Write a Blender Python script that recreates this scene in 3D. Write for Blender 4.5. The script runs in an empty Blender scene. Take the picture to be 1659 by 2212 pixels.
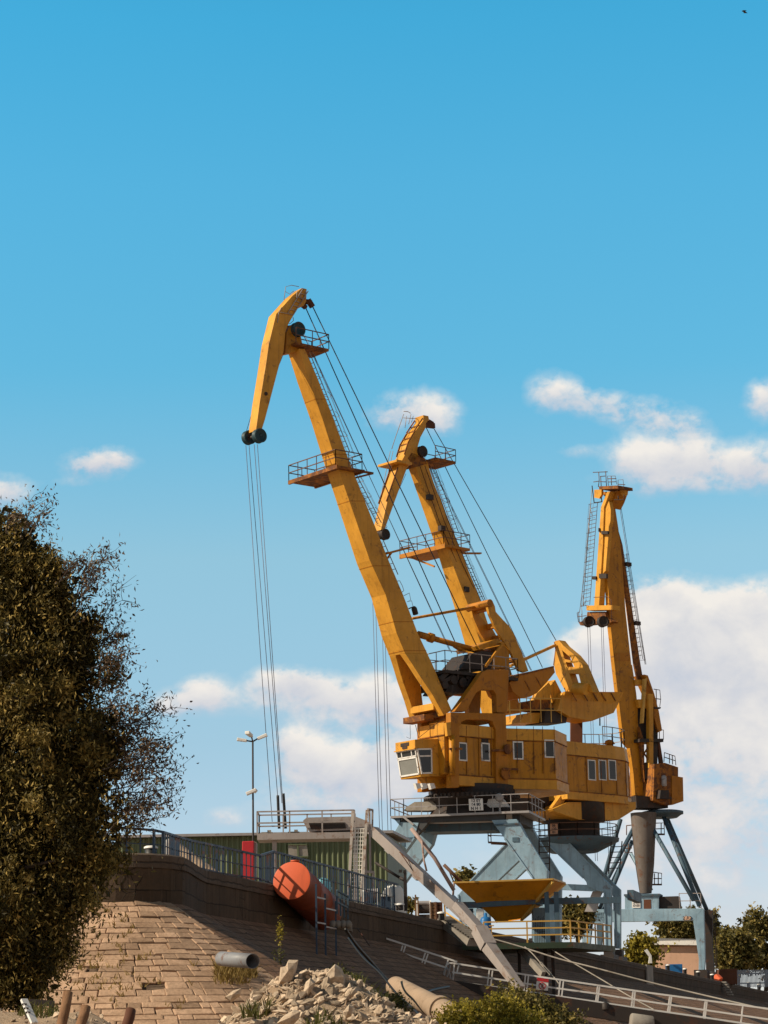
import bpy, bmesh, math, random
import numpy as np
from mathutils import Vector, Matrix
V = Vector
rnd = random.Random(7)
SC = bpy.context.scene
COL = SC.collection
# ------------------------------------------------------------ camera
FPX = 4920.0            # focal length in pixels of a 1659 x 2212 picture
PITCH, ROLL = math.atan(1144/FPX), math.radians(-1.0)
CAMP = V((0, 0, 1.7))
RM = (Matrix.Rotation(math.pi/2 + PITCH, 3, 'X') @ Matrix.Rotation(ROLL, 3, 'Z'))
K = 1/1.8227
def zm(x0, y0, s):      # a zoomed crop of the photograph -> picture pixels
    return lambda x, y: ((x0 + x/s)*K, (y0 + y/s)*K)
z1=zm(900,1080,3.072); z2=zm(1100,1700,2.765); z3=zm(1450,1580,2.765); z4=zm(2200,1820,2.764)
z5=zm(1500,2340,2.765); z6=zm(1900,2340,2.765); z7=zm(1500,2800,2.765); z8=zm(2000,2700,2.37)
zA=zm(1450,3050,2.37); zB=zm(1900,3150,2.765); zC=zm(1400,3500,2.074); zD=zm(2400,3100,2.6587)
zE=zm(950,3050,2.37); zF=zm(400,3100,2.37); zG=zm(0,3400,2.074); zH=zm(700,3500,2.074)
zR=zm(2100,3600,1.7955); zT=zm(0,1900,2.074); zU=zm(0,2800,2.074); zV=zm(2200,2500,2.765)
zW=zm(1400,3300,2.765); zX=zm(1500,2850,5.53)
def ray(p):
    return (RM @ V(((p[0]-829.5)/FPX, -(p[1]-1106)/FPX, -1))).normalized()
def at(p, D):           # point on the sight line at distance D in front
    d = ray(p); return CAMP + d*(D/d.y)
def onp(p, p0, n):
    d = ray(p); n = V(n); return CAMP + d*((V(p0)-CAMP).dot(n)/d.dot(n))
def onz(p, z):
    d = ray(p); return CAMP + d*((z-CAMP.z)/d.z)
def pix(P):
    q = RM.transposed() @ (V(P)-CAMP)
    return (829.5 - q.x/q.z*FPX, 1106 + q.y/q.z*FPX)

# ------------------------------------------------------------ objects
def tag(o, label=None, cat=None, group=None, kind=None):
    if label: o['label'] = label
    if cat: o['category'] = cat
    if group: o['group'] = group
    if kind: o['kind'] = kind
    return o
ORG = {}
def empty(name, loc, label=None, cat=None, group=None):
    o = bpy.data.objects.new(name, None); COL.objects.link(o)
    o.location = loc; o.empty_display_size = .3
    ORG[o.name] = V(loc)
    return tag(o, label, cat, group)
class MB:
    """collects shapes, builds ONE mesh object"""
    def __init__(s): s.v=[]; s.f=[]; s.sm=[]; s.uv=None
    def add(s, vs, fs, smooth=False):
        n=len(s.v); s.v += [tuple(v) for v in vs]
        for f in fs: s.f.append(tuple(i+n for i in f)); s.sm.append(smooth)
        return s
    def hexa(s, a):      # 8 corners: 0-3 bottom ring, 4-7 top ring
        return s.add(a, [(3,2,1,0),(4,5,6,7),(0,1,5,4),(1,2,6,5),(2,3,7,6),(3,0,4,7)])
    def box(s, c, sx, sy, sz, ax=None):
        X,Y,Z = ax if ax else (V((1,0,0)),V((0,1,0)),V((0,0,1)))
        c=V(c); X=X*sx/2; Y=Y*sy/2; Z=Z*sz/2
        return s.hexa([c-X-Y-Z,c+X-Y-Z,c+X+Y-Z,c-X+Y-Z,c-X-Y+Z,c+X-Y+Z,c+X+Y+Z,c-X+Y+Z])
    def bar(s, p, q, w, h=None, up=(0,0,1), w2=None, h2=None):
        p=V(p); q=V(q); h=w if h is None else h; w2=w if w2 is None else w2; h2=h if h2 is None else h2
        d=(q-p).normalized(); up=V(up)
        if abs(d.dot(up))>.98: up=V((0,1,0)) if abs(d.y)<.9 else V((1,0,0))
        x=d.cross(up).normalized(); y=x.cross(d).normalized()
        return s.hexa([p-x*w/2-y*h/2,p+x*w/2-y*h/2,p+x*w/2+y*h/2,p-x*w/2+y*h/2,
                       q-x*w2/2-y*h2/2,q+x*w2/2-y*h2/2,q+x*w2/2+y*h2/2,q-x*w2/2+y*h2/2])
    def cyl(s, p, q, r, r2=None, n=12, caps=True):
        p=V(p); q=V(q); r2=r if r2 is None else r2
        d=(q-p).normalized(); up=V((0,0,1)) if abs(d.z)<.95 else V((1,0,0))
        x=d.cross(up).normalized(); y=x.cross(d)
        vs=[]
        for P,rr in ((p,r),(q,r2)):
            for i in range(n):
                a=2*math.pi*i/n; vs.append(P+x*(rr*math.cos(a))+y*(rr*math.sin(a)))
        s.add(vs, [(i,(i+1)%n,n+(i+1)%n,n+i) for i in range(n)], n>6)
        if caps: s.add(vs, [tuple(range(n-1,-1,-1)), tuple(range(n,2*n))])
        return s
    def tube(s, pts, r, n=5, r2=None):
        pts=[V(p) for p in pts]; m=len(pts); rings=[]
        up=None
        for i,p in enumerate(pts):
            d=(pts[min(i+1,m-1)]-pts[max(i-1,0)]).normalized()
            if up is None: up=V((0,0,1)) if abs(d.z)<.9 else V((1,0,0))
            x=d.cross(up)
            if x.length<1e-4: x=d.cross(V((0,1,0)))
            x.normalize(); y=x.cross(d); up=y if abs(d.z)<.999 else up
            rr=r if r2 is None else r+(r2-r)*i/(m-1)
            rings.append([p+x*(rr*math.cos(2*math.pi*k/n))+y*(rr*math.sin(2*math.pi*k/n)) for k in range(n)])
        vs=[v for g in rings for v in g]; fs=[]
        for i in range(m-1):
            for k in range(n):
                fs.append((i*n+k,i*n+(k+1)%n,(i+1)*n+(k+1)%n,(i+1)*n+k))
        fs += [tuple(range(n-1,-1,-1)), tuple((m-1)*n+k for k in range(n))]
        return s.add(vs, fs, True)
    def prism(s, pts, vec):
        pts=[V(p) for p in pts]; vec=V(vec); n=len(pts)
        vs=pts+[p+vec for p in pts]
        return s.add(vs, [tuple(range(n)),tuple(range(2*n-1,n-1,-1))]+[(i,n+i,n+(i+1)%n,(i+1)%n) for i in range(n)])
    def lathe(s, c, prof, n=24, ax=(0,0,1)):
        c=V(c); d=V(ax).normalized(); up=V((0,0,1)) if abs(d.z)<.9 else V((1,0,0))
        x=d.cross(up).normalized(); y=d.cross(x)
        vs=[]
        for r,h in prof:
            for i in range(n):
                a=2*math.pi*i/n; vs.append(c+d*h+x*(r*math.cos(a))+y*(r*math.sin(a)))
        fs=[]
        for j in range(len(prof)-1):
            for i in range(n): fs.append((j*n+i,j*n+(i+1)%n,(j+1)*n+(i+1)%n,(j+1)*n+i))
        s.add(vs,fs,True)
        if prof[0][0]>1e-3: s.add(vs,[tuple(range(n))])
        if prof[-1][0]>1e-3: s.add(vs,[tuple((len(prof)-1)*n+i for i in range(n))])
        return s
    def rail(s, pts, h=1.05, step=1.6, r=.028, mids=(.5,), up=(0,0,1), posts=True, postr=None):
        """railing along pts: top rail, mid rails, posts"""
        pts=[V(p) for p in pts]; up=V(up)
        for k in (1,)+tuple(mids):
            for a,b in zip(pts,pts[1:]): s.bar(a+up*h*k,b+up*h*k,2*r,2*r)
        if posts:
            pr=postr or r
            for a,b in zip(pts,pts[1:]):
                n=max(1,round((b-a).length/step))
                for i in range(n+1):
                    p=a.lerp(b,i/n); s.bar(p,p+up*h,2*pr,2*pr)
        return s
    def ladder(s, p, q, side, w=.45, step=.33, r=.02, cage=0, out=None):
        p=V(p); q=V(q); side=V(side).normalized()*w/2
        s.bar(p-side,q-side,2*r,2*r); s.bar(p+side,q+side,2*r,2*r)
        n=int((q-p).length/step)
        for i in range(1,n): 
            m=p.lerp(q,i/n); s.bar(m-side,m+side,1.5*r,1.5*r)
        if cage:
            out=V(out).normalized()
            nb=max(2,int((q-p).length/cage)); rings=[]
            for i in range(nb+1):
                m=p.lerp(q,i/nb); ring=[]
                for k in range(7):
                    a=math.pi*k/6; ring.append(m+side.normalized()*(-.36*math.cos(a))+out*(.62*math.sin(a)))
                rings.append(ring); s.tube(ring,.016,4)
            for k in (1,3,5): s.tube([g[k] for g in rings],.013,4)
        return s
    def build(s, name, mat, parent=None, bevel=0, auto=False):
        org=V((0,0,0))
        if parent is not None: org=ORG[parent.name]
        me=bpy.data.meshes.new(name)
        me.from_pydata([tuple(V(v)-org) for v in s.v],[],s.f)
        me.polygons.foreach_set('use_smooth', s.sm)
        if mat: me.materials.append(mat)
        if s.uv:
            uvl=me.uv_layers.new(name='UVMap'); i=0
            for f in s.f:
                for k in f: uvl.data[i].uv=s.uv[k]; i+=1
        bm=bmesh.new(); bm.from_mesh(me); bmesh.ops.recalc_face_normals(bm,faces=bm.faces); bm.to_mesh(me); bm.free()
        me.update()
        o=bpy.data.objects.new(name,me); COL.objects.link(o)
        if parent is not None: o.parent=parent
        ORG[o.name]=org
        if bevel:
            m=o.modifiers.new('bevel','BEVEL'); m.width=bevel; m.segments=2; m.limit_method='ANGLE'; m.angle_limit=math.radians(40)
        return o
def solo(mb, name, mat, label, cat, group=None, loc=None, bevel=0):
    """a thing that is one mesh, with its origin at its base"""
    vs=[V(v) for v in mb.v]
    if loc is None:
        lo=min(v.z for v in vs); loc=V((sum(v.x for v in vs)/len(vs),sum(v.y for v in vs)/len(vs),lo))
    e=V(loc); mb.v=[tuple(v-e) for v in vs]
    o=mb.build(name,mat,None,bevel); o.location=e; ORG[o.name]=e
    return tag(o,label,cat,group)
def fastmesh(name, verts, faces, mat, parent=None, loc=None, attr=None):
    """many small quads (numpy)"""
    org=ORG[parent.name] if parent is not None else (V(loc) if loc is not None else V((0,0,0)))
    me=bpy.data.meshes.new(name)
    nv=len(verts); nf,k=faces.shape
    me.vertices.add(nv); me.vertices.foreach_set('co',(verts-np.array(org)).astype(np.float32).ravel())
    me.loops.add(nf*k); me.loops.foreach_set('vertex_index',faces.astype(np.int32).ravel())
    me.polygons.add(nf); me.polygons.foreach_set('loop_start',np.arange(0,nf*k,k,dtype=np.int32))
    me.polygons.foreach_set('loop_total',np.full(nf,k,dtype=np.int32))
    me.materials.append(mat); me.update(calc_edges=True); me.validate()
    if attr is not None:
        a=me.attributes.new('tone','FLOAT','FACE'); a.data.foreach_set('value',attr.astype(np.float32))
    o=bpy.data.objects.new(name,me); COL.objects.link(o)
    if parent is not None: o.parent=parent
    else: o.location=org
    ORG[o.name]=org
    return o

# ------------------------------------------------------------ materials
def N(nt,t,**kw):
    n=nt.nodes.new(t)
    for k,v in kw.items(): setattr(n,k,v)
    return n
def ramp(nt,fac,stops):
    r=N(nt,'ShaderNodeValToRGB'); e=r.color_ramp.elements
    while len(e)<len(stops): e.new(.5)
    for i,(p,c) in enumerate(stops):
        e[i].position=p; e[i].color=(c,c,c,1) if isinstance(c,(int,float)) else (*c,1)
    if fac is not None: nt.links.new(fac,r.inputs[0])
    return r.outputs[0]
def noise(nt,co,scale,detail=5,rough=.6,dist=0):
    n=N(nt,'ShaderNodeTexNoise'); n.inputs['Scale'].default_value=scale; n.inputs['Detail'].default_value=detail
    n.inputs['Roughness'].default_value=rough; n.inputs['Distortion'].default_value=dist
    nt.links.new(co,n.inputs['Vector']); return n.outputs['Fac']
def mixc(nt,f,a,b,mode='MIX'):
    m=N(nt,'ShaderNodeMix',data_type='RGBA',blend_type=mode)
    for s,v in ((m.inputs[0],f),(m.inputs[6],a),(m.inputs[7],b)):
        if isinstance(v,(int,float)): s.default_value=v
        elif isinstance(v,tuple): s.default_value=(*v,1)
        else: nt.links.new(v,s)
    return m.outputs[2]
def objco(nt,scale=(1,1,1)):
    t=N(nt,'ShaderNodeTexCoord'); m=N(nt,'ShaderNodeMapping'); m.inputs['Scale'].default_value=scale
    nt.links.new(t.outputs['Object'],m.inputs['Vector']); return m.outputs[0]
def newmat(name):
    m=bpy.data.materials.new(name); m.use_nodes=True; nt=m.node_tree
    return m,nt,nt.nodes['Principled BSDF']
def paint(name, col, dark=.7, rough=.5, rust=.0, rustcol=(.12,.045,.018), streak=.3, scale=1.0, metal=0, bump=.15, fade=None):
    """weathered paint: blotches, rain streaks, rust patches"""
    m,nt,b=newmat(name)
    co=objco(nt); st=objco(nt,(2.2,2.2,.16))
    c=mixc(nt,ramp(nt,noise(nt,co,.45*scale,6),[(.35,0),(.7,1)]),tuple(x*dark for x in col),fade or col)
    c=mixc(nt,ramp(nt,noise(nt,co,3.5*scale,6,.7),[(.3,.0),(.75,.45)]),c,tuple(x*.8 for x in col))
    if streak: c=mixc(nt,ramp(nt,noise(nt,st,1.6*scale,5,.65),[(.52,0),(.72,streak)]),c,tuple(a*.25+r*.4 for a,r in zip(col,rustcol)))
    if rust: c=mixc(nt,ramp(nt,noise(nt,co,1.5*scale,8,.72,.6),[(.60-.17*rust,0),(.66-.12*rust,min(1,.4+rust))]),c,rustcol)
    nt.links.new(c,b.inputs['Base Color']); b.inputs['Roughness'].default_value=rough; b.inputs['Metallic'].default_value=metal; b.inputs['Specular IOR Level'].default_value=.28
    nt.links.new(ramp(nt,noise(nt,co,2.5*scale,5),[(.2,rough-.12),(.8,min(1,rough+.2))]),b.inputs['Roughness'])
    if bump:
        bp=N(nt,'ShaderNodeBump'); bp.inputs['Strength'].default_value=bump; bp.inputs['Distance'].default_value=.05
        nt.links.new(noise(nt,co,2.0*scale,6,.6),bp.inputs['Height']); nt.links.new(bp.outputs[0],b.inputs['Normal'])
    return m
def plain(name,col,rough=.6,metal=0,var=.25,scale=6):
    m,nt,b=newmat(name); co=objco(nt)
    c=mixc(nt,noise(nt,co,scale,5),tuple(x*(1-var) for x in col),tuple(min(1,x*(1+var)) for x in col))
    nt.links.new(c,b.inputs['Base Color']); b.inputs['Roughness'].default_value=rough; b.inputs['Metallic'].default_value=metal
    return m
def leafmat(name, c1, c2, c3, trans=.3):
    m,nt,b=newmat(name)
    a=N(nt,'ShaderNodeAttribute',attribute_name='tone')
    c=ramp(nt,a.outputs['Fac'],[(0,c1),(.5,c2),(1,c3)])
    nt.links.new(c,b.inputs['Base Color']); b.inputs['Roughness'].default_value=.55
    b.inputs['Specular IOR Level'].default_value=.25
    t=N(nt,'ShaderNodeBsdfTranslucent'); nt.links.new(c,t.inputs['Color'])
    mx=N(nt,'ShaderNodeMixShader'); mx.inputs[0].default_value=trans
    nt.links.new(b.outputs[0],mx.inputs[1]); nt.links.new(t.outputs[0],mx.inputs[2])
    nt.links.new(mx.outputs[0],nt.nodes['Material Output'].inputs[0])
    return m
YC=(.66,.30,.03)
M={}
M['yellow']=paint('yellow_paint',YC,.74,.45,.13,streak=.42,fade=(.76,.365,.045))
M['yellow2']=paint('yellow_paint_stained',(.58,.24,.014),.66,.5,.26,streak=.6)
M['yellow3']=paint('ochre_paint_dull',(.50,.188,.012),.72,.55,.18,streak=.4)
M['yrust']=paint('rusty_yellow_steel',(.42,.15,.02),.5,.7,.9,streak=.6)
M['rail']=paint('rail_grey_paint',(.42,.36,.34),.6,.5,.25,streak=0,bump=0)
M['railbrown']=paint('rail_brown_paint',(.17,.085,.055),.6,.6,.3,streak=0,bump=0)
M['raily']=paint('rail_yellow_paint',(.72,.42,.10),.7,.5,.2,streak=0,bump=0)
M['white']=paint('white_paint',(.84,.81,.78),.85,.5,.2,streak=.15,bump=0)
M['blue']=paint('pale_blue_paint',(.235,.36,.465),.75,.5,.12,streak=.5,fade=(.325,.465,.575))
M['bluedk']=paint('teal_and_shade_blue_paint',(.085,.145,.20),.6,.55,.25,streak=.5)  # deep teal; on rear portal parts it stands in for shade
M['dark_girder']=paint('dark_blue_grey_steel',(.060,.062,.066),.6,.65,.3,streak=.4,rustcol=(.06,.03,.02))  # darker, greyer blue for the girders under the deck
M['column']=paint('grey_brown_column',(.17,.14,.125),.6,.7,.3,streak=.5)
M['dark']=paint('grimy_dark_steel',(.045,.035,.032),.6,.6,.4,streak=.2,rustcol=(.07,.03,.018))
M['black']=plain('black_rubber',(.012,.012,.014),.5)
M['rope']=plain('steel_rope',(.035,.035,.05),.5,.3)
M['ropelt']=plain('grey_rope',(.11,.11,.16),.5,.3)
M['sheave']=paint('teal_sheave_paint',(.03,.075,.095),.6,.5,.4,streak=.1)
M['glass']=plain('dark_glass',(.03,.032,.035),.06,0,.3,1.5)
M['glassgrey']=plain('sky_toned_glass',(.20,.20,.19),.08,0,.25,1.2)  # grey body colour stands in for sky seen through the pane
M['conc']=paint('old_concrete',(.36,.32,.28),.6,.9,.25,rustcol=(.16,.12,.09),streak=.4,bump=.4)
M['galv']=paint('galvanised_steel',(.42,.39,.39),.75,.5,.15,streak=.25,metal=.25)
M['grey']=paint('grey_conveyor_steel',(.40,.345,.325),.8,.6,.3,rustcol=(.22,.13,.09),streak=.35)
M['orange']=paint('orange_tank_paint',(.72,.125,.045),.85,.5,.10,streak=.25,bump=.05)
M['orange_shade']=paint('orange_tank_shade_side_paint',(.30,.065,.028),.6,.6,.4,streak=.5)  # shell's shaded side darkened in the paint, besides the rust
M['red']=paint('red_paint',(.55,.03,.04),.8,.5,.1,streak=.1)
M['navy']=paint('navy_rail_paint',(.05,.08,.13),.7,.5,.3,streak=0,bump=0)
M['cyan']=paint('cyan_tank_paint',(.20,.52,.62),.8,.45,.1,streak=.2)
M['bluebar']=paint('blue_drum_paint',(.02,.16,.42),.8,.4,.1,streak=.1)
M['wood']=paint('weathered_wood',(.30,.16,.085),.5,.9,.0,streak=.8,bump=.5,scale=3)
M['rust']=paint('rust_brown_steel',(.13,.05,.028),.6,.8,.4,streak=.4)
M['pink']=paint('faded_pink_plaster',(.60,.37,.26),.85,.9,.1,rustcol=(.35,.2,.13),streak=.25,bump=.2)
# ------------------------------------------------------------ camera, sun, sky
cd=bpy.data.cameras.new('camera'); cam=bpy.data.objects.new('camera',cd); COL.objects.link(cam)
cam.matrix_world=Matrix.Translation(CAMP) @ RM.to_4x4()
cd.sensor_fit='VERTICAL'; cd.sensor_height=24.0; cd.lens=24.0*FPX/2212; cd.clip_end=20000; cd.clip_start=.1
SC.camera=cam
SUN_EL=math.radians(38); SUN_AZ=math.radians(254)      # clockwise from +Y
SUNV=V((math.sin(SUN_AZ)*math.cos(SUN_EL),math.cos(SUN_AZ)*math.cos(SUN_EL),math.sin(SUN_EL)))
sd=bpy.data.lights.new('sun','SUN'); sd.energy=5.0; sd.angle=math.radians(.5); sd.color=(1,.86,.65)
so=bpy.data.objects.new('sun',sd); COL.objects.link(so); so.rotation_euler=SUNV.to_track_quat('Z','Y').to_euler(); so.location=(-60,-30,60)
SC.view_settings.view_transform='Standard'; SC.view_settings.look='None'; SC.view_settings.exposure=.22; SC.view_settings.gamma=1
w=bpy.data.worlds.new('World'); SC.world=w; w.use_nodes=True; nt=w.node_tree; L=nt.links
bg=nt.nodes['Background']; bg.inputs['Strength'].default_value=.084
sky=N(nt,'ShaderNodeTexSky',sky_type='NISHITA'); sky.sun_disc=False; sky.sun_elevation=SUN_EL; sky.sun_rotation=SUN_AZ
sky.air_density=1.0; sky.dust_density=.6; sky.ozone_density=2.0
tc=N(nt,'ShaderNodeTexCoord'); nv=N(nt,'ShaderNodeVectorMath',operation='NORMALIZE'); L.new(tc.outputs['Generated'],nv.inputs[0])
sx=N(nt,'ShaderNodeSeparateXYZ'); L.new(nv.outputs[0],sx.inputs[0])
def mth(op,a,b=None,c=None,clamp=False):
    n=N(nt,'ShaderNodeMath',operation=op,use_clamp=clamp)
    for i,x in enumerate((a,b,c)):
        if x is None: continue
        if isinstance(x,(int,float)): n.inputs[i].default_value=x
        else: L.new(x,n.inputs[i])
    return n.outputs[0]
EL=mth('ARCSINE',sx.outputs[2]); AZ=mth('ARCTAN2',sx.outputs[0],sx.outputs[1])
# tone of the clear air by height above the horizon (degrees / 90)
SKYSTOPS=[(.004,(.385,.40,.50)),(2.7/90,(.335,.315,.375)),(7.36/90,(.312,.35,.35)),(12/90,(.352,.437,.382)),(16.65/90,(.198,.47,.45)),
 (21.25/90,(.175,.52,.508)),(25.5/90,(.125,.54,.54)),(40/90,(.085,.20,.18)),(60/90,(.06,.09,.075)),(1,(.05,.07,.06))]  # upper stops, out of view, are dimmed to deepen the shade
elf=mth('DIVIDE',EL,math.pi/2,clamp=True)
grade=ramp(nt,elf,SKYSTOPS)
clear=mixc(nt,1.0,sky.outputs[0],grade,'MULTIPLY')
clear=mixc(nt,1.0,clear,(4.0,4.0,4.0),'MULTIPLY')
# clouds: soft banks laid out by bearing and height in the sky, broken up with noise
cv=N(nt,'ShaderNodeCombineXYZ'); L.new(AZ,cv.inputs[0]); L.new(EL,cv.inputs[1])
def wn(scale,detail,rough,dist=0,off=0):
    m=N(nt,'ShaderNodeMapping'); m.inputs['Location'].default_value=(off,off*.7,0); m.inputs['Scale'].default_value=(1,1.25,1)
    L.new(cv.outputs[0],m.inputs[0]); return noise(nt,m.outputs[0],scale,detail,rough,dist)
n1=wn(34,9,.55,.25); n2=wn(110,7,.55,.2,3.1); n3=wn(20,6,.6,0,7.7); n4=wn(230,6,.6,.3,5.5)
CLOUDS=[ # picture x, y, half width, half height, density
 (218,998,52,24,.95),(180,1010,34,16,.5),(258,992,24,15,.4),(12,1062,38,28,.8),(160,1042,45,9,.25),
 (880,885,60,34,.42),(925,890,55,38,.42),(960,915,30,28,.25),(830,900,40,25,.25),(1190,845,45,32,.52),(1240,860,50,26,.42),(1290,868,60,20,.30),
 (1350,885,60,26,.42),(1430,905,60,30,.48),(1490,930,45,30,.40),(1370,990,48,34,.72),(1430,1010,55,38,.80),(1490,985,52,26,.85),(1540,1010,50,30,.55),(1600,1005,30,30,.55),(1650,1005,48,40,.85),(1480,1050,120,14,.35),(1655,862,36,34,.75),(1250,975,40,12,.35),(1300,1030,50,12,.15),
 (1425,1290,50,34,1.0),(1470,1310,50,40,1.0),(1590,1315,62,36,1.0),(1645,1310,50,40,1.0),(1380,1350,50,34,1.0),(1320,1390,55,32,.9),(1265,1395,45,28,.6),(1440,1370,90,50,1.1),(1560,1385,100,55,1.1),(1640,1400,70,60,1.0),(1390,1430,110,45,.95),(1510,1440,120,35,.75),(1250,1430,55,30,.5),(1600,1480,90,40,.7),(1540,1545,90,28,.6),(1640,1560,70,50,.55),(1440,1490,80,25,.4),(1560,1640,130,45,.32),(1420,1560,60,60,.35),(1600,1800,110,40,.22),
 (445,1485,34,24,.62),(410,1505,50,24,.62),(365,1528,36,18,.42),(475,1515,60,24,.32),(575,1478,40,26,.60),(625,1470,40,22,.85),(670,1480,46,24,.80),(730,1505,60,26,.66),(790,1515,46,28,.62),(825,1490,40,34,.70),(850,1530,60,34,.66),(640,1520,80,26,.42),(720,1560,80,22,.40),(630,1600,30,22,.75),(660,1630,55,30,.95),(720,1650,70,32,1.0),(780,1670,60,34,.95),(830,1640,60,32,.75),(690,1690,80,24,.60),(640,1740,70,26,.45),(480,1762,34,18,.42),(510,1780,40,14,.22),(760,1730,90,25,.5),(880,1600,70,50,.55),(960,1640,90,70,.5),(870,1700,70,50,.5),(1010,1500,60,40,.4),
 (1520,1500,170,70,.42),(1560,1620,170,90,.40),(1450,1720,170,90,.30),(1600,1760,150,90,.36),(1500,1900,230,90,.34),(1250,1850,200,90,.22),(1350,1500,90,80,.35)]
field=None; shade=None
for (px,py,rx,ry,dn) in CLOUDS:
    d=ray((px,py)); a0=math.atan2(d.x,d.y); e0=math.asin(d.z)
    dx=mth('DIVIDE',mth('SUBTRACT',AZ,a0),1.25*rx/FPX); dy=mth('DIVIDE',mth('SUBTRACT',EL,e0),1.25*ry/FPX)
    q=mth('ADD',mth('MULTIPLY',dx,dx),mth('MULTIPLY',dy,dy))
    g=mth('MULTIPLY',mth('EXPONENT',mth('MULTIPLY',q,-1.1)),dn)
    field=g if field is None else mth('ADD',field,g)
    sh=mth('MULTIPLY',g,dy)                     # >0 near the top of a bank
    shade=sh if shade is None else mth('ADD',shade,sh)
# noise breaking up the cloud banks
brk=mth('ADD',mth('ADD',mth('MULTIPLY',mth('SUBTRACT',n1,.5),1.2),mth('MULTIPLY',mth('SUBTRACT',n2,.5),.85)),mth('MULTIPLY',mth('SUBTRACT',n4,.5),.35))
dens=mth('MULTIPLY',field,mth('ADD',1.0,mth('MULTIPLY',brk,1.5)))
dens=mth('ADD',dens,mth('MULTIPLY',brk,mth('MINIMUM',mth('MULTIPLY',field,1.1),.65)))
# added unseen warm cloud, low beside and behind the view, warming the shade
side=ramp(nt,mth('ABSOLUTE',mth('DIVIDE',AZ,math.pi)),[(.10,0),(.22,1)])
lowb=ramp(nt,elf,[(.0,1),(.33,1),(.5,0)])
dens=mth('ADD',dens,mth('MULTIPLY',mth('MULTIPLY',side,lowb),mth('ADD',.62,mth('MULTIPLY',mth('SUBTRACT',n3,.5),1.6))))
alpha=ramp(nt,dens,[(.10,0),(.30,.22),(.55,.66),(.88,.95)])
lit=mth('ADD',mth('ADD',mth('MULTIPLY',mth('DIVIDE',shade,mth('ADD',field,.12)),.55),.50),mth('ADD',mth('MULTIPLY',mth('SUBTRACT',n1,.5),1.2),mth('MULTIPLY',mth('SUBTRACT',n2,.5),.35)),clamp=True)
CLO=10.0
ccol=ramp(nt,lit,[(.05,(.54,.59,.70)),(.42,(.72,.715,.74)),(.85,(.94,.885,.82))])
ccol=mixc(nt,side,ccol,(.46,.36,.285))
ccol=mixc(nt,1.0,ccol,(CLO,CLO,CLO),'MULTIPLY')
fin=mixc(nt,alpha,clear,ccol)
L.new(fin,bg.inputs['Color'])
# ------------------------------------------------------------ quay, revetment, ground, river
ZQ=7.2; WALLH=1.4; SLOPEH=5.0; RUN=8.2
WPIX=[(381,1860.5),(439,1879),(509,1893),(588,1909),(727,1939),(799,1955),(900,1978),(964,1992),(1213,2045)]
w0=onz((439,1877),ZQ); w1=onz((1213,2045),ZQ)
WD=V((w1.x-w0.x,w1.y-w0.y,0)).normalized()          # along the quay, away from the camera
WN=V((WD.y,-WD.x,0))                                # towards the river
print('wall dir',WD,'w0',w0,'w1',w1)
c0=onz((381,1860.5),ZQ)
def along(s): return w0+WD*s
PATH=[V((-60,98,ZQ)),V((-38,84,ZQ)),V((-24,75,ZQ)),V((-14.5,69.3,ZQ)),V((-10,67.4,ZQ)),V((-8.0,67.0,ZQ)),V((-6.95,67.35,ZQ)),V((-6.2,68.6,ZQ))]
PATH+= [w0+WD*s for s in (0.3,4,10,20,40,70,110,160,240,400,800)]
def resample(P,step):
    out=[]
    for i in range(len(P)-1):
        p0=P[max(i-1,0)];p1=P[i];p2=P[i+1];p3=P[min(i+2,len(P)-1)]
        n=max(2,int((p2-p1).length/step)) if (p2-p1).length<25 else max(4,int((p2-p1).length/4))
        for k in range(n):
            t=k/n
            if i>=8: out.append(p1.lerp(p2,t)); continue
            a=(p2-p0)*.5*min(1,(p2-p1).length/max(.1,(p2-p0).length)*1.6); b=(p3-p1)*.5*min(1,(p2-p1).length/max(.1,(p3-p1).length)*1.6)
            h1=2*t**3-3*t*t+1;h2=t**3-2*t*t+t;h3=-2*t**3+3*t*t;h4=t**3-t*t
            out.append(p1*h1+a*h2+p2*h3+b*h4)
    return out+[P[-1]]
WP=resample(PATH,.5)
NR=[]
for i,p in enumerate(WP):
    d=(WP[min(i+1,len(WP)-1)]-WP[max(i-1,0)]).normalized(); NR.append(V((d.y,-d.x,0)))
def ss(a,b,x): 
    t=max(0,min(1,(x-a)/(b-a))); return t*t*(3-2*t)
def strip(mb, prof, sm=True, i0=0, i1=None, flat=0):
    """sweep a profile (offset outwards, height) along the quay edge; uv in metres"""
    n=len(prof); s=0; vs=[]; uv=[]
    tl=[0]
    for j in range(1,n): tl.append(tl[-1]+math.hypot(prof[j][0]-prof[j-1][0],prof[j][1]-prof[j-1][1]))
    for i,p in enumerate(WP):
        kf=1+flat*ss(20,55,(p-w0).dot(WD)) if p.x>-6 else 1
        if i: 
            q=p+NR[i]*prof[n//2][0]; q0=WP[i-1]+NR[i-1]*prof[n//2][0]; s+=(q-q0).length
        for j,(o,h) in enumerate(prof):
            c=p+NR[i]*(o*kf if o>0 else o); vs.append((c.x,c.y,h)); uv.append((s,tl[j]))
    fs=[]
    for i in range(i0, len(WP)-1 if i1 is None else i1):
        for j in range(n-1): fs.append((i*n+j,i*n+j+1,(i+1)*n+j+1,(i+1)*n+j))
    mb.add(vs,fs,sm); mb.uv=(mb.uv or [])+uv
    return mb
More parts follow.
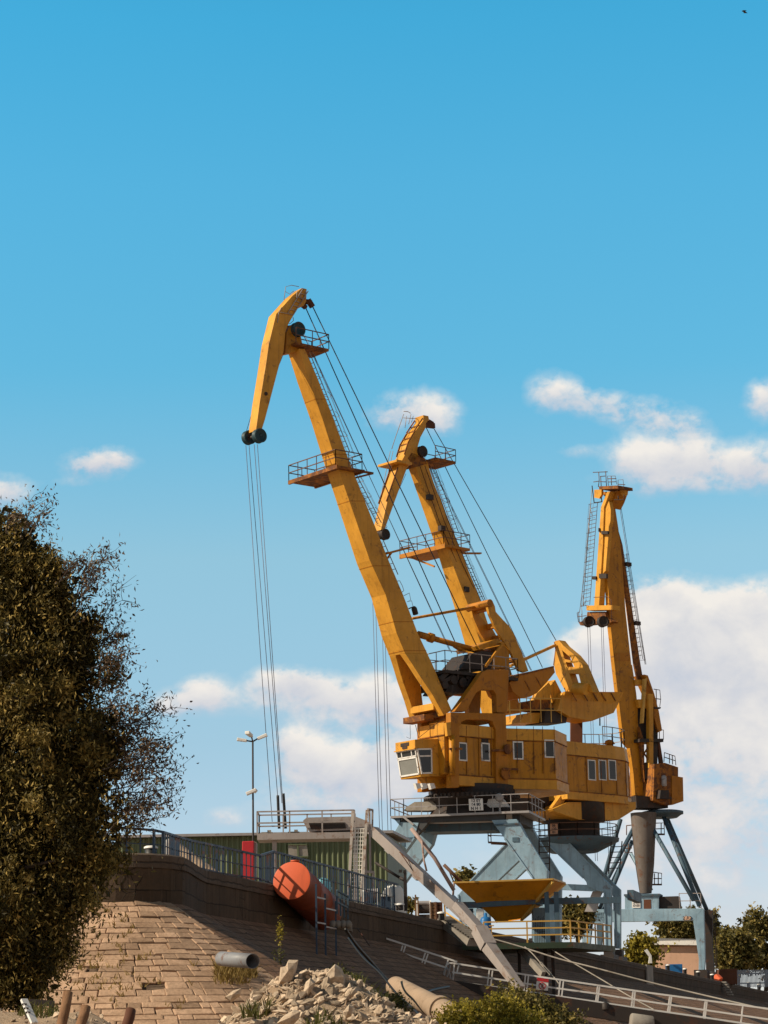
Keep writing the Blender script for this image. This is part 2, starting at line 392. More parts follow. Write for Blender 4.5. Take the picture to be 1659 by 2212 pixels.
def brickmat(name,c1,c2,mort,bw,bh,msize,stain,rough=.92,bumpd=.03,vert=.5):
    m,nt,b=newmat(name)
    u=N(nt,'ShaderNodeUVMap',uv_map='UVMap'); mp=N(nt,'ShaderNodeMapping'); nt.links.new(u.outputs[0],mp.inputs[0])
    t=N(nt,'ShaderNodeTexCoord')
    nz=N(nt,'ShaderNodeTexNoise'); nz.inputs['Scale'].default_value=1.3; nz.inputs['Detail'].default_value=3; nt.links.new(t.outputs['Object'],nz.inputs['Vector'])
    sub=N(nt,'ShaderNodeVectorMath',operation='SUBTRACT'); sub.inputs[1].default_value=(.5,.5,.5); nt.links.new(nz.outputs['Color'],sub.inputs[0])
    sc=N(nt,'ShaderNodeVectorMath',operation='SCALE'); sc.inputs['Scale'].default_value=.16; nt.links.new(sub.outputs[0],sc.inputs[0])
    ad=N(nt,'ShaderNodeVectorMath',operation='ADD'); nt.links.new(mp.outputs[0],ad.inputs[0]); nt.links.new(sc.outputs[0],ad.inputs[1])
    br=N(nt,'ShaderNodeTexBrick'); nt.links.new(ad.outputs[0],br.inputs['Vector'])
    br.offset_frequency=2; br.offset=.43; br.squash=.7; br.squash_frequency=3
    br.inputs['Scale'].default_value=1; br.inputs['Brick Width'].default_value=bw; br.inputs['Row Height'].default_value=bh
    br.inputs['Mortar Size'].default_value=msize; br.inputs['Mortar Smooth'].default_value=.4; br.inputs['Bias'].default_value=-.1
    br.inputs['Color1'].default_value=(*c1,1); br.inputs['Color2'].default_value=(*c2,1); br.inputs['Mortar'].default_value=(*mort,1)
    c=br.outputs['Color']
    c=mixc(nt,ramp(nt,noise(nt,t.outputs['Object'],.8,7,.65),[(.38,0),(.68,.7)]),c,stain)
    c=mixc(nt,ramp(nt,noise(nt,t.outputs['Object'],9,6,.7),[(.3,.0),(.8,.5)]),c,tuple(x*.55 for x in c1))
    # cracks
    vo=N(nt,'ShaderNodeTexVoronoi',feature='DISTANCE_TO_EDGE'); vo.inputs['Scale'].default_value=1.9; nt.links.new(ad.outputs[0],vo.inputs['Vector'])
    ck=ramp(nt,vo.outputs['Distance'],[(.0,1),(.02,0)])
    msk=ramp(nt,noise(nt,t.outputs['Object'],.45,3),[(.5,0),(.56,1)])
    mm=N(nt,'ShaderNodeMath',operation='MULTIPLY'); nt.links.new(ck,mm.inputs[0]); nt.links.new(msk,mm.inputs[1])
    c=mixc(nt,mm.outputs[0],c,tuple(x*.2 for x in c1))
    if vert:
        mv=N(nt,'ShaderNodeMapping'); mv.inputs['Scale'].default_value=(1.6,.10,1); nt.links.new(u.outputs[0],mv.inputs[0])
        c=mixc(nt,ramp(nt,noise(nt,mv.outputs[0],1.5,6,.7),[(.5,0),(.7,vert)]),c,tuple(x*.35 for x in c1))
    ml=N(nt,'ShaderNodeMapping'); ml.inputs['Scale'].default_value=(3.2,.22,1); ml.inputs['Location'].default_value=(4,2,0); nt.links.new(u.outputs[0],ml.inputs[0])
    c=mixc(nt,ramp(nt,noise(nt,ml.outputs[0],1.4,7,.7),[(.56,0),(.74,vert*.55)]),c,tuple(min(1,x*2.0) for x in c1))
    nt.links.new(c,b.inputs['Base Color']); b.inputs['Roughness'].default_value=rough; b.inputs['Specular IOR Level'].default_value=.2
    h=N(nt,'ShaderNodeMath',operation='MULTIPLY_ADD'); nt.links.new(br.outputs['Fac'],h.inputs[0]); h.inputs[1].default_value=-1.0
    nt.links.new(noise(nt,t.outputs['Object'],5,7,.7),h.inputs[2])
    h2=N(nt,'ShaderNodeMath',operation='SUBTRACT'); nt.links.new(h.outputs[0],h2.inputs[0]); nt.links.new(mm.outputs[0],h2.inputs[1])
    bp=N(nt,'ShaderNodeBump'); bp.inputs['Strength'].default_value=.9; bp.inputs['Distance'].default_value=bumpd
    nt.links.new(h2.outputs[0],bp.inputs['Height']); nt.links.new(bp.outputs[0],b.inputs['Normal'])
    return m
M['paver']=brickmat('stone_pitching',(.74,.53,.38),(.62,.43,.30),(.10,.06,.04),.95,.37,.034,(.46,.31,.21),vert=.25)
M['slab']=brickmat('shade_darkened_slabs',(.33,.185,.11),(.20,.112,.068),(.04,.025,.017),1.0,.40,.035,(.15,.085,.052),vert=.3,bumpd=.06)  # darker than the corner stones: the river side's shade put into the colour
M['wallstone']=brickmat('quay_wall_blocks',(.105,.070,.047),(.070,.046,.031),(.022,.015,.010),2.6,.62,.02,(.04,.03,.02),vert=.75)
M['coping']=brickmat('coping_stone',(.13,.095,.072),(.11,.08,.06),(.04,.03,.022),3.6,.8,.03,(.07,.05,.038),vert=.4)
zs=ZQ-WALLH
nj=14; prof=[(-.05+ (RUN+.05)*j/nj, zs-SLOPEH*j/nj) for j in range(nj+1)]+[(RUN+.8,zs-SLOPEH-.6)]
isp=next(i for i in range(len(WP)) if NR[i].x>.74 and WP[i].x>-9)
M['bed']=brickmat('joint_bed',(.22,.15,.105),(.17,.115,.08),(.08,.05,.035),.95,.37,.034,(.09,.06,.04),vert=.2)
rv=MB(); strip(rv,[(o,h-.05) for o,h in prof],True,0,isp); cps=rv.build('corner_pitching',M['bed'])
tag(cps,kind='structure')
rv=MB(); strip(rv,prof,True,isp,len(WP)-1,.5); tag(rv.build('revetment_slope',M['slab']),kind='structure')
# the pitching itself: courses of worn stones laid round the corner
def stonemat(name,c1,c2,c3):
    m,nt,b=newmat(name); co=objco(nt)
    c=mixc(nt,ramp(nt,noise(nt,co,1.1,7,.65),[(.35,0),(.65,1)]),c1,c2)
    c=mixc(nt,ramp(nt,noise(nt,co,10,8,.72),[(.45,0),(.72,.65)]),c,c3)
    g=N(nt,'ShaderNodeNewGeometry'); ri=ramp(nt,g.outputs['Random Per Island'],[(0,.66),(.5,.95),(1,1.12)])
    cc=N(nt,'ShaderNodeVectorMath',operation='SCALE'); nt.links.new(c,cc.inputs[0]); nt.links.new(ri,cc.inputs['Scale'])
    nt.links.new(cc.outputs[0],b.inputs['Base Color']); b.inputs['Roughness'].default_value=.95; b.inputs['Specular IOR Level'].default_value=.12
    bp=N(nt,'ShaderNodeBump'); bp.inputs['Strength'].default_value=.7; bp.inputs['Distance'].default_value=.03; nt.links.new(noise(nt,co,7,9,.7),bp.inputs['Height']); nt.links.new(bp.outputs[0],b.inputs['Normal'])
    return m
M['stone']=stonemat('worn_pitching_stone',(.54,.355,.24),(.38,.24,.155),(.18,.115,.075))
sm=MB(); rs=random.Random(21)
i0=next(i for i in range(len(WP)) if WP[i].x>-26); i1=isp
def sp_(f,o,up=0):
    f=max(i0,min(i1,f)); i=min(int(f),len(WP)-2); t=f-i; p=WP[i].lerp(WP[i+1],t); n=NR[i].lerp(NR[i+1],t).normalized(); c=p+n*o
    h=zs-SLOPEH*o/RUN; k=math.hypot(1,SLOPEH/RUN); nn=(n*(SLOPEH/RUN)+V((0,0,1)))/k
    return V((c.x,c.y,h))+nn*up
SL=math.hypot(RUN,SLOPEH); cr=0; o=0.0
while o<SL-.2:
    hgt=rs.uniform(.27,.37); oa=o/SL*RUN; ob=(o+hgt)/SL*RUN; om=(oa+ob)/2
    f=float(i0)+rs.random()
    while f<i1-.05:
        ii=min(int(f),len(WP)-2); seg=((WP[ii+1]+NR[ii+1]*om)-(WP[ii]+NR[ii]*om)).length
        wdt=rs.choice((rs.uniform(.28,.45),rs.uniform(.4,.7),rs.uniform(.6,.95))); df=wdt/max(seg,.05); g_=.010/max(seg,.05); go=.010
        wob=lambda: rs.uniform(-.020,.020)
        if rs.random()>.018:
            up=rs.uniform(-.018,.02); J4=[(f+g_,oa+go),(f+df-g_,oa+go),(f+df-g_,ob-go),(f+g_,ob-go)]
            lo=[sp_(a,b_+wob()*.5,-.08) for a,b_ in J4]; hi=[]
            for a,b_ in J4: hi.append(sp_(a+wob()/max(seg,.05),b_+wob(),up+rs.uniform(-.012,.012)))
            c_=sum(hi,V())/4; hi2=[c_+(p-c_)*.90+(sp_(f+df/2,om,1)-sp_(f+df/2,om,0))*.012 for p in hi]
            sm.add(lo+hi+hi2,[(0,1,5,4),(1,2,6,5),(2,3,7,6),(3,0,4,7),(4,5,9,8),(5,6,10,9),(6,7,11,10),(7,4,8,11),(8,9,10,11)])
        f+=df
    o+=hgt; cr+=1
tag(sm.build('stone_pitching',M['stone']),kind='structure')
wl=MB(); strip(wl,[(0,ZQ-.42),(0,zs-.3)],False)
qw=wl.build('quay_wall',M['wallstone'],None); tag(qw,'long dark stone quay wall with lighter coping running past the cranes','wall')
cp=MB(); strip(cp,[(-.9,ZQ-.42),(-.9,ZQ),(-.04,ZQ),(.05,ZQ-.05),(.05,ZQ-.42),(-.01,ZQ-.421)],False)
o=cp.build('coping',M['coping'],qw)
# deck of the quay: one sheet reaching the horizon on the land side
m,nt,b=newmat('quay_ground'); co=objco(nt)
c=mixc(nt,ramp(nt,noise(nt,co,.25,8,.65),[(.35,0),(.65,1)]),(.33,.25,.19),(.24,.19,.15))
c=mixc(nt,ramp(nt,noise(nt,co,2.5,8,.7),[(.4,0),(.7,.6)]),c,(.14,.11,.085)); nt.links.new(c,b.inputs['Base Color']); b.inputs['Roughness'].default_value=.95
M['quayground']=m
dk=MB(); pts=[V((p.x,p.y,ZQ-.006))-NR[i]*.85 for i,p in enumerate(WP)]
far=[V((-4000,6000,ZQ-.006)),V((-4000,98,ZQ-.006))]
dk.add(pts+far,[tuple(range(len(pts)+2))])
e=WP[-1]; 
tag(dk.build('quay_deck',M['quayground']),kind='structure')
dk=MB(); f0=pts[-1]; dk.add([f0,f0+WD*6000+V((2000,0,0)),V((-4000,6000,ZQ-.006))],[(0,1,2)])
tag(dk.build('far_bank',M['quayground']),kind='structure')
# river
m,nt,b=newmat('river_water'); co=objco(nt,(.3,.3,.3)); b.inputs['Base Color'].default_value=(.05,.06,.045,1); b.inputs['Roughness'].default_value=.12
bp=N(nt,'ShaderNodeBump'); bp.inputs['Strength'].default_value=.25; nt.links.new(noise(nt,co,3,5),bp.inputs['Height']); nt.links.new(bp.outputs[0],b.inputs['Normal'])
gb=MB(); gb.add([(-300,-260,-.12),(240,-260,-.12),(240,150,-.12),(120,600,-.12),(30,600,-.12),(-300,95,-.12)],[(0,1,2,3,4,5)])
M['shore']=None
r=MB(); r.add([(-6000,-6000,-.3),(8000,-6000,-.3),(8000,9000,-.3),(-6000,9000,-.3)],[(0,1,2,3)])
tag(r.build('river_water',m),kind='structure')
# foreground bank
from mathutils import noise as mn
def mound(x,y):         # rubble heap
    cx,cy=-1.55,46.5
    a=math.exp(-abs((x-cx)/1.9)**2.4-abs((y-cy)/2.9)**2.2)*1.5
    b=math.exp(-(((x-.35)/1.3)**2)-((y-46.5)/3.0)**2)*.5
    return max(a,b)
def gz(x,y):
    z=.05+1.45*ss(14,44,y)*(1-ss(3.0,9,x)*.95)
    z+= .78*ss(-4.6,-6.2,x)*ss(40,43,y)*(1-ss(47,52,y))
    z-= 1.2*ss(3.5,14,x)
    z+=mound(x,y)
    z+=.16*mn.noise(V((x*.55,y*.55,0)))+.07*mn.noise(V((x*1.9,y*1.9,3)))+.05*mn.noise(V((x*5,y*5,5)))*(1+3*min(1,mound(x,y)))
    return z
g=MB(); nx,ny=150,190; X=[-45+75*(i/(nx-1)) if False else None for i in range(nx)]
xs=[-60+ (45)*i/24 for i in range(24)]+[-15+ 24*i/110 for i in range(110)]+[9+50*i/15 for i in range(16)]
ys=[-20+52*i/40 for i in range(40)]+[32+24*i/110 for i in range(110)]+[56+24*i/30 for i in range(31)]
vs=[(x,y,gz(x,y)) for y in ys for x in xs]; nx=len(xs)
g.add(vs,[(j*nx+i,j*nx+i+1,(j+1)*nx+i+1,(j+1)*nx+i) for j in range(len(ys)-1) for i in range(nx-1)],True)
m,nt,b=newmat('sandy_soil'); co=objco(nt)
c=mixc(nt,ramp(nt,noise(nt,co,.9,8,.7),[(.35,0),(.65,1)]),(.46,.33,.22),(.33,.225,.145))
c=mixc(nt,ramp(nt,noise(nt,co,9,8,.75),[(.42,0),(.7,.75)]),c,(.17,.115,.075)); nt.links.new(c,b.inputs['Base Color']); b.inputs['Roughness'].default_value=.95
bp=N(nt,'ShaderNodeBump'); bp.inputs['Strength'].default_value=.8; bp.inputs['Distance'].default_value=.08; nt.links.new(noise(nt,co,7,9,.75),bp.inputs['Height']); nt.links.new(bp.outputs[0],b.inputs['Normal'])
M['soil']=m
tag(gb.build('unseen_bounce_sand',m),kind='structure')  # unseen sheet of sand added to bounce warm light
tag(g.build('ground',m),kind='structure')
# ------------------------------------------------------------ crane frames
class Fr:
    def __init__(s,pc,D,b):
        s.O=at(pc,D); s.b=V((b[0],b[1],0)).normalized(); s.w=V((-s.b.y,s.b.x,0)); s.z=V((0,0,1))
        if s.w.y>0: s.w=-s.w
    def on(s,p,w=0): return onp(p,s.O+s.w*w,s.w)        # point of the side plane w seen at picture point p
    def ons(s,ps,w=0): return [s.on(p,w) for p in ps]
    def u(s,P): return (V(P)-s.O).dot(s.b)
    def L(s,u,w,z): return s.O+s.b*u+s.w*w+s.z*z
def sheave(mb,c,ax,r,t,rim=.12):
    ax=V(ax).normalized(); c=V(c)
    mb.lathe(c-ax*t/2,[(r*.25,0),(r*.3,-.04),(r-rim,0.02),(r-rim*.9,-.03),(r,-.03),(r,.0),(r-.07,t*.35),(r-.07,t*.65),(r,t),(r,t+.03),(r-rim*.9,t+.03),(r-rim,t-.02),(r*.3,t+.04),(r*.25,t)],28,ax)
    return mb
def prism_w(fr,pts,hw,t=None):
    """profile traced on the near side plane, given its thickness across the crane"""
    return MB().prism(fr.ons(pts,hw), -fr.w*(2*hw if t is None else t))
# portal frame shared by the cranes: gauge direction towards the river, rail direction along the quay
GD=WN; RD=WD
def window(parent,c,ax_u,ax_v,w,h,n,mat='white'):
    """framed window: centre, half axes, outward normal"""
    fr=MB(); f=.09
    c=V(c)+V(n)*.02
    for sgn in (-1,1):
        fr.box(c+ax_u*sgn*(w/2-f/2),f,.06,h,(ax_u,V(n),ax_v)); fr.box(c+ax_v*sgn*(h/2-f/2),w-2*f,.06,f,(ax_u,V(n),ax_v))
    o=fr.build('window',M[mat],parent)
    g=MB(); g.box(c-V(n)*.01,w-2*f,.03,h-2*f,(ax_u,V(n),ax_v)); g.build('pane',M['glass'],o)
    return o
# ============================================================ crane 1 (nearest, tall boom)
F=Fr((1020,1752),153,(-.78,-.625))
base=V((F.O.x,F.O.y,ZQ))
C1=empty('portal_crane',base,'tall yellow portal crane nearest the grey conveyor, with boom reaching highest into the sky','crane','yellow harbour cranes')
Y=M['yellow']
# boom: four corners per station (near front, near rear, half width)
st=[(z1(850,900),z1(922,900),.60),(z1(960,1250),z1(1075,1250),.60),(z1(1140,1760),z1(1275,1760),.61),(z2(640,400),z2(792,400),.62),(z2(985,1400),z2(1190,1400),.70),
    (z5(50,0),z5(240,0),.76),(z5(170,420),z5(400,420),.80),(z5(262,642),z5(505,642),.82)]
def quad(nf,nr,hw,in_=None):
    a=F.on(nf,hw); c=F.on(nr,hw); s=F.w*(2*hw if in_ is None else in_); return [a,c,c-s,a-s]
def loft(mb,qs):
    vs=[v for q in qs for v in q]; n=len(qs)
    fs=[(0,1,2,3),tuple((n-1)*4+k for k in (3,2,1,0))]
    for i in range(n-1):
        for k in range(4): fs.append((i*4+k,i*4+(k+1)%4,(i+1)*4+(k+1)%4,(i+1)*4+k))
    return mb.add(vs,fs)
bm_=MB(); loft(bm_,[quad(*s) for s in st])
foot=[(z5(262,642),z5(505,642),.82,.55),(z5(340,760),z5(560,760),1.0,.5),(z5(430,900),z5(620,900),1.22,.5),(z5(560,1090),z5(705,1110),1.5,.5),(z5(685,1320),z5(770,1262),1.75,.55)]
loft(bm_,[quad(nf,nr,hw,t) for nf,nr,hw,t in foot])
def farq(nf,nr,hw,t):
    a=F.on(nf,hw)-F.w*(2*hw); c=F.on(nr,hw)-F.w*(2*hw); s=F.w*t; return [a,c,c+s,a+s]
loft(bm_,[farq(nf,nr,hw,t*1.15) for nf,nr,hw,t in foot])
a=F.on(z5(640,1225),1.2); bm_.bar(a,a-F.w*2.4,1.1,.45,up=F.z)
boom=bm_.build('boom',Y,C1,.02)
# welded joint bands round the boom
QS=[quad(*s_) for s_ in st]
for i,t in ((1,.5),(2,.7),(3,.35),(4,.15),(5,.7),(6,.85)):
    qa=[a.lerp(b2,t) for a,b2 in zip(QS[i],QS[i+1])]; ax_=(QS[i+1][0]-QS[i][0]).normalized(); c_=sum(qa,V())/4
    ex=[c_+(p-c_)*1.015 for p in qa]; m_=MB(); loft(m_,[ex,[p+ax_*.05 for p in ex]]); m_.build('joint_band',M['yellow3'],C1)
hb=MB(); p=F.on(z5(500,1345),.9); hb.box(p-F.w*.9+F.z*0,.8,2.2,.4,(F.b,F.w,F.z)); hb.bar(F.on(z5(700,1300),1.5),F.on(z5(700,1300),1.5)-F.w*3.0,.4,.4)
hb.build('boom_hinge',M['yrust'],C1)
# luffing rack rod and upper strut
rd=MB(); p=F.on(z5(405,435),.1); q=F.on(z5(1110,630),.1); rd.tube([p,p.lerp(q,.17)],.24,8); rd.tube([p.lerp(q,.16),p.lerp(q,.22)],.34,8); rd.tube([p.lerp(q,.21),q],.2,8)
rd.tube([F.on(z5(800,560),.1),F.on(z5(905,625),.1)],.16,8); rd.tube([F.on(z5(880,600),-.1),F.on(z5(905,625),.5)],.12,6)
rd.build('luffing_rod',M['yellow3'],C1)
rd=MB(); p=F.on(z5(345,262),-.2); q=F.on(z5(1120,122),-.2); rd.tube([p,q],.095,8); rd.build('strut',M['yellow2'],C1)
# jib with folded head
jb=[z1(*p) for p in [(890,165),(945,178),(940,330),(905,385),(850,385),(790,490),(725,600),(690,690),(665,940),(610,1110),(440,1760),(405,1870),(330,1890),(350,1750),(375,1560),(440,1160),(490,830),(575,480),(770,262)]]
jib=prism_w(F,jb,.42).build('jib',Y,C1,.015)
d=MB(); p=F.on(z1(452,1445),.43); d.cyl(p,p+F.w*.03,.13,n=14); d.build('access_hole',M['dark'],jib)
# jib tail links for the stay ropes
lk=MB(); p=F.on(z1(935,330),.1); lk.bar(p,F.on(z1(1000,345),.1),.22,.3); lk.bar(F.on(z1(960,310),.1),F.on(z1(1015,395),.1),.3,.28); p=F.on(z1(880,360),.0); lk.bar(p,F.on(z1(935,405),0),.3,.22); lk.build('rope_link',M['rust'],jib)
# sheaves
sh=MB(); c=F.on(z1(372,1955),.62); sheave(sh,c,F.w,.47,.30); sh.build('sheave',M['sheave'],C1)
sh=MB(); c2=F.on(z1(245,1975),-.58); sheave(sh,c2,F.w,.47,.30); sh.cyl(c2-F.w*.2,c+F.w*.2,.10); sh.build('sheave',M['sheave'],C1)
sh=MB(); c=F.on(z1(838,668),.5); sheave(sh,c,F.w,.50,.3); c4=c-F.w*1.0; sheave(sh,c4,F.w,.5,.3); sh.build('head_sheave',M['sheave'],C1)
hd=MB(); hd.prism(F.ons([z1(700,700),z1(760,610),z1(850,640),z1(905,905),z1(850,930),z1(690,960)],.36),-F.w*.72); hd.build('boom_head',M['yellow2'],C1)
# platforms on the boom (local horizontal decks) with railings
def deck(fr,u0,u1,w0,w1,z,th,parent,mat,railmat,h=1.0,sides='nfse',step=1.1,name='platform',kick=True):
    d=MB(); d.box(fr.L((u0+u1)/2,(w0+w1)/2,z-th/2),abs(u1-u0),abs(w1-w0),th,(fr.b,fr.w,fr.z)); o=d.build(name,mat,parent)
    r=MB(); A,B,C_,D_=fr.L(u0,w0,z),fr.L(u1,w0,z),fr.L(u1,w1,z),fr.L(u0,w1,z)
    if 's' in sides: r.rail([A,B],h,step)
    if 'e' in sides: r.rail([B,C_],h,step)
    if 'n' in sides: r.rail([C_,D_],h,step)
    if 'f' in sides: r.rail([D_,A],h,step)
    r.build('railing',railmat,o); return o
def uz(fr,p,w): P=fr.on(p,w); return fr.u(P),P.z-fr.O.z
# head platform: behind boom head
u,z=uz(F,z1(935,870),.5); deck(F,u-1.6,u+1.1,-1.0,.9,z,.16,C1,M['yrust'],M['railbrown'],1.0,'nsf')
# mid-boom walkway spanning far-left to near-right
u,z=uz(F,z2(640,385),.62); 
dk_=deck(F,u-1.7,u+.5,-4.2,1.0,z,.16,C1,M['yrust'],M['railbrown'],1.05,'nsfe')
br=MB(); br.bar(F.L(u+.5,-4.2,z-.15),F.L(u+.5,1.2,z-.15),.14,.26); br.bar(F.L(u-1.7,-4.2,z-.15),F.L(u-1.7,1.2,z-.15),.14,.2); br.bar(F.L(u-2.7,.9,z-.1),F.L(u-.4,.9,z-.1),.12,.14); br.bar(F.L(u-2.7,.9,z-.1),F.L(u-1.6,-.6,z-.4),.1,.1); br.build('bracket',M['yrust'],dk_)
# outrigger perch lower down
p=F.on(z2(1150,1330),.3); q=F.on(z2(1400,1265),.3); pr=MB(); pr.bar(p,q,.5,.14); pr.bar(q,F.on(z2(1490,1252),.3),.06,.06); pr.bar(p-F.z*.5,p.lerp(q,.3),.1,.1); pr.build('perch',M['yellow3'],C1)
# ladders behind the boom
def lad(fr,a,b_,w,parent,cage=1.0,out=None,mat='rail',wd=.42):
    m_=MB(); m_.ladder(fr.on(a,w),fr.on(b_,w),fr.w,wd,.36,.022,cage,out or (fr.b*-.85-fr.z*.3)); return m_.build('ladder',M[mat],parent)
lad(F,z1(955,950),z1(1440,2150),0,C1,1.25)
lad(F,z2(745,330),z2(1090,1000),0,C1,1.1)
lad(F,z2(1110,1190),z2(1270,1560),0,C1,0)
rr=MB(); 
rr.tube([F.on(z2(x,y),.2) for x,y in [(1285,1625),(1310,1622),(1340,1680),(1355,1730),(1335,1745)]],.025,4)
rr.tube([F.on(z2(x,y),.2) for x,y in [(1355,1785),(1415,1755),(1430,1830),(1390,1850),(1440,1840),(1455,1900)]],.022,4)
rr.build('hand_rail',M['rail'],C1)
lp=MB(); lp.bar(F.on(z2(1410,1925),.2),F.on(z2(1460,1905),.2),.08,.08); lp.lathe(F.on(z2(1460,1900),.2),[(.1,0),(.2,-.15),(.2,-.55),(.12,-.6)],10,(F.on(z2(1460,1900),.2)-F.on(z2(1475,1955),.2))); lp.build('floodlight',M['dark'],C1)
# rungs and guard on the folded jib head
lh=MB(); lh.ladder(F.on(z1(750,480),.5),F.on(z1(930,190),.5),V((F.on(z1(800,480),.5)-F.on(z1(740,460),.5))),.45,.35,.025)
pts=[(680,300),(690,150),(790,165),(850,150),(900,155)]
lh.tube([F.on(z1(x,y),-.4) for x,y in [(670,310),(690,150),(760,132),(850,150)]],.022,4); lh.tube([F.on(z1(x,y),-.4) for x,y in [(680,205),(740,240),(790,200)]],.02,4)
lh.tube([F.on(z1(x,y),.45) for x,y in [(590,585),(605,470),(640,400)]],.025,4); lh.tube([F.on(z1(x,y),.5) for x,y in [(630,460),(740,480),(775,490)]],.025,4)
for x in (820,870,925): lh.tube([F.on(z1(x,310),.5),F.on(z1(x+8,200),.5)],.022,4)
lh.tube([F.on(z1(x,y),.3) for x,y in [(780,520),(785,560),(740,600),(720,585)]],.025,4); lh.build('guard_rail',M['rail'],jib)
# hoist ropes
rp=MB()
def rope(mb,fr,pts,w,r=.02): return mb.tube([fr.on(p,w) for p in pts],r,5)
for a,b_,w in (((531,962),(588,1775),-.6),((538,962),(600,1722),-.5),((549,960),(609,1735),.5),((556,960),(614,1778),.6)):
    m_=MB(); m_.tube([F.on(a,w),F.on(b_,w)],.021,5); m_.build('hoist_rope',M['ropelt'],C1)
for a,b_ in (((600,1718),(603,1790)),((612,1714),(617,1790))):
    m_=MB(); p=F.on(a,.2); q=F.on(b_,.2); m_.tube([p,p.lerp(q,.05),p.lerp(q,.6),p.lerp(q,.65),q],.09,7); m_.build('rope_sleeve',M['black'],C1)
for pts,w,r in (([z1(935,410),z1(1120,800),z2(940,0),z5(545,0),z5(810,520),z5(860,640)],.0,.036),([z1(1018,392),z1(1530,1310),z2(1130,0),z5(728,0),z5(945,430),z5(1060,600)],.15,.036)):
    m_=MB(); m_.tube([F.on(pts[0],w),F.on(pts[-1],w)],r,6); m_.build('stay_rope',M['rope'],C1)
for a,b_,w in ((z1(900,720),z5(770,640),.3),(z1(905,700),z5(745,610),-.5)):
    m_=MB(); m_.tube([F.on(a,w),F.on(b_,w)],.02,5); m_.build('hoist_rope',M['ropelt'],C1)
m_=MB(); m_.tube([F.on(z1(665,960),-.4),F.on(z1(600,1120),-.4),F.on(z1(300,1900),-.5)],.018,4); m_.tube([F.on(z1(300,1620),-.55),F.on(z1(215,1900),-.55)],.018,4); m_.build('hoist_rope',M['rope'],C1)
# gantry: two side frames
gl=[z5(760,1285),z5(1360,1297),z7(1385,830),z7(1255,830),z7(1250,200),z7(1215,112),z7(1150,92),z7(930,92),z7(880,115),z7(855,170),z7(850,830),z7(765,830)]
for s in (0,1):
    g_=MB(); pr=F.ons(gl,2.5); g_.prism([p-F.w*3.0*s for p in pr],-F.w*.5)
    up=F.ons([z5(800,1275),z5(1050,925),z5(1100,850),z5(1160,820),z5(1395,825),z5(1375,1292),z5(1262,1285),z5(1255,1090),z5(1225,1045),z5(1100,1035),z5(1040,1070),z5(1010,1120),z5(930,1275)],2.3)
    g_.prism([p-F.w*2.8*s for p in up],-F.w*.5)
    g_.build('gantry_frame',M['yellow3'],C1,.02)
for t in (z5(820,1330),z5(1320,1335),z5(1330,860)):
    gt=MB(); p=F.on(t,2.2); gt.bar(p,p-F.w*2.8,.5,.5); gt.build('cross_beam',M['yellow3'],C1)
# upper machinery platform
u0,zz=uz(F,z5(700,820),1.6); u1,_=uz(F,z5(1490,800),1.6)
pl=deck(F,u1,u0,-2.0,1.6,zz,.2,C1,M['dark'],M['rail'],1.3,'nsfe',1.0)
mc=MB(); 
mc.prism(F.ons([z5(860,815),z5(1000,640),z5(1110,615),z5(1240,640),z5(1200,810)],1.0),-F.w*2.2)
mc.build('tarpaulin_cover',M['dark'],C1)
mc=MB(); mc.prism(F.ons([z5(700,1060),z5(780,930),z5(880,850),z5(1070,855),z5(980,1000),z5(900,1075)],1.2),-F.w*2.4)
for t,r in ((z5(705,985),.26),(z5(800,930),.3),(z5(900,960),.34),(z5(960,900),.22)):
    p=F.on(t,1.45); mc.cyl(p,p-F.w*2.7,r,n=14)
for a,b_ in ((z5(780,990),z5(780,1080)),(z5(840,870),z5(840,930)),(z5(1000,860),z5(930,1000))): mc.bar(F.on(a,1.5),F.on(b_,1.5),.1,.1)
mc.bar(F.on(z5(640,930),1.3),F.on(z5(730,840),1.3),.2,.3); mc.bar(F.on(z5(660,960),1.3),F.on(z5(790,890),1.3),.2,.25)
mc.build('luffing_gear',M['dark'],C1)
br=MB(); br.bar(F.on(z5(1135,790),1.7),F.on(z5(1320,545),1.7),.16,.16); br.bar(F.on(z5(1280,520),1.5),F.on(z5(1330,545),1.5),.3,.16); br.build('brace',M['yellow2'],C1)
bx=MB(); bx.prism(F.ons([z5(1240,640),z5(1330,545),z5(1400,620),z5(1390,800),z5(1180,800)],.9),-F.w*1.8); bx.prism(F.ons([z5(1060,560),z5(1290,480),z5(1310,545),z5(1080,600)],1.1),-F.w*2.4); bx.build('gear_casing',M['yellow2'],C1)
# rocker arm with balance weight
rk=[(1160,80),(1190,72),(1220,85),(1240,130),(1250,190),(1330,280),(1400,350),(1450,440),(1560,700),(1605,835),(1560,850),(1500,830),(1420,640),(1330,500),(1250,370),(1180,210),(1160,120)]
for s in (0,1):
    m_=MB(); m_.prism([p-F.w*1.7*s for p in F.ons([z5(*p) for p in rk],1.0)],-F.w*.22); m_.build('rocker_arm',Y,C1)
for t in (z5(1205,140),z5(1330,320),z5(1400,450),z5(1500,700)):
    rc=MB(); p=F.on(t,.9); rc.bar(p,p-F.w*1.8,.35,.35); rc.build('rocker_crosspiece',M['yellow3'],C1)
rc=MB(); p=F.on(z5(1190,95),1.15); rc.cyl(p,p-F.w*2.3,.27,n=18); rc.build('rocker_axle',M['yellow3'],C1)
cw=[(390,880),(640,815),(775,788),(790,850),(700,960),(595,1075),(520,1115),(410,1130),(330,1060),(290,960)]
cwb=prism_w(F,[z6(*p) for p in cw],1.3).build('balance_weight',M['yellow3'],C1,.03)
